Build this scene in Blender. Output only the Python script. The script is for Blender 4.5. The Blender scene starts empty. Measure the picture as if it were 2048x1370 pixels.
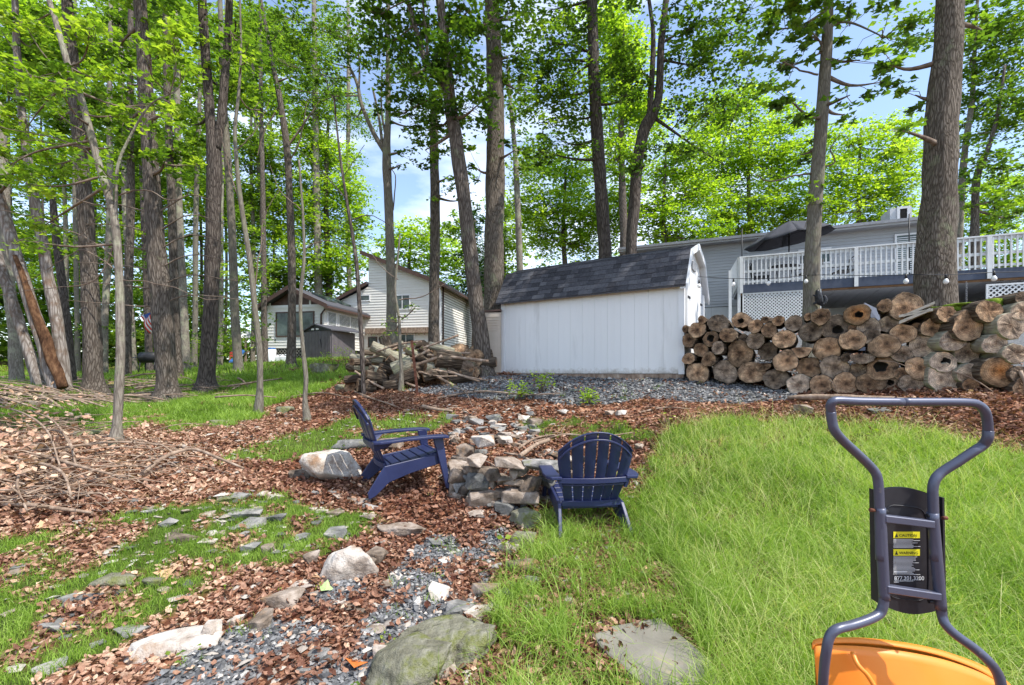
import bpy, bmesh, math, random
import numpy as np
from mathutils import Vector, Matrix, noise as mnoise

random.seed(7)
rng = np.random.default_rng(7)
sc = bpy.context.scene
COL = sc.collection
R = math.radians

# ------------------------------------------------------------------ camera, world, sun, exposure
F = 16.0 / 36.0 * 2048.0          # focal length in photograph pixels
CX, HY, EYE = 1024.0, 745.0, 1.5  # principal column, horizon row, eye height
cam = bpy.data.cameras.new('camera')
cam.lens = 16.0
cam.sensor_width = 36.0
cam.shift_y = (HY - 685.0) / 2048.0
cam.clip_start = 0.05
cam.clip_end = 2000.0
camo = bpy.data.objects.new('camera', cam)
camo.location = (0, 0, EYE)
camo.rotation_euler = (R(90), 0, 0)
COL.objects.link(camo)
sc.camera = camo

SUN_EL, SUN_AZ = 56.0, 122.0      # azimuth clockwise from +Y (the view direction)
world = bpy.data.worlds.new('World')
sc.world = world
world.use_nodes = True
nt = world.node_tree
nt.nodes.clear()
wo = nt.nodes.new('ShaderNodeOutputWorld')
bg = nt.nodes.new('ShaderNodeBackground')
bg.inputs['Strength'].default_value = 0.15
sky = nt.nodes.new('ShaderNodeTexSky')
sky.sky_type = 'NISHITA'
sky.sun_disc = False
sky.sun_elevation = R(SUN_EL)
sky.sun_rotation = R(SUN_AZ)
sky.air_density = 1.0
sky.dust_density = 0.9
sky.ozone_density = 1.5
tc = nt.nodes.new('ShaderNodeTexCoord')
mp = nt.nodes.new('ShaderNodeMapping')
mp.inputs['Scale'].default_value = (1.0, 1.0, 2.6)
nz = nt.nodes.new('ShaderNodeTexNoise')
nz.inputs['Scale'].default_value = 2.3
nz.inputs['Detail'].default_value = 7.0
nz.inputs['Roughness'].default_value = 0.55
rp = nt.nodes.new('ShaderNodeValToRGB')
rp.color_ramp.elements[0].position = 0.47
rp.color_ramp.elements[0].color = (0.03, 0.03, 0.03, 1)
rp.color_ramp.elements[1].position = 0.72
rp.color_ramp.elements[1].color = (0.8, 0.8, 0.8, 1)
mx = nt.nodes.new('ShaderNodeMixRGB')
mx.inputs['Color2'].default_value = (6.6, 6.9, 7.3, 1)
nt.links.new(tc.outputs['Generated'], mp.inputs['Vector'])
nt.links.new(mp.outputs['Vector'], nz.inputs['Vector'])
nt.links.new(nz.outputs['Fac'], rp.inputs['Fac'])
nt.links.new(rp.outputs['Color'], mx.inputs['Fac'])
nt.links.new(sky.outputs['Color'], mx.inputs['Color1'])
nt.links.new(mx.outputs['Color'], bg.inputs['Color'])
nt.links.new(bg.outputs['Background'], wo.inputs['Surface'])

sun = bpy.data.lights.new('sun', 'SUN')
sun.energy = 3.0
sun.angle = R(0.6)
sun.color = (1.0, 0.95, 0.86)
suno = bpy.data.objects.new('sun', sun)
sd = Vector((math.sin(R(SUN_AZ)) * math.cos(R(SUN_EL)), math.cos(R(SUN_AZ)) * math.cos(R(SUN_EL)), math.sin(R(SUN_EL))))
suno.rotation_euler = sd.to_track_quat('Z', 'Y').to_euler()
suno.location = (20, -10, 40)
COL.objects.link(suno)
sc.view_settings.view_transform = 'Standard'
sc.view_settings.look = 'None'
sc.view_settings.gamma = 1.0
sc.view_settings.exposure = 1.08
sc.view_settings.use_curve_mapping = False
sc.render.engine = 'CYCLES'
sc.cycles.max_bounces = 8
sc.cycles.transparent_max_bounces = 8

# ------------------------------------------------------------------ pixel <-> place
def P(px, py, Y):
    return ((px - CX) / F * Y, Y, EYE - (py - HY) / F * Y)

CTRL = [P(px, 1370, 2.18) for px in (-400, 200, 700, 1200, 1700, 2400)]
CTRL += [(x, 0.0, -0.12) for x in (-6, -2, 2, 6)] + [(x, -8.0, -0.5) for x in (-10, 0, 10)]
CTRL += [P(*a) for a in [
 (1650,1154,3.0),(1600,984,4.0),(1650,872,5.0),(1720,815,5.6),(2048,806,4.9),(1980,1000,3.6),(2300,900,4.2),
 (1100,1185,3.0),(1185,1085,3.8),(1024,1035,4.2),(1250,960,4.7),(1024,925,5.2),(1200,868,6.0),(1050,815,6.8),(1024,757,8.9),
 (1365,757,7.7),(1230,770,7.9),(1450,770,7.25),(1700,798,5.95),(1300,820,6.4),
 (300,1155,3.0),(300,1000,4.1),(230,892,5.2),(300,829,7.0),(335,806,9.8),(187,796,10.0),(415,782,11.0),(-300,1150,3.0),(-300,900,5.2),
 (60,778,9.0),(100,770,12.0),(300,750,16.0),(752,1000,4.45),(700,900,5.6),(600,850,6.2),(517,830,7.2),(700,800,7.6),
 (727,790,8.0),(830,792,7.7),(900,770,8.6),(640,745,13.0),(582,728,16.0),(490,745,14.0),(600,720,26.0),(880,716,28.0),(480,735,24.0),(200,742,26.0),
 (960,735,10.5),(0,745,24.0),(-300,770,12.0)]]
CTRL += [(7.5, 9.5, 2.1), (12.0, 9.5, 2.6), (9.0, 15.5, 3.25), (14.0, 13.0, 3.3), (6.0, 12.0, 2.3), (2.0, 13.0, 1.9), (10, 20, 3.4),
         (18, 10, 3.2), (0, 20, 2.3), (0, 40, 2.8), (-20, 40, 2.6), (20, 40, 3.8), (-30, 20, 1.6), (-30, 5, 1.0), (30, 20, 3.9), (20, 2, 1.2), (-20, -5, 0)]
CP = np.array(CTRL)
def _tps(r2):
    return 0.5 * r2 * np.log(r2 + 1e-9)
_n = len(CP)
_d2 = ((CP[:, None, :2] - CP[None, :, :2]) ** 2).sum(-1)
_A = np.zeros((_n + 3, _n + 3))
_A[:_n, :_n] = _tps(_d2) + np.eye(_n) * 0.03
_A[:_n, _n] = 1; _A[:_n, _n + 1:] = CP[:, :2]
_A[_n, :_n] = 1; _A[_n + 1:, :_n] = CP[:, :2].T
_W = np.linalg.solve(_A, np.concatenate([CP[:, 2], np.zeros(3)]))
def _tps_eval(x, y):
    out = np.zeros(len(x))
    for i in range(0, len(x), 20000):
        xx = x[i:i + 20000]; yy = y[i:i + 20000]
        d = (xx[:, None] - CP[None, :, 0]) ** 2 + (yy[:, None] - CP[None, :, 1]) ** 2
        out[i:i + 20000] = _tps(d) @ _W[:_n] + _W[_n] + _W[_n + 1] * xx + _W[_n + 2] * yy
    return out
_lat = rng.random((257, 257))
def vnoise(x, y, s=1.0, o=0.0):
    x = np.asarray(x, float) * s + 31.7 + o; y = np.asarray(y, float) * s + 11.3 + o * 1.7
    xi = np.floor(x).astype(int); yi = np.floor(y).astype(int)
    fx = x - xi; fy = y - yi
    fx = fx * fx * (3 - 2 * fx); fy = fy * fy * (3 - 2 * fy)
    a = _lat[xi % 256, yi % 256]; b = _lat[(xi + 1) % 256, yi % 256]
    c = _lat[xi % 256, (yi + 1) % 256]; d = _lat[(xi + 1) % 256, (yi + 1) % 256]
    return (a * (1 - fx) + b * fx) * (1 - fy) + (c * (1 - fx) + d * fx) * fy
def fbm(x, y, s=1.0, o=0.0, n=4):
    t = 0; a = 0.5
    for i in range(n):
        t = t + a * vnoise(x, y, s * 2 ** i, o + i * 5.3); a *= 0.5
    return t / (1 - 0.5 ** n)
def _raw(x, y):
    cx = np.clip(x, -40, 40); cy = np.clip(y, -12, 45)
    z = _tps_eval(cx, cy)
    d = np.hypot(x, y)
    k = np.clip((d - 30) / 40, 0, 1); k = k * k * (3 - 2 * k)
    z = z * (1 - k) + 2.6 * k
    return z + (fbm(x, y, 1.3, 3) - .5) * 0.07 + (fbm(x, y, 6, 9) - .5) * 0.03
# lookup tables: a fine one near the camera, a coarse one for the rest
GX0, GX1, GY0, GY1, GS = -12.0, 14.0, -1.0, 20.0, 0.05
_gx = np.arange(GX0, GX1 + GS, GS); _gy = np.arange(GY0, GY1 + GS, GS)
_XX, _YY = np.meshgrid(_gx, _gy, indexing='ij')
_GF = _raw(_XX.ravel(), _YY.ravel()).reshape(_XX.shape)
_hx = np.arange(-80, 81, 0.8); _hy = np.arange(-30, 100, 0.8)
_XC, _YC = np.meshgrid(_hx, _hy, indexing='ij')
_GC = _raw(_XC.ravel(), _YC.ravel()).reshape(_XC.shape)
def _bil(T, x0, y0, s, x, y):
    u = np.clip((x - x0) / s, 0, T.shape[0] - 1.001); v = np.clip((y - y0) / s, 0, T.shape[1] - 1.001)
    i = u.astype(int); j = v.astype(int); a = u - i; b = v - j
    return (T[i, j] * (1 - a) + T[i + 1, j] * a) * (1 - b) + (T[i, j + 1] * (1 - a) + T[i + 1, j + 1] * a) * b
def gz(x, y):
    x = np.asarray(x, float); y = np.asarray(y, float)
    f = _bil(_GF, GX0, GY0, GS, x, y); c = _bil(_GC, -80, -30, .8, x, y)
    inside = (x > GX0) & (x < GX1) & (y > GY0) & (y < GY1)
    return np.where(inside, f, c)
def g1(x, y):
    return float(gz(np.array([x]), np.array([y]))[0])
_T = np.concatenate([np.arange(0.8, 12, 0.02), np.arange(12, 60, 0.2)])
def pg(px, py):
    """ground point seen at a photograph pixel"""
    x = (px - CX) / F * _T; z = EYE - (py - HY) / F * _T
    g = gz(x, _T)
    k = np.nonzero(g >= z)[0]
    i = k[0] if len(k) else len(_T) - 1
    return float(x[i]), float(_T[i]), float(g[i])

# ------------------------------------------------------------------ ground cover regions (world polygons)
def wpoly(pts):
    return np.array([pg(*p)[:2] for p in pts])
def inpoly(poly, x, y):
    c = np.zeros(len(x), bool)
    j = len(poly) - 1
    for i in range(len(poly)):
        xi, yi = poly[i]; xj, yj = poly[j]
        m = ((yi > y) != (yj > y)) & (x < (xj - xi) * (y - yi) / (yj - yi + 1e-12) + xi)
        c ^= m; j = i
    return c
def soft(poly, x, y, amp=0.35, o=0):
    wx = x + (fbm(x, y, 1.6, 20 + o, 3) - .5) * 2 * amp
    wy = y + (fbm(x, y, 1.6, 40 + o, 3) - .5) * 2 * amp
    return inpoly(poly, wx, wy)
PG = {
 'lawn': wpoly([(1340,862),(1480,838),(1640,848),(1800,868),(2048,905),(2700,960),(3400,1700),(1560,1700),(1420,1280),(1340,1100),(1290,985)]),
 'sparse': wpoly([(960,1330),(1030,1180),(1120,1000),(1290,940),(1340,1100),(1420,1280),(1560,1700),(700,1700)]),
 'strip_left': wpoly([(420,935),(560,875),(700,842),(900,828),(905,848),(720,900),(560,925),(430,940)]),
 'strip_mid': wpoly([(1040,853),(1130,838),(1300,852),(1310,885),(1080,872)]),
 'front_left': wpoly([(330,1010),(560,990),(760,1030),(660,1110),(500,1160),(400,1225),(180,1290),(-100,1450),(-700,1700),(-700,1180),(0,1090),(200,1040)]),
 'back': wpoly([(-900,900),(60,860),(380,868),(470,845),(540,812),(640,786),(706,742),(560,722),(300,738),(-900,742)]),
 'bed': wpoly([(800,785),(940,752),(1100,747),(1370,750),(1600,782),(1570,800),(1480,808),(1300,800),(1150,812),(1000,800),(900,792)]),
 'path': wpoly([(850,1062),(1010,1050),(990,1110),(960,1215),(850,1300),(810,1400),(750,1600),(200,1600),(330,1400),(450,1290),(640,1190),(720,1150)]),
}
def density(x, y):
    n1 = fbm(x, y, 2.2, 70); n2 = fbm(x, y, 5.0, 90)
    lawn = soft(PG['lawn'], x, y, .3)
    sparse = soft(PG['sparse'], x, y, .2)
    strip = soft(PG['strip_left'], x, y, .25) | soft(PG['strip_mid'], x, y, .2)
    fl = soft(PG['front_left'], x, y, .25)
    back = soft(PG['back'], x, y, .5)
    bed = soft(PG['bed'], x, y, .15); path = soft(PG['path'], x, y, .22)
    far = (np.hypot(x, y) > 11)
    g = np.zeros(len(x))
    g = np.where(far, np.clip((n1 - .40) * 4, 0, .8), g)
    g = np.where(back, np.clip((n1 - .30) * 5, .1, 1), g)
    g = np.where(fl, np.clip((n1 * .4 + n2 * .6 - .37) * 6, 0, .95), g)
    g = np.where(strip, np.clip((n2 - .34) * 5, 0, .9), g)
    g = np.where(sparse, np.clip((n2 - .44) * 4.5, .03, .7), g)
    g = np.where(lawn, np.clip(.75 + (n2 - .45) * 2, .35, 1), g)
    g = np.where(bed | path, np.clip((n2 - .66) * 3, 0, .3), g)
    gr = np.where(bed, 1.0, 0.0)
    yard = ((x - 2.94) * .626 + (y - 7.45) * .78 > .9) & (x > 2.6) & (x < 22) & (y < 22)   # unseen gravel added behind the log wall to bounce grey light under the deck
    gr = np.where(yard, 1.0, gr); g = np.where(yard, 0.0, g)
    gr = np.where(path, np.clip((n2 - .40) * 7, 0, 1), gr)
    lit = np.clip(1.15 - g * 1.25 - gr * .93, 0, 1)
    lit = np.where(lawn | sparse, np.maximum(lit, .07), lit)
    return g, gr, lit

# ------------------------------------------------------------------ materials
def new_mat(name):
    m = bpy.data.materials.new(name); m.use_nodes = True
    t = m.node_tree
    b = t.nodes['Principled BSDF']
    return m, t, b
def ramp(t, stops):
    r = t.nodes.new('ShaderNodeValToRGB')
    e = r.color_ramp.elements
    while len(e) > len(stops): e.remove(e[-1])
    while len(e) < len(stops): e.new(1.0)
    for el, (p, c) in zip(e, stops):
        el.position = p; el.color = (c[0], c[1], c[2], 1)
    return r
def N(t, kind, **kw):
    n = t.nodes.new(kind)
    for k, v in kw.items():
        if k in n.inputs: n.inputs[k].default_value = v
        else: setattr(n, k, v)
    return n
def mat(name, stops, scale=4.0, detail=8.0, rough=0.8, stretch=(1, 1, 1), bump=0.3, bscale=None, spec=0.3, metallic=0.0,
        attr=None, objrand=0.0, coat=0.0, dist=0.01, dirt=None, coords='Object'):
    m, t, b = new_mat(name)
    L = t.links.new
    tcn = N(t, 'ShaderNodeTexCoord')
    mpn = N(t, 'ShaderNodeMapping'); mpn.inputs['Scale'].default_value = stretch
    L(tcn.outputs[coords], mpn.inputs['Vector'])
    n1 = N(t, 'ShaderNodeTexNoise', Scale=scale, Detail=detail, Roughness=0.6)
    L(mpn.outputs[0], n1.inputs['Vector'])
    fac = n1.outputs['Fac']
    if attr:
        a = N(t, 'ShaderNodeAttribute', attribute_name=attr)
        mm = N(t, 'ShaderNodeMath', operation='MULTIPLY_ADD'); mm.inputs[1].default_value = 0.35
        L(n1.outputs['Fac'], mm.inputs[0])
        sb = N(t, 'ShaderNodeMath', operation='MULTIPLY_ADD'); sb.inputs[1].default_value = 1.0; sb.inputs[2].default_value = -0.175
        L(a.outputs['Fac'], sb.inputs[0]); L(sb.outputs[0], mm.inputs[2])
        fac = mm.outputs[0]
    if objrand:
        oi = N(t, 'ShaderNodeObjectInfo')
        mm = N(t, 'ShaderNodeMath', operation='MULTIPLY_ADD'); mm.inputs[1].default_value = objrand
        sb = N(t, 'ShaderNodeMath', operation='SUBTRACT'); sb.inputs[1].default_value = objrand * .5
        L(oi.outputs['Random'], mm.inputs[0]); L(fac, sb.inputs[0]); L(sb.outputs[0], mm.inputs[2])
        fac = mm.outputs[0]
        # shift the pattern for each object
        ad = N(t, 'ShaderNodeVectorMath', operation='ADD'); cb = N(t, 'ShaderNodeCombineXYZ')
        m2 = N(t, 'ShaderNodeMath', operation='MULTIPLY'); m2.inputs[1].default_value = 37.0
        L(oi.outputs['Random'], m2.inputs[0]); L(m2.outputs[0], cb.inputs[0]); L(m2.outputs[0], cb.inputs[2])
        L(tcn.outputs[coords], ad.inputs[0]); L(cb.outputs[0], ad.inputs[1]); L(ad.outputs[0], mpn.inputs['Vector'])
    r = ramp(t, stops)
    L(fac, r.inputs['Fac'])
    colr = r.outputs['Color']
    if dirt:
        dn = N(t, 'ShaderNodeTexNoise', Scale=dirt[1], Detail=6.0, Roughness=0.65)
        L(mpn.outputs[0], dn.inputs['Vector'])
        dr = ramp(t, [(dirt[2], (0, 0, 0)), (min(1, dirt[2] + dirt[3]), (1, 1, 1))])
        L(dn.outputs['Fac'], dr.inputs['Fac'])
        dm = N(t, 'ShaderNodeMixRGB'); dm.inputs['Color2'].default_value = (*dirt[0], 1)
        L(dr.outputs['Color'], dm.inputs['Fac']); L(colr, dm.inputs['Color1']); colr = dm.outputs['Color']
    L(colr, b.inputs['Base Color'])
    b.inputs['Roughness'].default_value = rough
    b.inputs['Specular IOR Level'].default_value = spec
    b.inputs['Metallic'].default_value = metallic
    b.inputs['Coat Weight'].default_value = coat
    if bump:
        n2 = N(t, 'ShaderNodeTexNoise', Scale=bscale or scale * 2.5, Detail=8.0, Roughness=0.65)
        L(mpn.outputs[0], n2.inputs['Vector'])
        bp = N(t, 'ShaderNodeBump', Strength=bump, Distance=dist)
        L(n2.outputs['Fac'], bp.inputs['Height']); L(bp.outputs[0], b.inputs['Normal'])
    return m
def leafmat(name, stops, trans=0.45, gloss=0.4, tcol=1.6, mottle=0.0):
    m, t, b = new_mat(name)
    L = t.links.new
    a = N(t, 'ShaderNodeAttribute', attribute_name='tint')
    r = ramp(t, stops); L(a.outputs['Fac'], r.inputs['Fac'])
    if mottle:
        tcn = N(t, 'ShaderNodeTexCoord'); nn = N(t, 'ShaderNodeTexNoise', Scale=mottle, Detail=6.0, Roughness=.7); L(tcn.outputs['Object'], nn.inputs['Vector'])
        ma = N(t, 'ShaderNodeMath', operation='MULTIPLY_ADD'); ma.inputs[1].default_value = 1.1; L(nn.outputs['Fac'], ma.inputs[0])
        sb = N(t, 'ShaderNodeMath', operation='SUBTRACT'); sb.inputs[1].default_value = .57; L(a.outputs['Fac'], sb.inputs[0]); L(sb.outputs[0], ma.inputs[2]); L(ma.outputs[0], r.inputs['Fac'])
        bp = N(t, 'ShaderNodeBump', Strength=.8, Distance=.006); L(nn.outputs['Fac'], bp.inputs['Height']); L(bp.outputs[0], b.inputs['Normal'])
    L(r.outputs['Color'], b.inputs['Base Color'])
    b.inputs['Roughness'].default_value = 0.5; b.inputs['Specular IOR Level'].default_value = gloss
    tr = N(t, 'ShaderNodeBsdfTranslucent')
    mc = N(t, 'ShaderNodeMixRGB', blend_type='MULTIPLY'); mc.inputs['Fac'].default_value = 1.0
    mc.inputs['Color2'].default_value = (tcol * 1.15, tcol * 1.25, tcol * .45, 1)
    L(r.outputs['Color'], mc.inputs['Color1']); L(mc.outputs['Color'], tr.inputs['Color'])
    ms = N(t, 'ShaderNodeMixShader'); ms.inputs['Fac'].default_value = trans
    L(b.outputs[0], ms.inputs[1]); L(tr.outputs[0], ms.inputs[2])
    L(ms.outputs[0], t.nodes['Material Output'].inputs['Surface'])
    return m
def barkmat(name, dark, mid, light, sx=14.0, lichen=(0.24, 0.26, 0.16), lich=0.6, bump=1.0):
    m, t, b = new_mat(name)
    L = t.links.new
    tcn = N(t, 'ShaderNodeTexCoord')
    mpn = N(t, 'ShaderNodeMapping'); mpn.inputs['Scale'].default_value = (1, 1, 0.16)
    L(tcn.outputs['Object'], mpn.inputs['Vector'])
    n0 = N(t, 'ShaderNodeTexNoise', Scale=3.0, Detail=3.0)
    L(mpn.outputs[0], n0.inputs['Vector'])
    ad = N(t, 'ShaderNodeVectorMath', operation='MULTIPLY_ADD')
    ad.inputs[1].default_value = (.25, .25, .25)
    L(n0.outputs['Color'], ad.inputs[0]); L(mpn.outputs[0], ad.inputs[2])
    v = N(t, 'ShaderNodeTexVoronoi', Scale=sx, feature='DISTANCE_TO_EDGE'); L(ad.outputs[0], v.inputs['Vector'])
    n1 = N(t, 'ShaderNodeTexNoise', Scale=sx * 2.0, Detail=8.0, Roughness=0.7); L(mpn.outputs[0], n1.inputs['Vector'])
    vr = ramp(t, [(0.0, (0, 0, 0)), (0.22, (1, 1, 1))]); L(v.outputs['Distance'], vr.inputs['Fac'])
    mm = N(t, 'ShaderNodeMixRGB'); mm.inputs['Fac'].default_value = 0.68
    L(vr.outputs['Color'], mm.inputs['Color1']); L(n1.outputs['Fac'], mm.inputs['Color2'])
    r = ramp(t, [(0.22, dark), (0.55, mid), (0.85, light)]); L(mm.outputs['Color'], r.inputs['Fac'])
    n3 = N(t, 'ShaderNodeTexNoise', Scale=2.6, Detail=7.0, Roughness=0.7); L(tcn.outputs['Object'], n3.inputs['Vector'])
    lr = ramp(t, [(lich, (0, 0, 0)), (lich + .12, (.75, .75, .75))]); L(n3.outputs['Fac'], lr.inputs['Fac'])
    mx2 = N(t, 'ShaderNodeMixRGB'); mx2.inputs['Color2'].default_value = (*lichen, 1)
    L(lr.outputs['Color'], mx2.inputs['Fac']); L(r.outputs['Color'], mx2.inputs['Color1'])
    L(mx2.outputs['Color'], b.inputs['Base Color'])
    b.inputs['Roughness'].default_value = 0.9; b.inputs['Specular IOR Level'].default_value = 0.15
    bp = N(t, 'ShaderNodeBump', Strength=bump, Distance=0.03)
    L(mm.outputs['Color'], bp.inputs['Height']); L(bp.outputs[0], b.inputs['Normal'])
    return m
def glassmat(name, c=(0.02, 0.03, 0.03), c2=(0.08, 0.10, 0.10)):
    m = mat(name, [(0.35, c), (0.7, c2)], scale=1.5, rough=0.12, bump=0, spec=0.45)
    return m

M = {}
M['bark'] = barkmat('bark_grey_brown', (0.035, 0.026, 0.021), (0.125, 0.103, 0.086), (0.25, 0.218, 0.19), sx=26)
M['bark_big'] = barkmat('bark_ridged', (0.04, 0.03, 0.022), (0.145, 0.12, 0.097), (0.29, 0.25, 0.21), sx=36, lich=.55)
M['bark_dark'] = barkmat('bark_dark', (0.022, 0.017, 0.016), (0.10, 0.082, 0.072), (0.19, 0.163, 0.145), lich=.66, sx=24)
M['bark_pale'] = barkmat('bark_pale', (0.11, 0.09, 0.075), (0.20, 0.175, 0.145), (0.33, 0.295, 0.25), sx=30, lich=.5, lichen=(.33, .34, .24), bump=.45)
M['bark_birch'] = barkmat('bark_birch', (0.09, 0.065, 0.05), (0.235, 0.205, 0.185), (0.42, 0.385, 0.36), sx=16, lich=.52, lichen=(.16, .095, .06), bump=.6)
M['bark_smooth'] = barkmat('bark_smooth', (0.10, 0.085, 0.068), (0.165, 0.148, 0.12), (0.25, 0.225, 0.19), sx=30, lich=.52, lichen=(.2, .21, .13), bump=.4)
M['twig'] = mat('twig', [(0.3, (0.09, 0.06, 0.045)), (0.7, (0.26, 0.21, 0.17))], scale=9, rough=.9, bump=.3, spec=.1)
M['deadwood'] = mat('deadwood', [(0.3, (0.13, 0.085, 0.06)), (0.55, (0.30, 0.22, 0.165)), (0.75, (0.48, 0.40, 0.33))], scale=12, rough=.9, bump=.5, stretch=(1, 1, .4), spec=.1)
G3 = [(0.0, (0.025, 0.055, 0.012)), (0.45, (0.095, 0.17, 0.022)), (0.8, (0.20, 0.29, 0.035)), (1.0, (0.31, 0.39, 0.055))]
M['leaf'] = leafmat('maple_leaf', G3, trans=.5)
M['leaf_dark'] = leafmat('shaded_leaf', [(0.0, (0.015, 0.04, 0.008)), (0.5, (0.075, 0.145, 0.02)), (1.0, (0.19, 0.29, 0.035))], trans=.45)  # darker copy of the leaf colour, crown shade painted in
M['leaf_bright'] = leafmat('sunlit_leaf', [(0.0, (0.05, 0.10, 0.012)), (0.35, (0.15, 0.245, 0.022)), (0.7, (0.29, 0.39, 0.04)), (1.0, (0.42, 0.50, 0.08))], trans=.58)  # lighter, yellower copy of the leaf colour, sunlight painted in
M['needle'] = leafmat('conifer_leaf', [(0.0, (0.012, 0.04, 0.014)), (0.5, (0.035, 0.09, 0.025)), (1.0, (0.09, 0.16, 0.035))], trans=.3)
M['grass'] = leafmat('grass_blade', [(0.0, (0.09, 0.16, 0.018)), (0.35, (0.20, 0.32, 0.04)), (0.7, (0.33, 0.46, 0.09)), (0.92, (0.50, 0.56, 0.20)), (1.0, (0.60, 0.54, 0.28))], trans=.35, gloss=.35, tcol=1.3)
M['litter'] = leafmat('dead_leaf', [(0.0, (0.085, 0.028, 0.017)), (0.32, (0.20, 0.095, 0.062)), (0.6, (0.37, 0.205, 0.14)), (0.84, (0.54, 0.345, 0.24)), (1.0, (0.66, 0.50, 0.37))], trans=.15, gloss=.2, tcol=.8, mottle=45)
M['stone'] = mat('fieldstone', [(0.25, (0.05, 0.04, 0.033)), (0.45, (0.20, 0.155, 0.12)), (0.6, (0.33, 0.27, 0.225)), (0.78, (0.50, 0.44, 0.39))], scale=9, rough=.85, bump=.9, objrand=.3, dist=.02, dirt=((.30, .17, .08), 3.2, .58, .12), spec=.2)
M['stone_grey'] = mat('slate_stone', [(0.25, (0.06, 0.06, 0.06)), (0.5, (0.17, 0.168, 0.16)), (0.75, (0.36, 0.34, 0.32))], scale=10, rough=.8, bump=.9, objrand=.3, dist=.02, dirt=((.22, .22, .12), 3.5, .6, .1), spec=.25)
M['stone_white'] = mat('pale_boulder', [(0.25, (0.13, 0.10, 0.08)), (0.38, (0.34, 0.28, 0.235)), (0.5, (0.54, 0.48, 0.425)), (0.7, (0.68, 0.64, 0.59))], scale=6.5, rough=.9, bump=1.0, dist=.03, objrand=.1, dirt=((.30, .19, .12), 3.2, .54, .12), spec=.15)
M['stone_moss'] = mat('lichened_boulder', [(0.25, (0.08, 0.075, 0.05)), (0.5, (0.23, 0.22, 0.165)), (0.75, (0.38, 0.37, 0.31))], scale=8, rough=.95, bump=1.0, dist=.04, dirt=((.17, .18, .07), 6.5, .5, .12), spec=.1)
M['pebble'] = mat('grey_gravel', [(0.15, (0.055, 0.055, 0.058)), (0.5, (0.15, 0.152, 0.158)), (0.8, (0.29, 0.285, 0.28)), (1.0, (0.55, 0.50, 0.45))], scale=30, rough=.7, bump=0, attr='tint', spec=.3)

# ------------------------------------------------------------------ mesh helpers
def np_mesh(name, V, Fc, mats, tint=None, midx=None, smooth=False):
    me = bpy.data.meshes.new(name)
    V = np.ascontiguousarray(V, dtype=np.float32); Fc = np.ascontiguousarray(Fc, dtype=np.int32)
    n, k = Fc.shape
    me.vertices.add(len(V)); me.vertices.foreach_set('co', V.ravel())
    me.loops.add(n * k); me.loops.foreach_set('vertex_index', Fc.ravel())
    me.polygons.add(n); me.polygons.foreach_set('loop_start', np.arange(0, n * k, k, dtype=np.int32))
    if smooth: me.polygons.foreach_set('use_smooth', np.ones(n, dtype=bool))
    else: me.polygons.foreach_set('use_smooth', np.zeros(n, dtype=bool))
    if midx is not None: me.polygons.foreach_set('material_index', np.asarray(midx, dtype=np.int32))
    me.update(calc_edges=True)
    if tint is not None:
        a = me.attributes.new('tint', 'FLOAT', 'FACE'); a.data.foreach_set('value', np.asarray(tint, dtype=np.float32))
    for m in (mats if isinstance(mats, (list, tuple)) else [mats]): me.materials.append(M[m] if isinstance(m, str) else m)
    return me
def link(name, data, parent=None, loc=(0, 0, 0)):
    o = bpy.data.objects.new(name, data); COL.objects.link(o); o.location = loc
    if parent is not None: o.parent = parent
    return o
def tag(o, label=None, cat=None, group=None, kind=None):
    if label: o['label'] = label
    if cat: o['category'] = cat
    if group: o['group'] = group
    if kind: o['kind'] = kind
    return o
def thing(name, label, cat, loc, group=None, rz=0.0):
    o = link(name, None, None, loc); o.rotation_euler = (0, 0, rz); o.empty_display_size = .1
    return tag(o, label, cat, group)
def copy_tree(o, parent=None):
    c = o.copy(); COL.objects.link(c); c.parent = parent
    for ch in list(o.children): copy_tree(ch, c)
    return c
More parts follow.
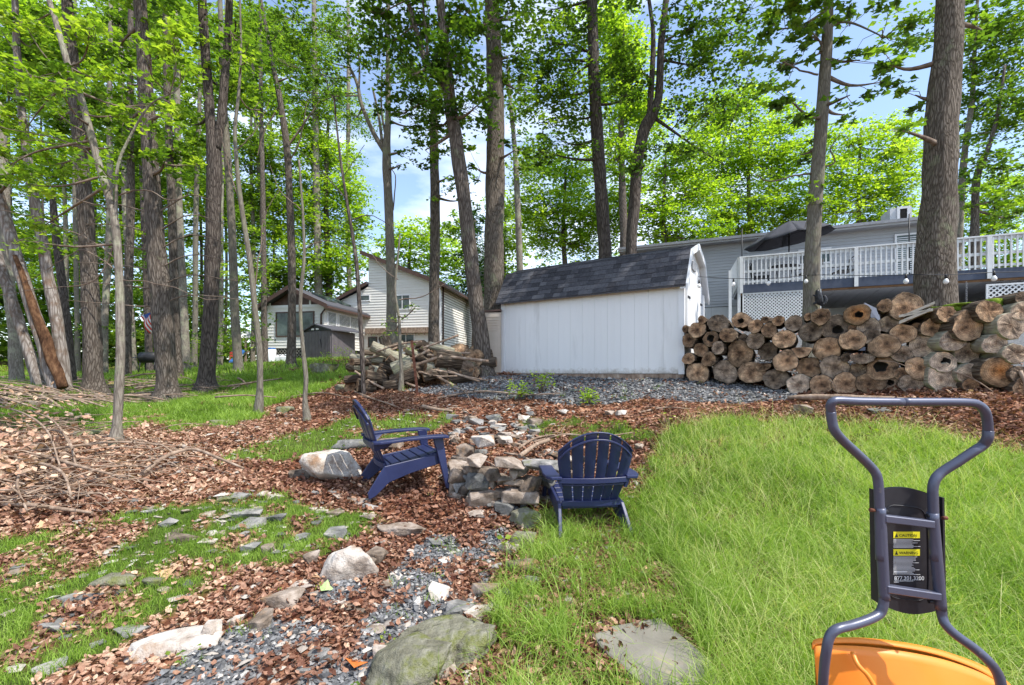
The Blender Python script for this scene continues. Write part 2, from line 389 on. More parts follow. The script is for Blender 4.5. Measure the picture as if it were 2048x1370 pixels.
class MB:
    """collects polygons; build() links them as ONE mesh object"""
    def __init__(s): s.v = []; s.f = []; s.m = []; s.sm = []
    def add(s, vs, fs, mi=0, smooth=False):
        b = len(s.v); s.v.extend([tuple(v) for v in vs])
        for f in fs: s.f.append(tuple(b + i for i in f)); s.m.append(mi); s.sm.append(smooth)
        return s
    def hexa(s, c, mi=0):   # 8 corners: bottom 4 ccw, top 4 ccw
        return s.add(c, [(0, 3, 2, 1), (4, 5, 6, 7), (0, 1, 5, 4), (1, 2, 6, 5), (2, 3, 7, 6), (3, 0, 4, 7)], mi)
    def box(s, x0, x1, y0, y1, z0, z1, mi=0):
        return s.hexa([(x0, y0, z0), (x1, y0, z0), (x1, y1, z0), (x0, y1, z0), (x0, y0, z1), (x1, y0, z1), (x1, y1, z1), (x0, y1, z1)], mi)
    def fbox(s, fr, s0, s1, q0, q1, z0, z1, mi=0):
        return s.hexa([fr(s0, q0, z0), fr(s1, q0, z0), fr(s1, q1, z0), fr(s0, q1, z0), fr(s0, q0, z1), fr(s1, q0, z1), fr(s1, q1, z1), fr(s0, q1, z1)], mi)
    def prism(s, poly, off, mi=0):   # poly: 3d points, off: offset vector
        n = len(poly); o = Vector(off)
        vs = [Vector(p) for p in poly] + [Vector(p) + o for p in poly]
        return s.add(vs, [tuple(range(n))[::-1], tuple(range(n, 2 * n))] + [(i, (i + 1) % n, n + (i + 1) % n, n + i) for i in range(n)], mi)
    def tube(s, pts, rad, sides=8, mi=0, caps=True, flat=1.0, rough=0.0, ridge=0.0, seed=0.0, up=None):
        P_ = [Vector(p) for p in pts]; n = len(P_)
        rad = [rad] * n if not hasattr(rad, '__len__') else rad
        vs = []; prev = None
        for i, p in enumerate(P_):
            t = (P_[min(i + 1, n - 1)] - P_[max(i - 1, 0)])
            if t.length < 1e-9: t = Vector((0, 0, 1))
            t.normalize()
            if prev is None:
                a = Vector(up) if up else (Vector((1, 0, 0)) if abs(t.x) < .8 else Vector((0, 1, 0)))
            else: a = prev
            a = (a - t * a.dot(t)).normalized(); b = t.cross(a); prev = a
            for k in range(sides):
                th = 2 * math.pi * k / sides
                r = rad[i]
                if rough: r *= 1 + rough * (mnoise.noise(Vector((p.x * 2 + math.cos(th) * .8 + seed, p.y * 2 + math.sin(th) * .8, p.z * 2.0))))
                if ridge: r *= 1 + ridge * (mnoise.noise(Vector((math.cos(th) * 3.2 + seed, math.sin(th) * 3.2, p.z * 1.4 + seed))))
                vs.append(p + a * (math.cos(th) * r) + b * (math.sin(th) * r * flat))
        fs = []
        for i in range(n - 1):
            for k in range(sides):
                k2 = (k + 1) % sides
                fs.append((i * sides + k, i * sides + k2, (i + 1) * sides + k2, (i + 1) * sides + k))
        s.add(vs, fs, mi, True)
        if caps:
            b0 = len(s.v) - len(vs)
            s.f.append(tuple(b0 + k for k in range(sides))[::-1]); s.m.append(mi); s.sm.append(False)
            s.f.append(tuple(b0 + (n - 1) * sides + k for k in range(sides))); s.m.append(mi); s.sm.append(False)
        return s
    def build(s, name, mats, parent=None, local=False):
        me = bpy.data.meshes.new(name)
        v = s.v
        if parent is not None and not local:
            inv = WM(parent).inverted(); v = [tuple(inv @ Vector(p)) for p in v]
        me.from_pydata(v, [], s.f)
        me.polygons.foreach_set('material_index', s.m); me.polygons.foreach_set('use_smooth', s.sm)
        for m in (mats if isinstance(mats, (list, tuple)) else [mats]): me.materials.append(M[m] if isinstance(m, str) else m)
        me.update()
        return link(name, me, parent)
def WM(o):
    m = Matrix.LocRotScale(o.location, o.rotation_euler, o.scale)
    return WM(o.parent) @ m if o.parent else m
def build_thing(mb, name, mats, label, cat, loc, group=None):
    """one-mesh thing with its origin at loc; mb is in world coordinates"""
    mb.v = [(x - loc[0], y - loc[1], z - loc[2]) for x, y, z in mb.v]
    o = mb.build(name, mats, None); o.location = loc
    return tag(o, label, cat, group)
def curve(pts, n=8):
    """Catmull-Rom resample; points may carry extra numbers"""
    p = np.array(pts, float)
    if len(p) < 3:
        t = np.linspace(0, 1, n + 1)[:, None]; return p[0] * (1 - t) + p[-1] * t
    q = np.vstack([2 * p[0] - p[1], p, 2 * p[-1] - p[-2]])
    out = []
    for i in range(1, len(q) - 2):
        for k in range(n):
            t = k / n
            out.append(.5 * ((2 * q[i]) + (-q[i - 1] + q[i + 1]) * t + (2 * q[i - 1] - 5 * q[i] + 4 * q[i + 1] - q[i + 2]) * t * t + (-q[i - 1] + 3 * q[i] - 3 * q[i + 1] + q[i + 2]) * t ** 3))
    out.append(p[-1])
    return np.array(out)
def bevelit(o, w=0.004, seg=1):
    md = o.modifiers.new('edges', 'BEVEL'); md.width = w; md.segments = seg; md.limit_method = 'ANGLE'; md.angle_limit = R(40)
    return o

# templates for scattered pieces: (verts, triangles)
def T_leaf():
    v = np.array([(0, 0, 0), (.45, -.36, .12), (1, 0, -.05), (.45, .36, .12)]); return v, np.array([(0, 1, 2), (0, 2, 3)])
def T_maple():
    pts = [(0, 0), (.30, -.52), (.58, -.20), (1.0, 0), (.58, .20), (.30, .52)]
    v = np.array([(.4, 0, .02)] + [(x, y, abs(y) * .3 - x * .08) for x, y in pts]); n = len(pts)
    return v, np.array([(0, 1 + i, 1 + (i + 1) % n) for i in range(n)])
def T_dead():
    v = np.array([(0, 0, 0), (.3, -.35, .2), (.3, 0, .02), (.3, .35, .16), (.75, -.26, .3), (.75, 0, .1), (.75, .26, .1), (1.05, .05, .28)])
    return v, np.array([(0, 1, 2), (0, 2, 3), (1, 4, 5), (1, 5, 2), (2, 5, 6), (2, 6, 3), (4, 7, 5), (5, 7, 6)])
def T_peb():
    v = np.array([(1, 0, 0), (.3, .8, .1), (-.7, .6, -.1), (-.9, -.4, .1), (.1, -.9, 0), (.1, .1, .7), (-.1, -.1, -.6)])
    return v, np.array([(0, 1, 5), (1, 2, 5), (2, 3, 5), (3, 4, 5), (4, 0, 5), (1, 0, 6), (2, 1, 6), (3, 2, 6), (4, 3, 6), (0, 4, 6)])
def frames(n, tiltmax, gen=rng):
    """random orthonormal frames, normal within tiltmax of +Z; (n,3,3) columns = x,y,z axes"""
    az = gen.random(n) * 2 * math.pi; tl = np.abs(gen.normal(0, 1, n)) * tiltmax
    ta = gen.random(n) * 2 * math.pi
    z = np.stack([np.sin(tl) * np.cos(ta), np.sin(tl) * np.sin(ta), np.cos(tl)], -1)
    x = np.stack([np.cos(az), np.sin(az), np.zeros(n)], -1)
    x = x - z * (x * z).sum(-1, keepdims=True); x /= np.linalg.norm(x, axis=-1, keepdims=True)
    y = np.cross(z, x)
    return np.stack([x, y, z], -1)
def scatter(T, pos, size, fr, tint):
    """joined arrays for copies of template T; size (n,) or (n,3)"""
    v, f = T; n = len(pos)
    size = np.asarray(size, float)
    if size.ndim == 1: size = size[:, None] * np.ones((1, 3))
    vv = v[None] * size[:, None, :]
    V = np.einsum('nij,nkj->nki', fr, vv) + pos[:, None, :]
    Fc = f[None] + (np.arange(n) * len(v))[:, None, None]
    return V.reshape(-1, 3), Fc.reshape(-1, 3), np.repeat(tint, len(f))
def cat_arrays(parts):
    V = []; Fc = []; Tn = []; b = 0
    for v, f, t in parts:
        V.append(v); Fc.append(f + b); Tn.append(t); b += len(v)
    return np.vstack(V), np.vstack(Fc), np.concatenate(Tn)

def rock_mesh(sx, sy, sz, seed, sub=3, chops=9, rough=.06, mat_='stone', flat=.0):
    r = random.Random(seed)
    bm = bmesh.new(); bmesh.ops.create_icosphere(bm, subdivisions=sub, radius=1.0)
    planes = []
    for i in range(chops):
        n = Vector((r.gauss(0, 1), r.gauss(0, 1), r.gauss(0, .7))).normalized(); planes.append((n, r.uniform(.52, .82)))
    planes.append((Vector((0, 0, 1)), r.uniform(.45, .75) - flat)); planes.append((Vector((0, 0, -1)), .6))
    off = Vector((r.uniform(-50, 50), r.uniform(-50, 50), 0))
    for v in bm.verts:
        p = v.co.copy()
        p *= 1.12
        for n, d in planes:
            k = p.dot(n) - d
            if k > 0: p -= n * k
        p += p.normalized() * (mnoise.noise(p * 1.6 + off) * rough * 1.5 + mnoise.noise(p * 5 + off) * rough * .6)
        v.co = (p.x * sx, p.y * sy, p.z * sz)
    me = bpy.data.meshes.new('rock'); bm.to_mesh(me); bm.free()
    me.polygons.foreach_set('use_smooth', [True] * len(me.polygons))
    me.materials.append(M[mat_])
    return me
def hull_mesh(sx, sy, sz, seed, mat_='stone', npts=16, flat=.55):
    r = random.Random(seed); bm = bmesh.new()
    for i in range(npts):
        p = Vector((r.uniform(-1, 1), r.uniform(-1, 1), r.uniform(-1, 1))); q = max(abs(p.x), abs(p.y), abs(p.z)); p = p / q * r.uniform(.86, 1.0)
        if abs(p.z) < flat and q > 0: p.z = math.copysign(r.uniform(flat, 1), p.z)
        bm.verts.new((p.x * sx * (1 - .18 * abs(p.z) * r.random()), p.y * sy, p.z * sz))
    bmesh.ops.convex_hull(bm, input=bm.verts)
    for v in [v for v in bm.verts if not v.link_faces]: bm.verts.remove(v)
    bmesh.ops.dissolve_limit(bm, angle_limit=R(14), verts=bm.verts, edges=bm.edges)
    bmesh.ops.bevel(bm, geom=list(bm.edges), offset=min(sx, sy, sz) * .08, segments=1, affect='EDGES', profile=.5)
    me = bpy.data.meshes.new('stone'); bm.to_mesh(me); bm.free()
    me.materials.append(M[mat_]); return me

def stone_at(px, pyb, wpx, hpx, label, name='stone', cat='stone', m='stone', group=None, rz=None, seed=None, depth=.8, chops=9, Y=None, sub=3, zoff=0, rough=.06, tilt=0.0):
    """stone whose foot is seen at (px, pyb) and which is wpx wide and about hpx high in the photograph"""
    x, y, z = pg(px, pyb)
    w = wpx / F * y; hh = hpx / F * y
    d = w * depth
    # seen from above: the visible height is the rise plus the foreshortened depth
    el = max(.05, (EYE - z) / y)
    d = min(d, hh / el * .8)
    h = max(hh - d * el * .75, w * .16)
    sd_ = seed if seed is not None else int(px * 7 + pyb * 13)
    if w < .34 and m not in ('stone_moss',): me = hull_mesh(w * .56, d * .60, h * .62, sd_, m, 15, .35)
    else: me = rock_mesh(w * .60, d * .60, h * .92, sd_, sub, chops, rough, m)
    rr = random.Random(sd_)
    o = link(name, me, None, (x, y + d * .45, g1(x, y + d * .45) + h * .28 + zoff))
    o.rotation_euler = (rr.uniform(-.06, .06), rr.uniform(-.06, .06) + tilt, rr.uniform(-.25, .25) if rz is None else rz)
    return tag(o, label, cat, group)

# ------------------------------------------------------------------ ground
def build_ground():
    def axis(fine0, fine1, fs, lo, hi):
        a = list(np.arange(fine0, fine1, fs)); st = fs; x = fine1
        while x < hi: a.append(x); st *= 1.12; x += st
        a.append(hi); b = []; st = fs; x = fine0 - fs
        while x > lo: b.append(x); st *= 1.12; x -= st
        b.append(lo); return np.array(b[::-1] + a)
    xs = axis(-7, 8, .055, -500, 500); ys = axis(1.2, 10.5, .05, -200, 700)
    X, Y = np.meshgrid(xs, ys, indexing='ij'); x = X.ravel(); y = Y.ravel()
    z = gz(x, y)
    g, gr, lit = density(x, y)
    nx, ny = len(xs), len(ys)
    i = np.arange(nx * ny).reshape(nx, ny)
    Fc = np.stack([i[:-1, :-1], i[1:, :-1], i[1:, 1:], i[:-1, 1:]], -1).reshape(-1, 4)
    m, t, b = new_mat('forest_floor'); L = t.links.new
    tcn = N(t, 'ShaderNodeTexCoord')
    def tex(s, d=8, r=.65):
        n = N(t, 'ShaderNodeTexNoise', Scale=s, Detail=d, Roughness=r); L(tcn.outputs['Object'], n.inputs['Vector']); return n.outputs['Fac']
    vor = N(t, 'ShaderNodeTexVoronoi', Scale=26.0); L(tcn.outputs['Object'], vor.inputs['Vector'])
    sep = N(t, 'ShaderNodeSeparateColor'); L(vor.outputs['Color'], sep.inputs[0])
    lr = ramp(t, [(0.0, (.05, .022, .014)), (.4, (.15, .06, .034)), (.75, (.27, .12, .07)), (1, (.42, .26, .17))]); L(sep.outputs[0], lr.inputs['Fac'])
    gr_ = ramp(t, [(.3, (.03, .045, .012)), (.6, (.07, .12, .02)), (.8, (.13, .14, .05))]); L(tex(14), gr_.inputs['Fac'])
    pr_ = ramp(t, [(.3, (.07, .072, .075)), (.55, (.16, .165, .175)), (.8, (.28, .28, .28))]); L(tex(45), pr_.inputs['Fac'])
    ag = N(t, 'ShaderNodeAttribute', attribute_name='grass'); ap = N(t, 'ShaderNodeAttribute', attribute_name='gravel')
    m1 = N(t, 'ShaderNodeMixRGB'); L(ag.outputs['Fac'], m1.inputs['Fac']); L(lr.outputs['Color'], m1.inputs['Color1']); L(gr_.outputs['Color'], m1.inputs['Color2'])
    m2 = N(t, 'ShaderNodeMixRGB'); L(ap.outputs['Fac'], m2.inputs['Fac']); L(m1.outputs['Color'], m2.inputs['Color1']); L(pr_.outputs['Color'], m2.inputs['Color2'])
    L(m2.outputs['Color'], b.inputs['Base Color']); b.inputs['Roughness'].default_value = .95; b.inputs['Specular IOR Level'].default_value = .1
    bp = N(t, 'ShaderNodeBump', Strength=.8, Distance=.03); L(tex(30), bp.inputs['Height']); L(bp.outputs[0], b.inputs['Normal'])
    M['floor'] = m
    me = np_mesh('ground', np.stack([x, y, z], -1), Fc, 'floor', smooth=True)
    for nm, arr in (('grass', np.clip(g, 0, 1)), ('gravel', gr)):
        a = me.attributes.new(nm, 'FLOAT', 'POINT'); a.data.foreach_set('value', arr.astype(np.float32))
    o = link('ground', me); tag(o, kind='structure', label='sloping woodland yard floor of soil, dead leaves and grass')
build_ground()

# ------------------------------------------------------------------ ground cover (stuff)
def sample(poly_or_box, n):
    x0, x1, y0, y1 = poly_or_box
    return rng.uniform(x0, x1, n), rng.uniform(y0, y1, n)
def infrustum(x, y, m=.12):
    return (np.abs(x) < (1.125 + m) * np.maximum(y, .3) + .3)
def grass_blades(x, y, length, width, tint, lean=.6, segs=3, name='grass', label='', wind=0.0):
    n = len(x); z = gz(x, y) - .005
    az = rng.random(n) * 2 * math.pi
    dx = np.cos(az); dy = np.sin(az)
    ln = length * rng.uniform(.55, 1.25, n); w = width * rng.uniform(.7, 1.3, n)
    le = lean * rng.uniform(.3, 1.5, n)
    fa = rng.random(n) * math.pi; wx = np.cos(fa); wy = np.sin(fa)
    V = []
    for k in range(segs + 1):
        t = k / segs
        a = le * t * 1.25
        hz = ln * (np.sin(a) / np.maximum(le * 1.25, .01) if False else t * np.cos(a * .75))
        hr = ln * t * np.sin(a * .75)
        cx = x + dx * hr; cy = y + dy * hr; cz = z + hz
        ww = w * (1 - t ** 1.5)
        if k < segs:
            V.append(np.stack([cx - wx * ww / 2, cy - wy * ww / 2, cz], -1)); V.append(np.stack([cx + wx * ww / 2, cy + wy * ww / 2, cz], -1))
        else: V.append(np.stack([cx, cy, cz], -1))
    V = np.stack(V, 1)
    kf = []
    for k in range(segs - 1):
        a = 2 * k; kf += [(a, a + 1, a + 3), (a, a + 3, a + 2)]
    a = 2 * (segs - 1); kf.append((a, a + 1, a + 2))
    kf = np.array(kf)
    Fc = (kf[None] + (np.arange(n) * (2 * segs + 1))[:, None, None]).reshape(-1, 3)
    return V.reshape(-1, 3), Fc, np.repeat(tint, len(kf))
def tuft(x, y, per, spread):
    n = len(x)
    return np.repeat(x, per) + rng.normal(0, spread, n * per), np.repeat(y, per) + rng.normal(0, spread, n * per)
# the bare spots kept free of long grass
CLEAR = []   # (x, y, r)
def clear_mask(x, y):
    m = np.ones(len(x), bool)
    for cx, cy, r in CLEAR: m &= ((x - cx) ** 2 + (y - cy) ** 2) > r * r
    return m
CLEAR.append((*pg(1290, 1320)[:2], .26)); CLEAR.append((.0, 4.95, .8)); CLEAR.append((*pg(870, 1300)[:2], .33))
CLEAR += [(1.12, 1.22, .42), (*pg(640, 975)[:2], .3), (*pg(675, 1150)[:2], .2)]
def build_grass():
    parts = []
    # long fine lawn grass on the right and thinner grass around
    for (box, n, lo, wd, far) in (((-1.0, 3.8, 1.35, 3.2), 9500, .20, .0040, 0), ((-1.0, 5.0, 3.2, 4.6), 9500, .19, .0052, 0), ((0.5, 7.0, 4.6, 6.6), 7500, .16, .0065, 0)):
        x, y = sample(box, n); k = infrustum(x, y); x = x[k]; y = y[k]
        g, gr, lit = density(x, y)
        inl = soft(PG['lawn'], x, y, .3) | soft(PG['sparse'], x, y, .2)
        k = inl & (rng.random(len(x)) < g ** 1.3) & clear_mask(x, y); x = x[k]; y = y[k]
        if not len(x): continue
        x, y = tuft(x, y, 9, .022)
        cl = clear_mask(x, y); x = x[cl]; y = y[cl]
        tt = np.clip(.15 + .75 * fbm(x, y, 1.4, 7) + rng.normal(0, .16, len(x)), 0, 1)
        L_ = lo * (.55 + .95 * fbm(x, y, 1.1, 55))
        parts.append(grass_blades(x, y, L_, wd, tt, lean=1.05, segs=4))
    x, y = sample((-.6, 3.6, 1.35, 4.4), 1500); k = infrustum(x, y); x = x[k]; y = y[k]
    k = (soft(PG['lawn'], x, y, .3) | soft(PG['sparse'], x, y, .3)) & clear_mask(x, y); x = x[k]; y = y[k]
    x, y = tuft(x, y, 8, .012); cl = clear_mask(x, y); x = x[cl]; y = y[cl]
    parts.append(grass_blades(x, y, .30, .0050, np.clip(rng.normal(.35, .2, len(x)), 0, 1), lean=1.7, segs=5))
    x, y = sample((.2, 5.5, 1.6, 6.4), 4500); k = infrustum(x, y) & soft(PG['lawn'], x, y, .2) & clear_mask(x, y); x = x[k]; y = y[k]
    x, y = tuft(x, y, 4, .03); cl = clear_mask(x, y); x = x[cl]; y = y[cl]
    parts.append(grass_blades(x, y, .38, .0030, np.clip(rng.normal(.93, .08, len(x)), 0, 1), lean=1.3, segs=4))
    v, f, t = cat_arrays(parts)
    tag(link('grass', np_mesh('grass', v, f, 'grass', t)), 'long fine pale green grass arching over the lawn beside the cart', 'grass', kind='stuff')
    parts = []
    for (box, n, lo, wd) in (((-4.5, 0, 1.7, 4.2), 16000, .075, .0045), ((-6, 2.5, 4.2, 8.0), 20000, .085, .007), ((-14, -1, 6.5, 13), 26000, .15, .012), ((-30, 4, 12, 34), 17000, .2, .035)):
        x, y = sample(box, n); k = infrustum(x, y); x = x[k]; y = y[k]
        g, gr, lit = density(x, y)
        inl = soft(PG['lawn'], x, y, .3) | soft(PG['sparse'], x, y, .2)
        k = ~inl & (rng.random(len(x)) < g ** 1.2) & clear_mask(x, y); x = x[k]; y = y[k]
        x, y = tuft(x, y, 5, .02 + wd)
        tt = np.clip(.05 + .6 * fbm(x, y, 1.4, 7) + rng.normal(0, .14, len(x)), 0, .95)
        parts.append(grass_blades(x, y, lo * (.6 + .8 * fbm(x, y, 2, 55)), wd, tt, lean=.8, segs=2))
    v, f, t = cat_arrays(parts)
    tag(link('short_grass', np_mesh('short_grass', v, f, 'grass', t)), 'short bright green grass patches under the trees and between the stones', 'grass', kind='stuff')
build_grass()
def build_litter():
    parts = []
    for (box, n, s, T, lift) in (((-4.5, 4.0, 1.3, 3.6), 60000, .037, T_dead(), .016), ((-7, 6.5, 3.6, 6.0), 62000, .048, T_dead(), .016), ((-10, 8, 6.0, 9.5), 60000, .06, T_leaf(), .012), ((-22, 10, 9.5, 22), 36000, .10, T_leaf(), .015)):
        x, y = sample(box, n); k = infrustum(x, y); x = x[k]; y = y[k]
        g, gr, lit = density(x, y)
        k = rng.random(len(x)) < lit * (.5 + .7 * fbm(x, y, 3, 33)); x = x[k]; y = y[k]
        fr = frames(len(x), .62)
        pos = np.stack([x, y, gz(x, y) + lift * rng.uniform(.1, 1.8, len(x))], -1)
        sz = s * rng.uniform(.45, 1.35, len(x))
        ts = np.stack([sz, sz * rng.uniform(.6, 1.1, len(x)), sz * rng.uniform(-.8, 2.2, len(x))], -1)
        tt = np.clip(.12 + .55 * fbm(x, y, 2.5, 13) + rng.normal(0, .21, len(x)), 0, 1)
        left = np.clip((-x - y * .45) * .35, 0, .25)
        parts.append(scatter(T, pos, ts, fr, np.clip(tt + left, 0, 1)))
    v, f, t = cat_arrays(parts)
    tag(link('leaf_litter', np_mesh('leaf_litter', v, f, 'litter', t)), 'reddish brown fallen leaves covering the ground round the fire ring', 'leaves', kind='stuff')
build_litter()
def build_gravel():
    parts = []
    for (box, n, s) in (((-2.2, .3, 1.5, 4.3), 26000, .0135), ((-2, 5.5, 5.4, 9.2), 46000, .020)):
        x, y = sample(box, n); g, gr, lit = density(x, y)
        k = rng.random(len(x)) < gr * .95; x = x[k]; y = y[k]
        fr = frames(len(x), .5)
        sz = s * rng.lognormal(0, .33, len(x))
        ts = np.stack([sz, sz * rng.uniform(.6, 1, len(x)), sz * rng.uniform(.5, .9, len(x))], -1)
        pos = np.stack([x, y, gz(x, y) + sz * .35], -1)
        parts.append(scatter(T_peb(), pos, ts, fr, np.clip(rng.normal(.45, .22, len(x)), 0, 1)))
    v, f, t = cat_arrays(parts)
    tag(link('gravel', np_mesh('gravel', v, f, 'pebble', t)), 'blue-grey crushed gravel along the shed and in the path', 'gravel', kind='stuff')
build_gravel()
def build_clover():
    x, y = sample((-4.5, 4.0, 1.5, 6.2), 9000); k = infrustum(x, y); x = x[k]; y = y[k]
    g, gr, lit = density(x, y)
    k = (g > .05) & (rng.random(len(x)) < np.clip((fbm(x, y, 1.7, 123) - .47) * 6, 0, .8)) & clear_mask(x, y); x = x[k]; y = y[k]
    x, y = tuft(x, y, 3, .02)
    pos = np.stack([x, y, gz(x, y) + rng.uniform(.015, .10, len(x))], -1); sz = rng.uniform(.014, .032, len(x))
    v, f, t = scatter(T_leaf(), pos, np.stack([sz, sz * 1.2, sz], -1), frames(len(x), .4), np.clip(rng.normal(.5, .15, len(x)), 0, 1))
    tag(link('clover', np_mesh('clover', v, f, 'leaf', t)), 'small broad-leaved clover and weeds among the grass', 'ground cover', kind='stuff')
build_clover()
def build_chips():
    # thumb-sized stone chips that nobody could count
    x, y = sample((-5, 2.2, 1.8, 7.0), 5200); k = infrustum(x, y); x = x[k]; y = y[k]
    k = rng.random(len(x)) < np.clip((fbm(x, y, 1.2, 61) - .42) * 4, 0.04, .8) * (~soft(PG['lawn'], x, y, .2)); x = x[k]; y = y[k]
    sz = .018 * rng.lognormal(0, .4, len(x))
    ts = np.stack([sz * 1.4, sz, sz * .5], -1)
    pos = np.stack([x, y, gz(x, y) + sz * .3], -1)
    v, f, t = scatter(T_peb(), pos, ts, frames(len(x), .3), np.clip(rng.normal(.6, .2, len(x)), 0, 1))
    M['chip'] = mat('stone_chip', [(0.0, (.15, .13, .115)), (.5, (.30, .26, .225)), (1, (.50, .46, .41))], scale=30, rough=.85, bump=0, attr='tint')
    tag(link('stone_chips', np_mesh('stone_chips', v, f, 'chip', t)), 'small pale stone chips scattered in the leaves and grass', 'stone chips', kind='stuff')
build_chips()

# ------------------------------------------------------------------ trees
def crown_arrays(blobs, leaf_s, T, skel, gen, twig_mb, tmean=.5, twig_r=.007, spray_n=26, limb=True):
    """blobs: (centre, (rx, ry, rz), n_leaves, tint offset)"""
    parts = []
    for c, rad, nl, to in blobs:
        c = np.array(c); rad = np.array(rad)
        ns = max(3, int(nl / spray_n))
        d = gen.normal(0, 1, (ns, 3)); d /= np.linalg.norm(d, axis=1)[:, None]
        rr = gen.random(ns) ** .45
        sc_ = c + d * rr[:, None] * rad
        sr = np.clip(min(rad) * .42, .16, 1.1) * gen.uniform(.6, 1.3, ns)
        k = gen.integers(0, ns, nl)
        off = gen.normal(0, .5, (nl, 3)) * sr[k][:, None]; off[:, 2] *= .32
        off[:, 2] -= (off[:, 0] ** 2 + off[:, 1] ** 2) * .25 / np.maximum(sr[k], .1)
        pos = sc_[k] + off
        fr = frames(nl, .55, gen)
        sz = leaf_s * gen.uniform(.55, 1.3, nl)
        st = gen.normal(0, .16, ns)
        tt = np.clip(tmean + to + st[k] + gen.normal(0, .13, nl), 0, 1)
        parts.append(scatter(T, pos, sz, fr, tt))
        if twig_mb is not None and skel is not None and limb:
            sk = np.array(skel)
            below = sk[sk[:, 2] < c[2] + .3]
            sk2 = below if len(below) else sk
            a = sk2[np.argmin(((sk2[:, :3] - c) ** 2).sum(1) + np.maximum(0, (c[2] - sk2[:, 2]) - 1.2) ** 2 * .3)]
            r0 = min(a[3] * .45, .05) if len(a) > 3 else .02
            mid = (a[:3] + c) / 2 + gen.normal(0, .06, 3) * np.linalg.norm(c - a[:3]) + np.array([0, 0, -.05])
            cv = curve([a[:3], mid, c], 4)
            twig_mb.tube(cv, list(np.linspace(max(r0, twig_r * 1.8), twig_r * 1.2, len(cv))), 5, caps=False)
            for j in range(0, ns, 1 if ns < 14 else 2):
                s0 = cv[-1 - gen.integers(0, 4)]
                m2 = (s0 + sc_[j]) / 2 + gen.normal(0, .05, 3)
                twig_mb.tube([s0, m2, sc_[j]], [twig_r, twig_r * .8, twig_r * .4], 3, caps=False)
    return cat_arrays(parts)

COVER = 1.55
def tree(label, Y, pts, limbs=(), blobs=(), bark='bark', leaf='leaf', leaf_s=.10, name='tree', group=None, T=None, sides=16, tmean=.5,
         top=5.0, flare=1.6, depthr=1.0, seed=1, bare=(), cov=1.0, upper=(), cat='tree', ridge=.10, twig_r=.007, slope=0.0):
    gen = np.random.default_rng(seed * 17 + 3)
    def cvt(p, y): X, Yy, Z = P(p[0], p[1], y); return [X, Yy, Z, p[2] / 2 / F * y / math.hypot(1, X / y)]
    q = [cvt(p, Y + slope * (i / max(1, len(pts) - 1))) for i, p in enumerate(pts)]
    bx, by = q[0][0], q[0][1]
    gb = g1(bx, by)
    if q[0][2] > gb + .1:      # the foot is hidden: go straight down to the ground
        q.insert(0, [bx, by, gb, q[0][3] * 1.05])
    else: q[0][2] = gb
    r0 = q[0][3]
    base = [bx, by, gb - .25, r0 * flare * 1.15]
    if q[1][2] - gb > .5:
        q.insert(1, [bx + (q[1][0] - bx) * .08, by, gb + min(.35, r0 * 1.6), r0 * 1.02])
    q[0][3] = r0 * flare
    q = [base] + q
    if pts[-1][1] <= 5 and top:
        a, b = np.array(q[-2]), np.array(q[-1]); dd = (b - a)[:3]; dd /= np.linalg.norm(dd)
        q.append(list(b[:3] + dd * top * .5) + [b[3] * .75]); q.append(list(b[:3] + dd * top + np.array([.2, 0, 0])) + [b[3] * .3])
    cv = curve(q, 7)
    root = thing(name, label, cat, (bx, by, gb), group)
    mb = MB(); mb.tube(cv[:, :3], list(cv[:, 3]), sides, rough=.10, ridge=ridge, seed=seed * 3.7)
    mb.build('trunk', bark, root)
    skel = [list(c) for c in cv[len(cv) // 3:]]
    for lm in limbs:
        lp = [cvt(p[:3], Y + (p[3] if len(p) > 3 else 0)) for p in lm]
        if lm[-1][1] <= 5:
            a, b = np.array(lp[-2]), np.array(lp[-1]); dd = (b - a)[:3]; dd /= np.linalg.norm(dd)
            lp.append(list(b[:3] + dd * top * .6) + [b[3] * .35])
        lc = curve(lp, 6)
        l = MB(); l.tube(lc[:, :3], list(lc[:, 3]), max(6, sides * 2 // 3), rough=.12, ridge=ridge * .7, seed=seed)
        l.build('limb', bark, root)
        skel += [list(c) for c in lc]
    tw = MB(); wb = []
    for b in blobs:
        px, py, rx, ry = b[:4]; cv_ = (b[4] if len(b) > 4 else 1.0) * cov; dy = b[5] if len(b) > 5 else gen.uniform(-.6, .6); to = b[6] if len(b) > 6 else 0
        y = Y + dy; X, _, Z = P(px, py, y)
        wx = rx / F * y; wz = ry / F * y; wy = (wx + wz) / 2 * depthr
        lp = leaf_s / F * F / y * F
        nl = int(COVER * cv_ * math.pi * rx * ry / (lp * lp * .33))
        wb.append(((X, y, Z), (wx, wy, wz), max(20, nl), to))
    ub = []
    for (dx, dy, z, r, n) in upper:
        ub.append(((bx + dx, by + dy, z), (r, r, r * .55), n, 0))
    if wb or ub:
        arr = []
        T_ = T or T_leaf()
        if wb: arr.append(crown_arrays(wb, leaf_s, T_, skel, gen, tw, tmean, twig_r))
        if ub: arr.append(crown_arrays(ub, leaf_s * 1.5, T_leaf(), skel, gen, tw, tmean, twig_r * 1.5, spray_n=40))
        v, f, t = cat_arrays(arr)
        iv = np.array([bx, by, gb])
        link('crown', np_mesh('crown', v - iv, f, leaf, t), root)
    for br in bare:
        bp = [cvt(p[:3], Y + (p[3] if len(p) > 3 else 0)) for p in br]
        bc = curve(bp, 5)
        bc[:, :3] += gen.normal(0, .006, (len(bc), 3))
        tw.tube(bc[:, :3], list(np.maximum(bc[:, 3], .0025)), 5, caps=False)
    if tw.v: tag(tw.build('branches', 'twig' if bark not in ('bark_dark',) else 'bark_dark', root), kind='stuff')
    return root

ML = T_maple()
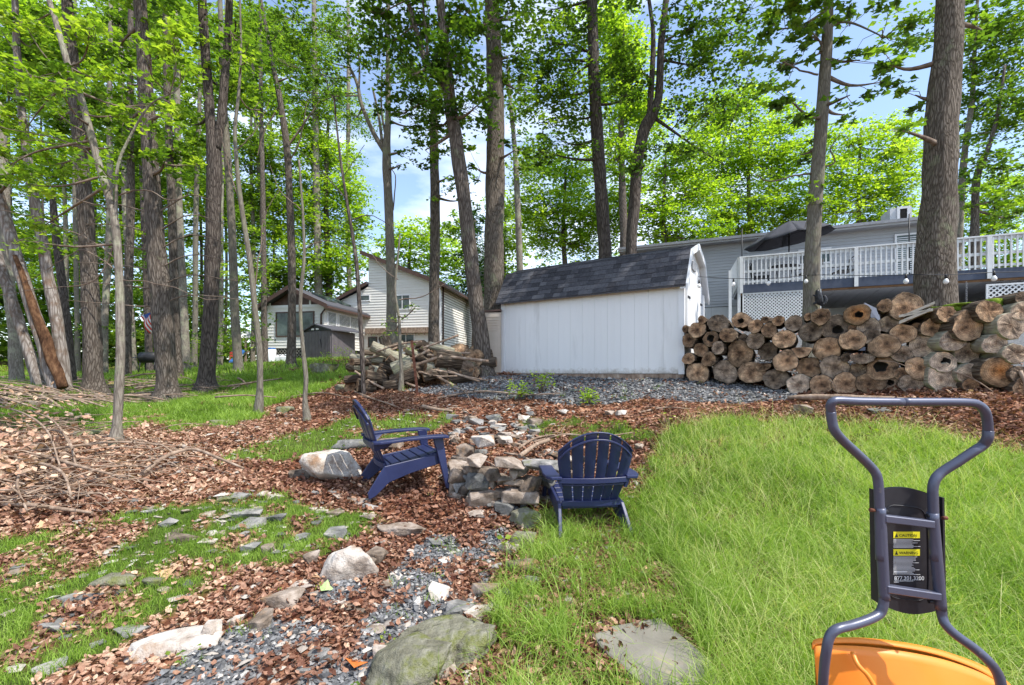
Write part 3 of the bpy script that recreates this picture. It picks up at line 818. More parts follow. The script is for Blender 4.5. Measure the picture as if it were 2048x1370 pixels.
# right: the two trees standing behind the log wall
tree('thick straight ridged trunk rising behind the right end of the log wall', 7.0,
     [(1872,608,92),(1870,540,84),(1878,400,78),(1884,250,72),(1896,100,64),(1899,0,58)], bark='bark_big', sides=28, seed=2, T=ML, leaf_s=.11,
     blobs=[(1830,190,40,60,.5),(1965,60,60,50,.35),(1800,260,50,40,.45),(1780,130,40,50,.4)],
     upper=[(-1.5,-.5,9.6,1.7,1500),(1.2,.8,10,1.8,1500),(0,-2,11.5,2,1500),(-2.8,-2.4,10.5,1.6,900)], ridge=.16, flare=1.2)
tree('slender smooth grey tree with a climbing black figure on its trunk', 8.5,
     [(1622,622,36),(1626,480,32),(1636,330,29),(1648,170,26),(1655,60,22),(1657,0,20)], bark='bark_smooth', seed=3, T=ML, leaf_s=.12, ridge=.03,
     limbs=[[(1642,105,11),(1660,45+10,8),(1700,45,5),(1770,75,3)]],
     blobs=[(1600,50,80,55,.8),(1560,130,70,45,.75),(1580,200,60,45,.7),(1700,45,70,35,.6),(1765,60,70,40,.6),(1720,120,70,35,.35),(1760,165,60,35,.4),(1700,190,50,25,.3),(1600,310,50,35,.5),(1540,60,60,50,.6),(1625,395,35,35,.4),(1690,230,30,18,.25),(1575,20,60,30,.7),(1810,40,50,40,.5)],
     bare=[[(1628,340,5),(1670,325,4),(1660,300,3),(1680,270,2)],[(1628,345,5),(1590,352,4),(1540,362,3),(1510,350,2)],[(1636,150,5),(1600,140,4),(1560,120,3)],[(1640,340,3),(1618,420,2),(1610,455,1.5)]],
     upper=[(-1,0,11.4,1.6,1100),(1.4,-1.3,11.2,1.6,900),(-2.2,-1.5,12,1.6,800)])
# centre: trees round the shed
tree('tall dark trunk rising behind the left part of the shed roof', 13.0,
     [(1210,505,27),(1203,400,26),(1194,260,25),(1188,150,23),(1186,60,21),(1184,0,20)], bark='bark_dark', seed=4, leaf_s=.12, leaf='leaf', tmean=.45,
     blobs=[(1100,90,80,60,1),(1085,190,70,60,1),(1155,60,60,50,.9),(1140,170,70,70,1),(1120,280,80,45,.8),(1228,120,50,60,.8),(1060,120,40,60,.6),(1255,190,50,50,.7),(1160,240,60,50,.9),(1075,300,40,40,.6),(1100,20,70,30,.7)],
     bare=[[(1190,122,5),(1150,150,4),(1130,175,2),(1110,200,1)],[(1188,105,4),(1160,103,3),(1120,108,2)]],
     upper=[(0,0,14,2.2,1500),(-2,-2,13.5,1.8,900)])
tree('crooked dark trunk bending right and forking above the shed roof', 12.5,
     [(1262,500,23),(1268,420,23),(1274,330,23),(1288,262,24),(1303,232,24),(1316,200,17),(1320,150,15),(1322,90,14),(1332,0,12)], bark='bark_dark', seed=5, leaf_s=.12, tmean=.4,
     limbs=[[(1300,240,15),(1301,200,13),(1305,130,11),(1306,60,9),(1298,0,7)],[(1312,238,8),(1350,265,5),(1400,300,4),(1450,330,2,.4)],[(1325,85,6),(1370,60,4),(1440,35,2)]],
     blobs=[(1375,60,80,50,1),(1400,130,90,55,1),(1465,70,80,55,.9),(1430,205,75,45,.9),(1335,290,50,35,.6),(1410,300,70,40,.7),(1290,330,60,45,.7),(1500,150,60,50,.7),(1370,220,50,50,.7),(1280,130,50,45,.6),(1500,20,70,35,.7),(1380,15,60,25,.7)],
     upper=[(0,0,13.5,2.2,1300),(2.2,-2,13.5,1.8,900)])
tree('thick pale grey trunk standing behind the left corner of the shed', 10.5,
     [(988,615,40),(988,500,38),(990,380,37),(992,240,34),(988,120,32),(984,0,29)], bark='bark_big', sides=24, seed=6, leaf_s=.11, tmean=.4,
     limbs=[[(984,240,11),(972,215,9),(960,190,7),(945,172,4)]],
     blobs=[(1025,40,50,50,.6),(1035,180,40,70,.55),(1030,300,35,40,.45),(945,330,40,35,.4),(1020,110,40,50,.6)],
     upper=[(0,0,12,2,1500),(-1.5,-2,11.5,1.7,900),(1.6,-1.5,12.4,1.6,800)], ridge=.14)
tree('leaning forked trunk rising beside the beige storage cabinet', 9.4,
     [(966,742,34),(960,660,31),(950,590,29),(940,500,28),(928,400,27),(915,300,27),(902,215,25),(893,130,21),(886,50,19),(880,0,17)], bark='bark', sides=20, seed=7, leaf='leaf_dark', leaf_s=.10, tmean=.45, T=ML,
     limbs=[[(903,195,17),(880,160,15),(850,118,13),(835,70,11),(815,0,9)],[(855,120,6),(852,60,5),(845,0,4)]],
     blobs=[(850,50,110,60,1),(930,100,80,60,1),(820,150,70,60,.9),(955,210,50,60,.8),(880,255,70,45,.8),(1000,40,60,50,.7),(770,90,60,60,.8),(900,170,60,60,.8),(800,230,50,45,.7),(850,300,50,30,.5),(940,20,60,40,.9),(760,30,60,40,.7)],
     upper=[(-1,-.5,11,2,1600),(1,-2,11,1.7,1100),(-2.4,-2,10.6,1.5,800)], ridge=.13)
tree('straight trunk between the leaning fork and the white house corner', 14.0,
     [(868,690,23),(868,600,21),(870,480,20),(870,380,19),(868,280,17),(868,200,13)], bark='bark', seed=8, leaf_s=.12, tmean=.45,
     blobs=[(870,200,45,50,.8),(900,270,40,40,.6),(850,130,50,50,.7),(900,350,45,35,.35),(925,400,30,30,.25),(880,390,20,20,.2)])
tree('grey tree forking into three before the white house gable', 12.8,
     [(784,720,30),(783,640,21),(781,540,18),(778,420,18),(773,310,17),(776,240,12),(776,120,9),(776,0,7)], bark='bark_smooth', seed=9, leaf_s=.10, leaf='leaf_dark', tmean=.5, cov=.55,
     limbs=[[(771,305,12),(745,262,9),(722,205,8),(715,170,7),(700,135,5)],[(717,185,5),(719,140,4),(716,90,3)],[(765,292,7),(757,230,5),(745,175,4)],[(773,280,6),(763,220,4),(764,140,3)]],
     blobs=[(650,55,80,55,.75),(720,60,80,55,.85),(600,90,60,55,.7),(645,150,65,40,.7),(790,140,50,60,.8),(835,200,50,50,.7),(850,255,45,35,.6),(700,150,45,30,.4),(810,300,40,28,.5),(560,30,60,50,.7),(560,130,50,40,.5),(640,205,50,22,.45),(590,180,50,35,.4),(715,235,25,18,.2),(800,330,25,14,.4)],
     bare=[[(786,420,3),(790,350,2),(768,330,1.5)]], upper=[(0,0,13.5,2,1000)])
# middle distance: saplings and slim trees left of the wood heap
tree('thin dark sapling leaning over the left end of the wood heap', 8.0,
     [(727,790,10),(724,700,10),(718,600,9),(712,520,8),(700,440,7),(690,380,6),(680,310,5),(672,240,4),(668,200,3)], bark='bark_dark', seed=10, leaf='leaf_dark', leaf_s=.09, sides=8, top=0,
     blobs=[(668,190,35,20,.5),(650,150,40,25,.5)], bare=[[(700,440,3),(740,430,2),(780,450,1.5)],[(695,400,3),(640,340,2),(600,300,1)],[(688,350,2),(730,290,1.2)]])
tree('pale bare sapling growing before the middle of the wood heap', 8.1,
     [(802,790,9),(803,740,8),(800,700,7),(798,640,6),(790,580,5),(795,520,4),(800,470,3)], bark='bark_smooth', seed=11, leaf='leaf', leaf_s=.07, sides=8, top=0,
     blobs=[(790,640,30,14,.25),(830,615,20,10,.25),(770,660,30,10,.25),(815,690,20,10,.2)], bare=[[(799,600,3),(850,590,2),(900,560,1.2)],[(796,560,2),(760,530,1.5),(740,500,1)]])
tree('slim brown tree before the left wall of the sunroom', 15.0,
     [(582,728,20),(584,640,17),(584,540,16),(580,420,15),(574,300,14),(560,200,12),(548,140,10),(535,70,8),(522,0,6)], bark='bark', seed=12, leaf_s=.12, leaf='leaf_dark',
     blobs=[(560,60,50,50,.4),(600,150,40,30,.3)], bare=[[(578,290,5),(610,245,4),(640,200,2)],[(575,330,4),(600,280,3),(615,200,2)],[(560,210,4),(530,260,3),(515,310,2)]])
tree('crooked knobbly sapling standing in the leaves right of the small lawn', 6.4,
     [(614,846,12),(610,800,11),(612,756,10),(606,700,9),(601,630,8),(602,580,8),(608,520,7),(607,456,6),(604,400,5),(598,320,4)], bark='bark_smooth', seed=13, leaf_s=.08, sides=8, top=0, ridge=.05,
     bare=[[(606,500,3),(650,480,2),(700,500,1)],[(603,420,2.5),(560,380,1.6),(540,330,1)]])
tree('grey sapling with a swollen foot at the edge of the small lawn', 7.2,
     [(517,829,15),(520,770,14),(519,700,13),(510,620,12),(502,540,12),(492,470,11),(481,400,10),(474,330,9),(470,260,8),(478,180,6),(482,100,5),(480,0,4)], bark='bark_smooth', seed=14, leaf_s=.09, sides=10, ridge=.05,
     bare=[[(508,600,4),(520,500,3),(530,430,2),(560,380,1)],[(480,400,4),(455,330,3),(440,250,1.5)],[(474,300,3),(510,260,2),(540,200,1)]], blobs=[(500,120,40,40,.3),(460,60,40,50,.4),(520,220,30,30,.25)])
tree('big forked trunk with a dark ring at its foot on the small lawn', 11.0,
     [(413,782,42),(414,750,36),(420,650,33),(425,520,32),(428,400,31),(428,310,31),(420,230,22),(412,120,20),(404,0,19)], bark='bark_dark', sides=22, seed=15, leaf_s=.12, tmean=.5,
     limbs=[[(432,300,21),(442,240,19),(450,150,17),(457,60,15),(459,0,14)]],
     blobs=[(400,60,50,60,.35),(440,170,40,50,.3),(380,250,40,50,.4),(470,40,40,40,.3)], upper=[(-1,0,12,2,1200),(1.6,0,12,1.8,900)], ridge=.12)
tree('thickest trunk of the left wood, flaring foot in short grass', 9.6,
     [(336,806,52),(334,770,46),(330,700,46),(322,600,42),(313,500,39),(306,400,36),(298,280,33),(290,150,30),(280,0,28)], bark='bark', sides=26, seed=16, leaf_s=.12, tmean=.55,
     blobs=[(330,110,50,60,.6),(250,240,50,60,.6),(350,210,40,50,.6),(330,320,50,50,.5),(240,90,50,60,.7),(370,330,30,40,.4)], bare=[[(310, 430 + k * 37, 4), (310 + s * 70, 400 + k * 40 - s * 10, 3), (310 + s * (130 + k * 9), 410 + k * 38, 1.5)] for k in range(6) for s in (-1, 1)], upper=[(-1,0,11,2,1200),(1,-2,11,1.7,1000)], ridge=.15)
tree('brown trunk with a broad foot among fallen branches', 9.8,
     [(188,797,52),(187,740,44),(184,650,41),(178,540,38),(172,440,36),(163,320,32),(150,180,29),(140,60,26),(134,0,25)], bark='bark', sides=24, seed=17, leaf_s=.12, tmean=.55,
     blobs=[(140,100,70,60,.8),(200,200,60,50,.7),(120,240,60,50,.8)], upper=[(0,0,11,2,1200)], ridge=.14)
COVER = 3.0
tree('slender pale speckled tree leaning left, nearest trunk to the brush', 5.2,
     [(231,892,27),(234,850,22),(238,780,21),(241,700,20),(240,620,19),(238,540,18),(230,450,18),(214,380,17),(198,330,17),(180,260,17),(160,190,16),(142,150,15),(125,90,14),(108,30,13),(98,0,12)], bark='bark_pale', sides=18, seed=18, leaf_s=.072, T=ML, leaf='leaf', tmean=.66, ridge=.03, twig_r=.004,
     limbs=[[(232,440,9),(232,400,8),(236,330,7),(262,270,6),(300,210,4),(340,188,3)]],
     blobs=[(330,60,60,50,.4),(120,180,60,40,.4),(300,220,50,40,.3),(100,330,60,35,.35),(200,330,40,30,.3),(370,150,40,40,.25),(50,50,70,50,.45),(60,150,70,45,.45),(50,260,60,40,.45),(180,60,60,50,.4),(60,370,60,35,.4),(230,150,50,40,.35),(90,450,60,30,.35),(240,230,40,30,.3),(300,110,40,40,.3),(20,330,50,30,.4),(150,280,50,30,.35),(40,480,50,22,.3)],
     bare=[[(200,325,5),(150,290,4),(80,270,3),(0,255,2)],[(180,270,5),(120,230,4),(60,150,3),(0,60,2)],[(225,420,4),(160,400,3),(90,385,2),(0,390,1.5)],[(215,300,4),(130,290,3),(40,280,2),(-20,300,1.5)],[(238,520,4),(180,480,3),(90,440,2.5),(0,420,1.5)],[(240,545,4),(170,500,3),(120,520,2),(60,560,1.5),(0,575,1)],[(236,470,4),(190,560,3),(100,575,2),(0,590,1.2)],[(150,180,4),(90,110,3),(30,20,2)],[(240,560,3),(330,570,2),(430,600,1.4),(480,560,1)],[(236,390,4),(290,380,3),(350,400,2),(400,360,1)],[(232,360,3),(210,420,2),(150,480,1.5)]])
COVER = 2.6
# far left: broken pale trunks
scarred = tree('pale peeling trunk split by a rusty brown scar, leaning left', 9.0,
     [(112,772,38),(100,740,33),(88,690,33),(72,640,32),(56,590,31),(40,540,30),(20,470,28),(0,400,26),(-30,300,22)], bark='bark_birch', seed=19, sides=18, leaf_s=.12, top=0, blobs=[(30,330,60,50,.6),(-20,240,60,50,.6)])
M['rot'] = mat('rotten_wood', [(0.3, (.03, .017, .012)), (.5, (.10, .052, .03)), (.75, (.24, .14, .08))], scale=14, rough=1, bump=1.0, dist=.03, stretch=(1, 1, .3), spec=.05)
_q = [Vector(P(px, py, 8.93)) for px, py in ((126,776),(108,725),(92,680),(76,640),(60,595),(46,555),(30,510))]
_c = curve(_q, 6); _m = MB(); _m.tube(_c, list(np.linspace(.10, .03, len(_c))), 12, rough=.5, ridge=.35, seed=3.3); _m.build('rotten_scar', 'rot', scarred)
tree('pale trunk with brown rot at its foot beside the scarred one', 9.3,
     [(130,776,34),(121,700,30),(110,620,29),(97,560,27),(88,500,25),(76,440,24),(60,350,22),(45,240,19),(35,120,17),(30,0,15)], bark='bark_birch', seed=20, sides=16, leaf_s=.12, blobs=[(70,100,60,60,.7),(20,180,50,50,.6)])
tree('pale leaning trunk at the far left edge of the wood', 9.6,
     [(78,772,31),(56,700,26),(30,620,26),(10,560,25),(-12,490,24),(-40,400,20)], bark='bark_birch', seed=21, sides=14, top=0)
tree('grey upright trunk behind the leaning pale trunks', 12.5,
     [(34,756,34),(30,680,30),(22,600,28),(14,500,26),(8,380,24),(0,200,20)], bark='bark_pale', seed=22, sides=14, top=0)
tree('short dark snag behind the pale trunks', 12.0,
     [(142,762,26),(136,680,22),(128,600,20),(118,520,19),(110,450,17),(104,380,12)], bark='bark_dark', seed=23, sides=12, top=0)
# slim trunks standing farther back in the left wood: (px, base py, top px, width, Y, bark, look)
for i, (bx_, tp, w, Y_, bk, lab) in enumerate([
    (252, 262, 20, 16, 'bark', 'slim brown trunk just right of the speckled pale tree, farther back'),
    (268, 240, 13, 22, 'bark_pale', 'thin pale trunk beside the distant bench in the wood'),
    (207, 222, 16, 19, 'bark_pale', 'pale slim trunk behind the broad-footed brown tree'),
    (372, 350, 18, 17, 'bark_pale', 'pale trunk between the thickest trunk and the forked one'),
    (388, 402, 12, 21, 'bark_smooth', 'thin straight trunk close behind the forked trunk'),
    (355, 330, 20, 14, 'bark', 'grey brown trunk half hidden by the thickest trunk'),
    (477, 440, 18, 14.5, 'bark_smooth', 'leaning grey trunk right of the forked trunk'),
    (155, 150, 12, 24, 'bark_smooth', 'thin far trunk left of the broad-footed brown tree'),
    (440, 452, 10, 26, 'bark_pale', 'very thin pale trunk far behind the forked trunk'),
    (300, 275, 15, 20, 'bark_dark', 'dark slim trunk behind the small hanging flag'),
    (530, 520, 12, 22, 'bark', 'slim trunk left of the sunroom'),
    (546, 500, 10, 30, 'bark_pale', 'far pale trunk near the white drums'),
    (640, 628, 17, 31, 'bark_pale', 'pale trunk rising behind the sunroom roof'),
    (700, 696, 11, 36, 'bark_pale', 'thin pale trunk behind the low left roof of the white house')]):
    Yb = Y_; xb = (bx_ - CX) / F * Yb
    pyb = HY - (g1(xb, Yb) - EYE) / Yb * F
    r_ = random.Random(i)
    tree(lab, Yb, [(bx_, pyb, w * 1.2), (bx_ + (tp - bx_) * .2, pyb - 120, w), (bx_ + (tp - bx_) * .5 + r_.uniform(-6, 6), 420, w * .9), (bx_ + (tp - bx_) * .8, 200, w * .75), (tp, 0, w * .55)],
         bark=bk, seed=30 + i, sides=10, leaf_s=.17, leaf='leaf', top=2, flare=1.2,
         blobs=[(tp + r_.uniform(-50, 50), r_.uniform(20, 330), r_.uniform(45, 75), r_.uniform(35, 60), .55) for _ in range(3)])
tree('pale bare trunk in the gap left of the shed roof', 20, [(1040,560,14),(1038,480,13),(1034,380,12),(1030,300,10),(1022,220,8),(1015,130,6)], bark='bark_pale', seed=50, sides=10, leaf_s=.16, top=0, blobs=[(1060,330,50,50,.5),(1030,230,40,40,.5)])
# far right
tree('slim grey tree behind the deck railing, next to the thick trunk', 17.5, [(1915,520,18),(1922,400,17),(1930,300,15),(1944,200,12),(1950,90,9),(1955,0,7)], bark='bark_pale', seed=51, sides=10, leaf_s=.15,
     blobs=[(1985,60,90,55,1),(2010,150,70,60,1),(1960,215,60,45,.8),(1940,120,40,60,.6),(2040,60,60,60,.8)], upper=[(0,0,15.5,2.2,900)])
tree('forked tree behind the right end of the deck railing', 16.0, [(1950,510,22),(1950,420,18),(1955,350,17),(1975,300,12),(1995,230,9),(2010,130,6)], bark='bark', seed=52, sides=10, leaf_s=.14, top=0,
     blobs=[(2015,250,60,50,1),(1975,320,50,40,.8),(2035,340,40,50,.7),(2045,200,50,50,.9),(1935,380,40,30,.5),(2040,430,40,30,.6),(1990,400,50,30,.5),(1930,270,35,40,.4)])

COVER = 2.3
# background trees: crowns seen between the trunks
def bgtree(label, Y, px, blobs, leaf='leaf_bright', leaf_s=.2, w=14, bark='bark', tmean=.5, seed=1, group=None, cat='tree', name='tree', top_py=None, trans=None):
    xb = (px - CX) / F * Y
    pyb = HY - (g1(xb, Y) - EYE) / Y * F
    tp = top_py if top_py is not None else min(b[1] for b in blobs)
    return tree(label, Y, [(px, pyb, w), (px + 3, (pyb * .7 + tp * .3), w * .85), (px - 3, (pyb * .35 + tp * .65), w * .6), (px + 2, max(tp, 6), w * .3)],
                blobs=blobs, leaf=leaf, leaf_s=leaf_s, bark=bark, tmean=tmean, seed=seed, group=group, sides=8, top=0, cat=cat, name=name, twig_r=.012, depthr=1.1)
COVER = 2.9
bgtree('big rounded bright green maple behind the sunroom', 32, 655, [(625,280,50,45,1.2),(665,320,60,45,1.2),(615,380,85,55,1.3),(690,385,50,50,1.2),(640,450,100,55,1.3),(720,440,30,40,.8),(600,520,95,50,1.2),(690,520,60,45,1.1),(580,580,60,45,1),(655,570,50,40,1),(700,590,40,30,.8),(590,230,40,30,.9)], leaf_s=.21, seed=60, w=18)
bgtree('tall bright yellow-green maple behind the shed, reaching highest', 24, 1245, [(1230,60,50,45,1.2),(1200,40,50,40,1),(1255,110,50,50,1.2),(1215,150,60,50,1),(1270,180,40,50,1),(1240,240,70,50,1.1),(1300,240,50,45,1),(1230,310,70,45,1)], leaf_s=.17, seed=61, w=20, tmean=.6)
bgtree('light green maple behind the middle of the shed roof', 27, 1130, [(1085,335,60,45,1),(1150,350,60,50,1),(1105,420,85,50,1.2),(1180,430,70,50,1.2),(1075,470,50,45,1),(1150,490,80,40,1.2),(1230,440,60,50,1.1),(1060,400,40,40,.8)], leaf_s=.19, seed=62)
bgtree('light green maple behind the right part of the shed roof', 26, 1330, [(1325,340,70,50,1.1),(1300,420,70,45,1.1),(1385,390,75,55,1.2),(1340,470,80,40,1.2),(1250,380,50,45,1),(1415,460,50,30,1),(1390,300,60,45,.9)], leaf_s=.19, seed=63)
bgtree('bright maple behind the grey house and the umbrella', 30, 1500, [(1425,240,60,50,1),(1480,215,70,45,1.1),(1560,245,55,40,1),(1500,300,85,55,1.2),(1440,350,65,55,1.1),(1560,340,60,50,1.1),(1525,405,90,50,1.3),(1440,430,60,40,1.1),(1600,420,60,40,1.2),(1590,290,50,45,.9),(1480,460,70,30,1.2)], leaf_s=.21, seed=64, tmean=.55)
bgtree('yellow-green maple behind the roof vent of the grey house', 28, 1720, [(1700,285,65,45,1.1),(1760,325,65,45,1.1),(1670,350,55,50,1.1),(1730,395,80,50,1.3),(1800,380,50,50,1.1),(1660,420,50,40,1.1),(1780,440,60,30,1.1),(1820,310,40,45,.9),(1780,255,50,30,.8)], leaf_s=.2, seed=65, tmean=.6)
bgtree('green maple behind the far end of the deck railing', 30, 1990, [(1960,440,60,45,1.1),(2020,470,60,45,1.1),(1990,380,60,50,.9),(2040,400,50,50,.9),(1940,500,50,35,1.1),(2010,530,70,30,1.2),(1900,430,40,40,.8)], leaf_s=.21, seed=66, tmean=.55)
bgtree('pale feathery tree behind the white house roof', 42, 820, [(800,480,45,35,1),(850,470,55,40,1.1),(890,500,50,40,1.1),(830,520,55,35,1.1),(900,550,50,30,1.1),(770,500,30,30,.8)], leaf_s=.3, seed=67, tmean=.6)
bgtree('dark hemlock beside the thick pale trunk', 34, 948, [(948,440,22,30,1.1),(945,480,32,30,1.2),(950,520,40,35,1.3),(945,570,48,35,1.3),(975,550,30,30,1)], leaf='needle', leaf_s=.2, seed=68, bark='bark_dark')
bgtree('mid green tree filling the gap right of the white house', 38, 1010, [(1010,420,45,45,1),(1020,490,45,45,1.1),(1000,550,50,40,1.1),(900,450,40,30,.9)], leaf='leaf', leaf_s=.28, seed=69, tmean=.6)
# woods on the left and closing the view all round
r_ = random.Random(5)
lefts = [(20,28),(85,34),(130,26),(190,38),(240,30),(300,36),(345,28),(400,34),(450,40),(505,30),(545,38),(60,44),(-60,30),(-150,24)]
looks = ['sparse','full','low-branched','tall','slender','dense','drooping','broad','spreading','thin-crowned','bushy','distant','shady','edge-of-view']
for i, (px, Yb) in enumerate(lefts):
    bl = []
    for k in range(11):
        bl.append((px + r_.uniform(-75, 75), r_.uniform(10, 620), r_.uniform(45, 80), r_.uniform(28, 48), r_.uniform(.5, .85)))
    bgtree('%s green tree in the left wood, about %s' % (looks[i], ['behind the pale leaning trunks', 'left of the broad-footed tree', 'behind the snag', 'behind the broad-footed tree', 'behind the speckled tree', 'behind the hanging flag', 'behind the thickest trunk', 'behind the forked trunk', 'by the distant playset', 'left of the sunroom', 'above the white drums', 'far behind the peeling trunks', 'at the picture edge', 'beyond the picture edge'][i]),
           Yb, px, bl, leaf=r_.choice(['leaf', 'leaf_bright', 'leaf']), leaf_s=.0072 * Yb, w=r_.uniform(9, 15) * 26 / Yb, bark=r_.choice(['bark', 'bark_pale', 'bark_dark']), tmean=.5, seed=80 + i)
def far_woods():
    gen = np.random.default_rng(99)
    n = 190; bl = []
    for i in range(n):
        a = R(-72 + 144 * (i + gen.random()) / n) if i < 150 else R(gen.uniform(75, 285))
        d = gen.uniform(48, 75)
        x = math.sin(a) * d; y = math.cos(a) * d
        h = gen.uniform(7, 17) if not (-21 < math.degrees(a) < -4) else gen.uniform(6, 12)
        for k in range(3):
            bl.append(((x + gen.normal(0, 2), y + gen.normal(0, 2), 2 + h * (k + .5) / 3), (3.2, 3.2, h / 4.5), 150 if i < 150 else 60, gen.normal(0, .1)))
    for i in range(80):   # low dense wood edge on the left
        a = R(gen.uniform(-58, -14)); dd = gen.uniform(38, 50)
        bl.append(((math.sin(a) * dd, math.cos(a) * dd, gen.uniform(2, 6.5)), (2.2, 2.2, 1.3), 170, gen.normal(.05, .12)))
    v, f, t = crown_arrays(bl, .5, T_leaf(), None, gen, None, .5, limb=False, spray_n=12)
    tag(link('distant_woods', np_mesh('distant_woods', v, f, 'leaf', t)), 'distant mass of mid green woods closing the view', 'woods', kind='stuff')
far_woods()
def understory():
    gen = np.random.default_rng(5); bl = []
    for i in range(130):
        px = gen.uniform(-150, 560); Yb = gen.uniform(17, 36)
        X = (px - CX) / F * Yb; z = g1(X, Yb) + (gen.uniform(.3, 2.6) if i < 70 else gen.uniform(2.5, 7))
        bl.append(((X, Yb, z), (1.3, 1.3, .6), 170, gen.normal(0, .1)))
    v, f, t = crown_arrays(bl, .14, T_leaf(), None, gen, None, .5, limb=False, spray_n=14)
    tag(link('undergrowth', np_mesh('undergrowth', v, f, 'leaf', t)), 'low leafy undergrowth between the trunks of the left wood', 'undergrowth', kind='stuff')
understory()

# ------------------------------------------------------------------ building materials
M['shed_panel'] = mat('white_vinyl_panel', [(0.2, (.70, .695, .69)), (0.8, (.80, .795, .79))], scale=1.2, rough=.45, bump=.05, stretch=(1, 1, .15), dirt=((.50, .49, .47), 2.0, .6, .2))
def splash(m, h, col):
    t = m.node_tree; L = t.links.new; b = t.nodes['Principled BSDF']; src = b.inputs['Base Color'].links[0].from_socket
    tcn = N(t, 'ShaderNodeTexCoord'); sp = N(t, 'ShaderNodeSeparateXYZ'); L(tcn.outputs['Object'], sp.inputs[0])
    nn = N(t, 'ShaderNodeTexNoise', Scale=9.0, Detail=8.0, Roughness=.75); L(tcn.outputs['Object'], nn.inputs['Vector'])
    ma = N(t, 'ShaderNodeMath', operation='MULTIPLY_ADD'); ma.inputs[1].default_value = -h * 2.2; L(nn.outputs['Fac'], ma.inputs[0]); L(sp.outputs['Z'], ma.inputs[2])
    mr = N(t, 'ShaderNodeMapRange'); mr.inputs[1].default_value = -h * .9; mr.inputs[2].default_value = -h * .2; mr.inputs[3].default_value = .75; mr.inputs[4].default_value = 0; L(ma.outputs[0], mr.inputs[0])
    mx_ = N(t, 'ShaderNodeMixRGB'); mx_.inputs['Color2'].default_value = (*col, 1); L(mr.outputs[0], mx_.inputs['Fac']); L(src, mx_.inputs['Color1']); L(mx_.outputs['Color'], b.inputs['Base Color'])
splash(M['shed_panel'], .16, (.34, .29, .23))
M['white_trim'] = mat('white_trim', [(0.2, (.66, .66, .67)), (0.8, (.78, .78, .79))], scale=3, rough=.45, bump=.05)
M['shingle'] = mat('asphalt_shingle', [(0.2, (.04, .04, .046)), (0.5, (.068, .068, .078)), (0.8, (.11, .11, .122))], scale=26, rough=.95, bump=.5, objrand=.55, dist=.004, spec=.1)
M['shingle_flat'] = mat('asphalt_roof', [(0.2, (.045, .045, .055)), (0.8, (.12, .12, .135))], scale=30, rough=.95, bump=.4, spec=.1)
M['grey_siding'] = mat('grey_siding', [(0.2, (.37, .38, .40)), (0.8, (.46, .47, .49))], scale=.9, rough=.55, bump=.06, stretch=(1, 1, 3), objrand=.15)
M['white_siding'] = mat('cream_siding', [(0.2, (.62, .60, .56)), (0.8, (.76, .74, .70))], scale=1.5, rough=.6, bump=.06, stretch=(1, 1, 3), objrand=.2, dirt=((.5, .48, .42), 1.5, .6, .2))
M['white_paint'] = mat('worn_white_paint', [(0.2, (.60, .60, .60)), (0.8, (.80, .80, .79))], scale=5, rough=.6, bump=.15, dirt=((.42, .40, .36), 7, .62, .12))
M['fascia_blue'] = mat('dark_slate_fascia', [(0.2, (.045, .055, .085)), (0.8, (.085, .10, .14))], scale=4, rough=.6, bump=.1)
M['joist'] = mat('raw_joist', [(0.2, (.13, .065, .03)), (0.8, (.30, .17, .09))], scale=8, rough=.9, bump=.3)
M['concrete'] = mat('painted_block', [(0.2, (.50, .505, .52)), (0.8, (.64, .64, .65))], scale=3, rough=.9, bump=.2)
M['found_white'] = mat('white_foundation', [(0.2, (.52, .53, .55)), (0.8, (.66, .67, .68))], scale=3, rough=.9, bump=.2)
M['tin'] = mat('dull_tin', [(0.2, (.20, .205, .22)), (0.8, (.34, .345, .36))], scale=2.5, rough=.55, bump=.1, stretch=(3, 1, 1))
M['tin_light'] = mat('galvanised_tin', [(0.2, (.55, .57, .62)), (0.8, (.70, .72, .77))], scale=2.5, rough=.5, bump=.1, stretch=(3, 1, 1))
M['brown_trim'] = mat('brown_trim', [(0.2, (.05, .028, .022)), (0.8, (.10, .055, .042))], scale=5, rough=.5, bump=.1)
M['black_metal'] = mat('black_metal', [(0.2, (.012, .012, .014)), (0.8, (.03, .03, .033))], scale=9, rough=.45, bump=.1)
M['window_glass'] = glassmat('window_glass', (.015, .022, .024), (.10, .14, .12))
M['umbrella_cloth'] = mat('charcoal_cloth', [(0.2, (.035, .036, .045)), (0.8, (.065, .067, .08))], scale=30, rough=.85, bump=.15)
M['resin_tan'] = mat('tan_resin', [(0.2, (.40, .335, .27)), (0.8, (.50, .43, .36))], scale=4, rough=.5, bump=.08)
M['resin_grey'] = mat('grey_brown_resin', [(0.2, (.105, .095, .105)), (0.8, (.165, .15, .16))], scale=4, rough=.6, bump=.1)
M['white_plastic'] = mat('white_plastic', [(0.2, (.68, .69, .72)), (0.8, (.80, .81, .83))], scale=4, rough=.35, bump=.03)
M['lattice_dark'] = mat('weathered_lattice', [(0.2, (.16, .15, .13)), (0.8, (.33, .31, .28))], scale=6, rough=.9, bump=.2)
M['dark_void'] = mat('void_shade', [(0.2, (.02, .018, .016)), (0.8, (.05, .045, .04))], scale=5, rough=1, bump=.2)  # near-black colour stands in for shade inside openings and hollows
M['rust'] = mat('rusty_steel', [(0.3, (.07, .028, .02)), (0.6, (.19, .075, .045)), (.8, (.30, .14, .085))], scale=18, rough=.9, bump=.5)
M['bulb'] = mat('frosted_bulb', [(0.2, (.72, .72, .70)), (0.8, (.82, .82, .80))], scale=4, rough=.15, bump=0, spec=.6)

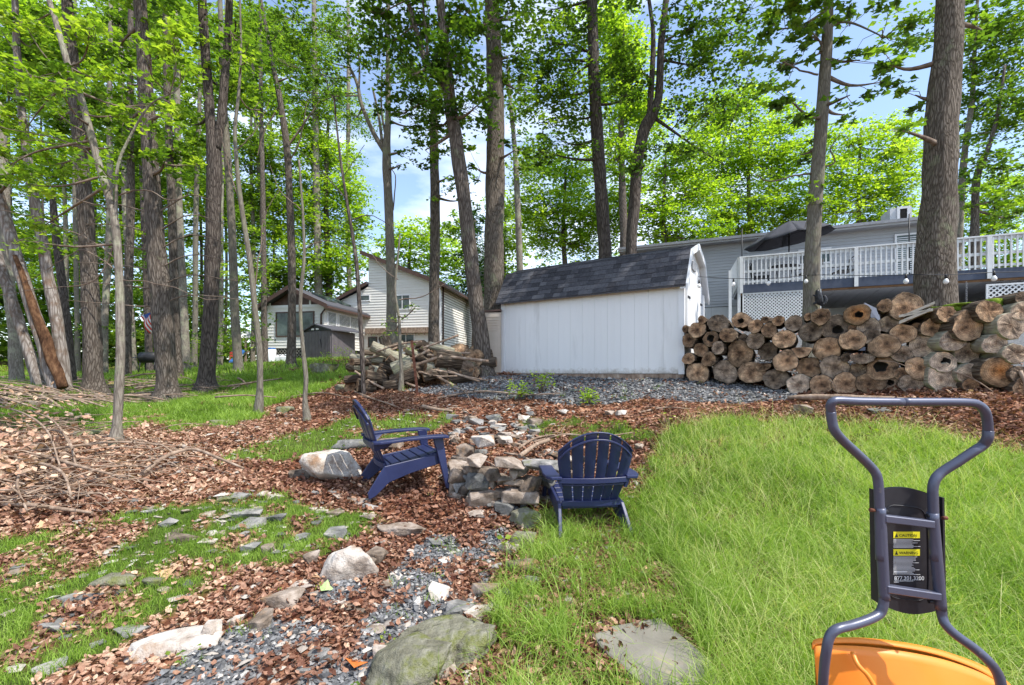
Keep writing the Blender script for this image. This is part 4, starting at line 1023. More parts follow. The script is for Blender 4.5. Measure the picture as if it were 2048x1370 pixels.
def frame_fn(o, d):
    """s along d, q to the right-hand inside, z up"""
    d = Vector((d[0], d[1], 0)).normalized(); n = Vector((-d.y, d.x, 0))
    def fr(s, q, z): return (o[0] + d.x * s + n.x * q, o[1] + d.y * s + n.y * q, z)
    return fr
def siding(parent, fr, lim, z0, z1, bh, m, proud=.03, name='siding_board', gap=.018):
    z = z0
    while z < z1 - .02:
        zt = min(z + bh, z1)
        a0, b0 = lim(z); a1, b1 = lim(zt)
        a, b = max(a0, a1) if a0 != a1 else a0, min(b0, b1)
        if b - a > .05:
            mb = MB()
            mb.hexa([fr(a0, -proud, z + gap), fr(b0, -proud, z + gap), fr(b0, .03, z + gap), fr(a0, .03, z + gap), fr(a1, -.002, zt + gap), fr(b1, -.002, zt + gap), fr(b1, .03, zt + gap), fr(a1, .03, zt + gap)])
            mb.build(name, m, parent)
        z = zt
def window(parent, fr, s0, s1, z0, z1, fm='white_trim', proud=.075, fw=.06, mull=1, hor=0, blinds=False):
    mb = MB()
    mb.fbox(fr, s0, s1, -proud, .02, z0, z0 + fw); mb.fbox(fr, s0, s1, -proud, .02, z1 - fw, z1)
    mb.fbox(fr, s0, s0 + fw, -proud, .02, z0 + fw, z1 - fw); mb.fbox(fr, s1 - fw, s1, -proud, .02, z0 + fw, z1 - fw)
    w = mb.build('window', fm, parent)
    for i in range(mull):
        sm = s0 + (s1 - s0) * (i + 1) / (mull + 1); k = MB(); k.fbox(fr, sm - fw * .35, sm + fw * .35, -proud + .01, .015, z0 + fw, z1 - fw); k.build('mullion', fm, w)
    g = MB(); g.fbox(fr, s0 + fw * .9, s1 - fw * .9, -proud + .03, .01, z0 + fw * .9, z1 - fw * .9); g.build('pane', 'window_glass', w)
    if blinds:
        z = z0 + fw + .03
        while z < z1 - fw - .03:
            b = MB(); b.fbox(fr, s0 + fw, s1 - fw, -proud + .022, -proud + .029, z, z + .022); b.build('blind_slat', 'white_trim', w); z += .07
    return w
def bar(mb, a, b, r, sides=6, mi=0): mb.tube([a, b], r, sides, mi)

# ------------------------------------------------------------------ garden shed
def garden_shed():
    L0 = (-0.20, 9.65); R0 = (2.87, 7.65); zb = EYE - (752 - HY) / F * 7.65     # base just below eye level
    d = Vector((R0[0] - L0[0], R0[1] - L0[1], 0)); Lg = d.length
    root = thing('garden_shed', 'white vinyl garden shed with dark shingled barn roof on a gravel bed', 'shed', (L0[0], L0[1], zb))
    fr = frame_fn(L0, (d.x, d.y)); H = 1.58; W = 1.72
    top = zb + H
    # panels of the long wall facing the yard: each with its joint
    npan = 14; pw = (Lg - .14) / npan
    for i in range(npan):
        mb = MB(); s = .07 + i * pw
        mb.fbox(fr, s + .0012, s + pw - .0012, 0.0, .03, zb + .04, top)
        mb.fbox(fr, s + pw * .5 - .005, s + pw * .5 + .005, -.0015, 0.0, zb + .05, top - .01)
        mb.build('wall_panel', 'shed_panel', root)
    mb = MB(); mb.fbox(fr, .03, Lg - .03, .031, W - .031, zb + .05, top); mb.build('wall', 'shed_panel', root)
    for s0, s1 in ((-.03, .067), (Lg - .067, Lg + .03)):
        for q0, q1 in ((-.02, .06), (W - .06, W + .02)):
            mb = MB(); mb.fbox(fr, s0, s1, q0, q1, zb + .03, top + .01); mb.build('corner_trim', 'white_trim', root)
    mb = MB(); mb.fbox(fr, -.02, Lg + .02, -.012, W + .012, zb - .08, zb + .03); mb.build('base_skid', 'deadwood', root)
    # gambrel roof: eave, knee, ridge
    ev = (-.12, top - .06); kn = (.27, top + .60); rg = (W / 2, top + .82)
    prof = [ev, kn, rg, (W - kn[0], kn[1]), (W - ev[0], ev[1])]
    e0, e1 = -.08, Lg + .06
    mb = MB()
    for (qa, za), (qb, zb2) in zip(prof[:-1], prof[1:]):
        mb.hexa([fr(e0, qa, za - .03), fr(e1, qa, za - .03), fr(e1, qb, zb2 - .03), fr(e0, qb, zb2 - .03), fr(e0, qa, za), fr(e1, qa, za), fr(e1, qb, zb2), fr(e0, qb, zb2)])
    mb.build('roof', 'shingle_flat', root)
    # shingles, course by course on the two slopes that face the yard
    def slope(qa, za, qb, zb_, rows, seed):
        r = random.Random(seed)
        nq, nz_ = (zb_ - za), -(qb - qa); ln = math.hypot(nq, nz_); nx_, nz2 = -nq / ln, (qb - qa) / ln   # outward normal in (q, z)
        for k in range(rows):
            t0 = k / rows; t1 = (k + 1.35) / rows
            t1 = min(t1, 1.02)
            s = e0 - .02 - r.uniform(0, .12)
            while s < e1:
                w = r.choice([.15, .2, .24, .28]); a = max(s, e0 - .015); b = min(s + w - .004, e1 + .015)
                if b - a > .03:
                    th = r.uniform(.006, .012); dr = r.uniform(0, .012)
                    q0 = qa + (qb - qa) * (t0 - dr); z0 = za + (zb_ - za) * (t0 - dr); q1 = qa + (qb - qa) * t1; z1 = za + (zb_ - za) * t1
                    o0 = .003 + th * .8; o1 = .002
                    m_ = MB(); m_.hexa([fr(a, q0 + nx_ * .002, z0 + nz2 * .002), fr(b, q0 + nx_ * .002, z0 + nz2 * .002), fr(b, q1 + nx_ * .001, z1 + nz2 * .001), fr(a, q1 + nx_ * .001, z1 + nz2 * .001),
                                        fr(a, q0 + nx_ * o0, z0 + nz2 * o0), fr(b, q0 + nx_ * o0, z0 + nz2 * o0), fr(b, q1 + nx_ * o1, z1 + nz2 * o1), fr(a, q1 + nx_ * o1, z1 + nz2 * o1)])
                    m_.build('shingle', 'shingle', root)
                s += w
    slope(ev[0], ev[1], kn[0], kn[1], 7, 3); slope(kn[0], kn[1], rg[0], rg[1], 6, 4)
    # gable end facing right: wall, barge boards, doors, hinges, vent
    g2 = frame_fn(fr(Lg, 0, 0)[:2], (Vector(fr(Lg, 1, 0)) - Vector(fr(Lg, 0, 0)))[:2])   # s runs along the gable, outside is -q
    zk = kn[1] - .02; zr = rg[1] - .03
    mb = MB(); poly = [g2(.02, .01, zb + .04), g2(W - .02, .01, zb + .04), g2(W - .02, .01, top), g2(W - kn[0], .01, zk), g2(W / 2, .01, zr), g2(kn[0], .01, zk), g2(.02, .01, top)]
    dn = Vector(g2(0, .03, 0)) - Vector(g2(0, 0, 0))
    mb.prism(poly, dn); mb.build('gable_wall', 'shed_panel', root)
    for (a, b) in zip(prof[:-1], prof[1:]):
        mb = MB(); dv = Vector((0, 0, -.11))
        pts = [g2(a[0], -.105, a[1] + .012), g2(b[0], -.105, b[1] + .012), g2(b[0], -.105, b[1] - .10), g2(a[0], -.105, a[1] - .10)]
        mb.prism(pts, Vector(g2(0, .03, 0)) - Vector(g2(0, 0, 0))); mb.build('barge_board', 'white_trim', root)
        mb = MB(); pts = [g2(a[0] + .015, -.08, a[1] - .045), g2(b[0], -.08, b[1] - .045), g2(b[0], -.08, b[1] - .065), g2(a[0] + .015, -.08, a[1] - .065)]
        mb.prism(pts, Vector(g2(0, .1, 0)) - Vector(g2(0, 0, 0))); mb.build('soffit', 'white_trim', root)
    for a, b in ((.22, .85), (.87, 1.5)):
        mb = MB(); mb.fbox(g2, a, b, -.03, 0.0, zb + .08, top + .14); dr = mb.build('door', 'shed_panel', root)
        for zz in (zb + .35, zb + 1.35):
            mb = MB(); x = a + .02 if a < .5 else b - .2; mb.fbox(g2, x, x + .18, -.04, -.03, zz, zz + .035); mb.build('hinge', 'black_metal', dr)
        mb = MB(); mb.fbox(g2, a + .06, b - .06, -.045, -.03, zb + .14, zb + .2); mb.build('rail', 'white_trim', dr)
    mb = MB(); mb.fbox(g2, .80, .83, -.06, -.03, zb + .8, zb + .95); mb.build('handle', 'black_metal', root)
    mb = MB(); mb.fbox(g2, W / 2 - .15, W / 2 + .15, -.02, .0, top + .35, top + .5); mb.build('vent', 'tin', root)
    # lamp hook and bulb of the string lights start here
    return fr, Lg, top
shed_fr, SHED_L, SHED_TOP = garden_shed()

def cabinet():
    Y = 9.55; x0, _, zt = P(967, 622, Y); x1 = P(1003, 622, Y)[0]; zb = g1(x0, Y)
    root = thing('storage_cabinet', 'narrow beige resin storage cabinet standing against the left end of the white shed', 'cabinet', (x0, Y, zb))
    mb = MB(); mb.box(x0, x1 - .01, Y, Y + .5, zb, zt - .03); mb.build('body', 'resin_tan', root)
    mb = MB(); mb.hexa([(x0 - .03, Y - .03, zt - .03), (x1, Y - .03, zt - .0), (x1, Y + .53, zt - .0), (x0 - .03, Y + .53, zt - .03), (x0 - .03, Y - .03, zt + .0), (x1, Y - .03, zt + .04), (x1, Y + .53, zt + .04), (x0 - .03, Y + .53, zt)]); mb.build('lid', 'brown_trim', root)
    mb = MB(); mb.box(x0 + .02, x1 - .03, Y - .02, Y - .002, zb + .06, zt - .06); dr = mb.build('door', 'resin_tan', root)
    for k in range(6):
        mb = MB(); z = zt - .14 - k * .055; mb.box(x0 + .05, x1 - .06, Y - .032, Y - .021, z, z + .03); mb.build('louvre', 'resin_tan', dr)
    for k in range(5):
        mb = MB(); x = x0 + .06 + k * .06; mb.box(x, x + .02, Y - .028, Y - .021, zb + .12, zt - .5); mb.build('rib', 'resin_tan', dr)
    for z in (zb + .4, zt - .4):
        mb = MB(); mb.box(x0 + .02, x0 + .05, Y - .03, Y - .021, z, z + .08); mb.build('hinge', 'brown_trim', dr)
cabinet()

# ------------------------------------------------------------------ grey house with deck
DA = (7.67, 15.3); DB = (14.1, 12.66)
ddir = (DB[0] - DA[0], DB[1] - DA[1]); dl = math.hypot(*ddir)
dk = frame_fn(DA, ddir)          # s along the railing, q towards the house
ZD = 4.45
def grey_house():
    root = thing('grey_house', 'long grey sided house with white windows behind the deck', 'house', (*dk(3, 3.3, 0)[:2], 3.3))
    q = 3.3
    fr = lambda s, qq, z: dk(s, q + qq, z)
    S0, S1 = -4.2, 6.0; Z0, Z1 = 4.17, 6.72
    siding(root, fr, lambda z: (S0, S1), Z0, Z1, .115, 'grey_siding')
    mb = MB(); mb.fbox(fr, S0, S1, .035, 5.5, 3.0, Z1); mb.build('wall', 'tin', root)  # darker than the boards, so the gaps show a painted shadow line
    for i in range(9):
        s = S0 + i * 1.13; mb = MB(); mb.fbox(fr, s, s + 1.12, .0, .034, 3.0, Z0 - .005); mb.build('foundation_panel', 'found_white', root)
    mb = MB(); mb.fbox(fr, S1 + .002, S1 + .1, -.03, .06, Z0, Z1); mb.build('corner_trim', 'white_trim', root)
    mb = MB(); mb.hexa([fr(S0 - .3, -.42, Z1 + .05), fr(S1 + .45, -.42, Z1 + .05), fr(S1 + .45, 2.8, Z1 + .55), fr(S0 - .3, 2.8, Z1 + .55), fr(S0 - .3, -.42, Z1 + .14), fr(S1 + .45, -.42, Z1 + .14), fr(S1 + .45, 2.8, Z1 + .64), fr(S0 - .3, 2.8, Z1 + .64)])
    mb.hexa([fr(S0 - .3, 2.8, Z1 + .55), fr(S1 + .45, 2.8, Z1 + .55), fr(S1 + .45, 6.0, Z1 + .05), fr(S0 - .3, 6.0, Z1 + .05), fr(S0 - .3, 2.8, Z1 + .64), fr(S1 + .45, 2.8, Z1 + .64), fr(S1 + .45, 6.0, Z1 + .14), fr(S0 - .3, 6.0, Z1 + .14)])
    mb.build('roof', 'shingle_flat', root)
    mb = MB(); mb.fbox(fr, S0 - .3, S1 + .47, -.46, -.425, Z1 - .02, Z1 + .16); mb.build('fascia', 'grey_siding', root)
    mb = MB(); mb.fbox(fr, S0 - .3, S1 + .47, -.54, -.462, Z1 + .05, Z1 + .15); mb.build('gutter', 'tin', root)
    mb = MB(); mb.fbox(fr, S0 - .3, S1 + .45, -.42, .0, Z1 - .01, Z1 + .02); mb.build('soffit', 'tin', root)
    def s_at(px):   # position along the wall seen at a column
        o = Vector(fr(0, 0, 0)); e = Vector(fr(1, 0, 0)) - o; t = (px - CX) / F
        return (t * o.y - o.x) / (e.x - t * e.y)
    window(root, fr, s_at(1596), s_at(1662), 5.6, 6.2, mull=1)
    window(root, fr, s_at(1788), s_at(1850), 4.95, 6.45, mull=0, blinds=True)
    # boxy vent housing on the roof
    sv = s_at(1782); sw = s_at(1826)
    f2 = lambda s, qq, z: fr(s, qq + .1, z)
    mb = MB(); mb.fbox(f2, sv, sw, .0, .9, Z1 + .1, Z1 + .72); v = mb.build('roof_vent', 'found_white', root)
    mb = MB(); mb.fbox(f2, sv + .28, sw - .14, -.01, .0, Z1 + .28, Z1 + .66); mb.build('opening', 'dark_void', v)  # dark sheet on the housing, painting the shade inside the opening
    for a, b, c, d2 in ((sv + .2, sw - .06, Z1 + .66, Z1 + .74), (sv + .2, sw - .06, Z1 + .2, Z1 + .28)):
        mb = MB(); mb.fbox(f2, a, b, -.04, -.001, c, d2); mb.build('trim', 'white_trim', v)
    for a in (sv + .2, sw - .14):
        mb = MB(); mb.fbox(f2, a, a + .08, -.04, -.001, Z1 + .28, Z1 + .66); mb.build('trim', 'white_trim', v)
grey_house()
def deck():
    root = thing('deck', 'raised deck with white balustrade and dark slate fascia along the grey house', 'deck', (*dk(3, 0, 0)[:2], 3.2))
    L = dl + 3.2; ZT = ZD + .93
    mb = MB(); mb.fbox(dk, -.02, L, -.04, .0, ZD - .30, ZD - .02); mb.build('fascia', 'fascia_blue', root)
    nb = 22
    for i in range(nb):
        q = .01 + i * .145; mb = MB(); mb.fbox(dk, 0, L, q, q + .138, ZD - .03, ZD); mb.build('deck_board', 'tin', root)
    mb = MB(); mb.fbox(dk, .0, L, .002, .06, ZD - .36, ZD - .04); mb.build('joist', 'joist', root)
    i = 0; s = .4
    while s < L: mb = MB(); mb.fbox(dk, s, s + .04, .07, 3.2, ZD - .24, ZD - .032); mb.build('joist', 'joist', root); s += .6
    for z0, z1, q0, q1 in ((ZT - .04, ZT, -.08, .06), (ZT - .13, ZT - .042, -.02, .02), (ZD + .38, ZD + .46, -.015, .02), (ZD + .04, ZD + .11, -.02, .02)):
        mb = MB(); mb.fbox(dk, -.03, L, q0, q1, z0, z1); mb.build('rail', 'white_paint', root)
    s = .1; k = 0
    while s < L:
        mb = MB(); wdt = .037
        mb.fbox(dk, s, s + wdt, -.055, -.022, ZD - .02, ZT - .045); mb.build('baluster', 'white_paint', root); s += .128; k += 1
    for s in (-.02, 3.15, 6.25, 9.2):
        mb = MB(); mb.fbox(dk, s, s + .1, -.09, -.056, ZD - .30, ZT - .045); mb.build('post', 'white_paint', root)
    # left end: return rail and stair skirt
    for (q0, q1, z0, z1) in ((.05, 2.9, ZT - .13, ZT - .04), (.05, 2.9, ZD + .04, ZD + .11)):
        mb = MB(); mb.fbox(dk, -.05, -.01, q0, q1, z0, z1); mb.build('rail', 'white_paint', root)
    q = .2
    while q < 2.8: mb = MB(); mb.fbox(dk, -.045, -.015, q, q + .04, ZD + .11, ZT - .13); mb.build('baluster', 'white_paint', root); q += .14
    for s in (-.35, -.08):
        mb = MB(); mb.fbox(dk, s, s + .09, -.05, .05, 3.0, ZT - .02 if s > -.2 else ZD + .5); mb.build('post', 'white_paint', root)
    mb = MB(); mb.hexa([dk(-.33, -.02, ZD - .1), dk(-.1, -.02, ZD + .1), dk(-.1, .02, ZD + .1), dk(-.33, .02, ZD - .1), dk(-.33, -.02, ZD + .45), dk(-.1, -.02, ZT - .05), dk(-.1, .02, ZT - .05), dk(-.33, .02, ZD + .45)]); mb.build('rail', 'white_paint', root)
    for s in (2.1, 5.4, 8.8):
        mb = MB(); mb.fbox(dk, s, s + .12, .1, .22, 2.8, ZD - .25); mb.build('post', 'joist', root)
    # white diagonal lattice below the left part, and a small one far right
    def lattice(s0, s1, z0, z1, st, w):
        fm = MB(); fm.fbox(dk, s0, s1, -.03, .01, z1, z1 + .05); fm.fbox(dk, s0 - .05, s0, -.03, .01, z0, z1 + .05); fm.fbox(dk, s1, s1 + .05, -.03, .01, z0, z1 + .05)
        fm.build('lattice_frame', 'white_paint', root)
        for sg, qq in ((1, -.02), (-1, -.010)):
            c = (s0 - (z1 - z0)) if sg > 0 else s0
            while c < (s1 if sg > 0 else s1 + (z1 - z0)):
                # slat: s = c + sg*(z - z0)
                za = z0; zb_ = z1
                if sg > 0:
                    if c < s0: za = z0 + (s0 - c)
                    if c + (z1 - z0) > s1: zb_ = z0 + (s1 - c)
                else:
                    if c > s1: za = z0 + (c - s1)
                    if c - (z1 - z0) < s0: zb_ = z0 + (c - s0)
                if zb_ - za > .03:
                    sa = c + sg * (za - z0); sb = c + sg * (zb_ - z0); h = w / 2 * 1.41
                    mb = MB(); mb.hexa([dk(sa - h, qq, za), dk(sa + h, qq, za), dk(sa + h, qq + .009, za), dk(sa - h, qq + .009, za), dk(sb - h, qq, zb_), dk(sb + h, qq, zb_), dk(sb + h, qq + .009, zb_), dk(sb - h, qq + .009, zb_)])
                    mb.build('lattice_slat', 'white_paint', root)
                c += st
    lattice(.12, 2.25, 3.0, ZD - .34, .105, .034)
    lattice(6.3, 8.6, 2.9, 3.95, .13, .034)
    # block wall and sloping tin ceiling under the deck
    mb = MB(); mb.fbox(dk, 2.3, L, 2.6, 2.75, 2.8, ZD - .5); mb.build('back_wall', 'concrete', root)
    mb = MB(); mb.fbox(dk, -.0, 2.25, .6, .66, 2.8, ZD - .32); mb.build('back_wall', 'dark_void', root)  # added dark sheet, standing in for the shade behind the lattice
    s = 2.3
    while s < L:
        mb = MB(); mb.hexa([dk(s, .12, ZD - .37), dk(s + .38, .12, ZD - .37), dk(s + .38, 2.6, ZD - .62), dk(s, 2.6, ZD - .62), dk(s, .12, ZD - .34), dk(s + .38, .12, ZD - .34), dk(s + .38, 2.6, ZD - .59), dk(s, 2.6, ZD - .59)])
        mb.build('ceiling_panel', 'tin_light', root); s += .395
deck()
def umbrella():
    c = Vector(dk(1.35, 1.2, ZD)); pz = EYE - (444 - HY) / F * c.y
    px_c = 1578; X = (px_c - CX) / F * c.y; c.x = X
    root = thing('patio_umbrella', 'open charcoal patio umbrella tilted on the deck', 'umbrella', tuple(c))
    mb = MB(); mb.tube([c, (c.x, c.y, pz)], .022, 8); mb.build('pole', 'black_metal', root)
    rad = 1.42; top_ = Vector((c.x, c.y, pz + .03))
    rim = []
    for k in range(8):
        a = 2 * math.pi * (k + .5) / 8; x = math.cos(a) * rad; y = math.sin(a) * rad
        rim.append(Vector((c.x + x * .98, c.y + y, pz - .60 + x * .16)))
    for k in range(8):
        a, b = rim[k], rim[(k + 1) % 8]; rows = []
        for t in np.linspace(0, 1, 7):
            m_ = top_.lerp(a, t); n_ = top_.lerp(b, t); sag = -.06 * math.sin(t * math.pi) * -1
            row = []
            for u in np.linspace(0, 1, 5):
                p = m_.lerp(n_, u); p.z += sag * .9 - .05 * t * math.sin(u * math.pi); row.append(p)
            rows.append(row)
        mb = MB(); vs = [p for r0 in rows for p in r0]; fs = [(i * 5 + j, i * 5 + j + 1, (i + 1) * 5 + j + 1, (i + 1) * 5 + j) for i in range(6) for j in range(4)]
        mb.add(vs, fs, 0, True); o = mb.build('canopy_panel', 'umbrella_cloth', root)
        sd_ = o.modifiers.new('cloth', 'SOLIDIFY'); sd_.thickness = .004
        mb = MB(); mb.tube([top_ - Vector((0, 0, .05)), top_.lerp(a, .5) + Vector((0, 0, .03)), a - Vector((0, 0, .01))], .009, 5); mb.build('rib', 'black_metal', root)
        mb = MB(); mb.tube([(c.x, c.y, pz - .5), top_.lerp(a, .55) + Vector((0, 0, .0))], .007, 5); mb.build('strut', 'black_metal', root)
    mb = MB(); mb.tube([top_ - Vector((0, 0, .02)), top_ + Vector((0, 0, .07))], [.03, .012], 8); mb.build('finial', 'black_metal', root)
umbrella()
def patio_set():
    # dark table and chairs glimpsed through the balusters
    def chair(s, q, rz, label):
        p = dk(s, q, ZD); root = thing('patio_chair', label, 'chair', p, 'dark metal patio chairs on the deck', rz)
        for x in (-.25, .25):
            for y in (-.24, .24):
                mb = MB(); mb.tube([(x, y, 0), (x * .95, y * .9, .42)], .014, 6); mb.build('leg', 'black_metal', root, True)
        mb = MB(); mb.box(-.27, .27, -.25, .25, .42, .45); mb.build('seat', 'black_metal', root, True)
        for k in range(6): mb = MB(); x = -.22 + k * .088; mb.tube([(x, .24, .45), (x * 1.05, .33, .88)], .009, 5); mb.build('slat', 'black_metal', root, True)
        mb = MB(); mb.tube([(-.27, .24, .45), (-.27, .33, .9), (0, .35, .95), (.27, .33, .9), (.27, .24, .45)], .016, 6); mb.build('back_frame', 'black_metal', root, True)
        for x in (-.29, .29): mb = MB(); mb.tube([(x, -.24, .42), (x, -.24, .64), (x, .28, .66)], .014, 6); mb.build('arm', 'black_metal', root, True)
    chair(.75, 1.3, R(70), 'dark patio chair behind the balusters left of the umbrella pole')
    chair(2.2, 1.25, R(-75), 'dark patio chair behind the balusters right of the umbrella pole')
    chair(3.2, 1.3, R(-100), 'dark patio chair beyond the slender trunk with the black figure')
    p = dk(1.45, 1.2, ZD); root = thing('patio_table', 'round dark patio table under the umbrella', 'table', p)
    mb = MB(); mb.tube([(0, 0, .70), (0, 0, .73)], .48, 24); mb.build('tabletop', 'black_metal', root, True)
    for k in range(4): a = k * math.pi / 2 + .4; mb = MB(); mb.tube([(math.cos(a) * .4, math.sin(a) * .4, 0), (math.cos(a) * .25, math.sin(a) * .25, .7)], .015, 6); mb.build('leg', 'black_metal', root, True)
patio_set()
def deck_poles():
    for s, ztop, lab in ((.06, 6.35, 'thin black string-light pole at the left end of the deck railing'), (4.55, 6.25, 'thin black string-light pole rising beside the railing left of the big trunk'), (7.75, 5.95, 'thin black string-light pole near the right end of the deck railing')):
        b = dk(s, .08, ZD); mb = MB(); mb.tube([b, (b[0], b[1], ztop)], .018, 6); mb.tube([(b[0], b[1], ztop - .02), (b[0] + .04, b[1], ztop + .04)], .008, 4)
        build_thing(mb, 'light_pole', 'black_metal', lab, 'pole', b, 'string-light poles on the deck')
deck_poles()
def string_lights():
    pts = []
    a = Vector(shed_fr(SHED_L + .1, 0, SHED_TOP + .02)); a = Vector((a.x + .12, a.y + .3, EYE - (553 - HY) / F * a.y))
    for px, py, Y in ((1396,553,7.9),(1470,557,8.3),(1560,556,8.4),(1622,550,8.4),(1740,551,7.6),(1835,549,6.6),(1905,549,6.6),(1980,545,6.5),(2060,542,6.5),(2200,530,6.5)):
        pts.append(P(px, py, Y))
    root = thing('string_lights', 'black string-light cable with white bulbs hung from the shed past both trunks', 'string lights', pts[0])
    mb = MB(); mb.tube(curve(pts, 4), .0055, 5); mb.build('cable', 'black_metal', root)
    for px, py, Y in ((1398,563,7.9),(1467,560,8.3),(1537,558,8.4),(1612,554,8.3),(1812,552,6.7),(1892,552,6.6),(1988,546,6.5)):
        x, y, z = P(px, py, Y)
        mb = MB(); mb.tube([(x, y, z + .03), (x, y, z - .035)], [.012, .017], 8); so = mb.build('socket', 'black_metal', root)
        mb = MB(); zz = [0, .012, .03, .055, .075, .085]; rr = [.012, .02, .031, .034, .022, .004]
        mb.tube([(x, y, z - .035 - q) for q in zz], rr, 12); mb.build('bulb', 'bulb', root)
string_lights()
def hanging_things():
    # chain with a hooked hanger under the deck, dark tarp corner, black squirrel figure
    Y = 12.9; x, y, z = P(1933, 566, Y)
    root = thing('hanging_chain', 'pale chain with a wire hanger hooked under the deck right of the big trunk', 'chain', (x, y, z))
    k = 0
    zc = z
    while zc > z - .62:
        mb = MB(); a = k % 2 * math.pi / 2
        ring = [(x + math.cos(t) * .018 * math.cos(a), y + math.cos(t) * .018 * math.sin(a), zc + math.sin(t) * .035) for t in np.linspace(0, 2 * math.pi, 9)]
        mb.tube(ring, .006, 4, caps=False); mb.build('chain_link', 'tin', root); zc -= .055; k += 1
    mb = MB(); mb.tube([(x - .42, y, zc - .28), (x, y, zc), (x + .42, y, zc - .24)], .016, 6); mb.build('hanger', 'lattice_dark', root)
    Y = 8.28; x, y, z = P(1638, 596, Y)
    root = thing('squirrel_figure', 'black climbing squirrel figure fixed to the slender grey trunk', 'figure', (x, y, z))
    me = bpy.data.meshes.new('squirrel')
    # body, head, tail, limbs as one skinned surface
    vs = [(0, 0, -.10), (.01, 0, -.02), (.0, 0, .06), (-.02, 0, .12), (-.05, -.01, .15), (.05, 0, -.13), (.10, 0, -.10), (.12, 0, -.02), (.09, 0, .05), (-.05, .0, .03), (-.10, .02, .06), (-.05, 0, -.08), (-.1, .02, -.11)]
    es = [(0, 1), (1, 2), (2, 3), (3, 4), (0, 5), (5, 6), (6, 7), (7, 8), (2, 9), (9, 10), (0, 11), (11, 12)]
    me.from_pydata(vs, es, []); me.materials.append(M['black_metal'])
    o = link('body', me, root); sk = o.modifiers.new('skin', 'SKIN')
    rads = [.062, .068, .05, .042, .022, .03, .042, .045, .02, .022, .014, .026, .016]
    for v, r0 in zip(me.skin_vertices[0].data, rads): v.radius = (r0, r0)
    me.skin_vertices[0].data[0].use_root = True
    ss = o.modifiers.new('smooth', 'SUBSURF'); ss.levels = 1; ss.render_levels = 1
    for dx in (-.035, -.005):
        mb = MB(); mb.tube([(x + dx, y, z + .155), (x + dx - .003, y, z + .185)], [.011, .003], 6); mb.build('ear', 'black_metal', root)
    # blue-black tarp peak poking over the logs
    x, y, z = P(1742, 607, 8.6); g = g1(x, y)
    mb = MB(); w = .34
    A = (x - .12, y, z + .02)
    vs = [A, (x - w, y - .1, z - .42), (x + .1, y - .2, z - .5), (x + .36, y, z - .22), (x + .05, y + .5, z - .3), (x - w, y + .4, z - .5), (x - w - .05, y - .1, g), (x + .12, y - .22, g), (x + .45, y, g), (x + .1, y + .5, g), (x - w, y + .4, g)]
    mb.add(vs, [(0, 1, 2), (0, 2, 3), (0, 3, 4), (0, 4, 5), (0, 5, 1), (1, 6, 7, 2), (2, 7, 8, 3), (3, 8, 9, 4), (4, 9, 10, 5), (5, 10, 6, 1)])
    build_thing(mb, 'tarp', 'fascia_blue', 'dark blue tarp corner peaking above the log wall between the two trunks', 'tarp', (x, y, g))
hanging_things()

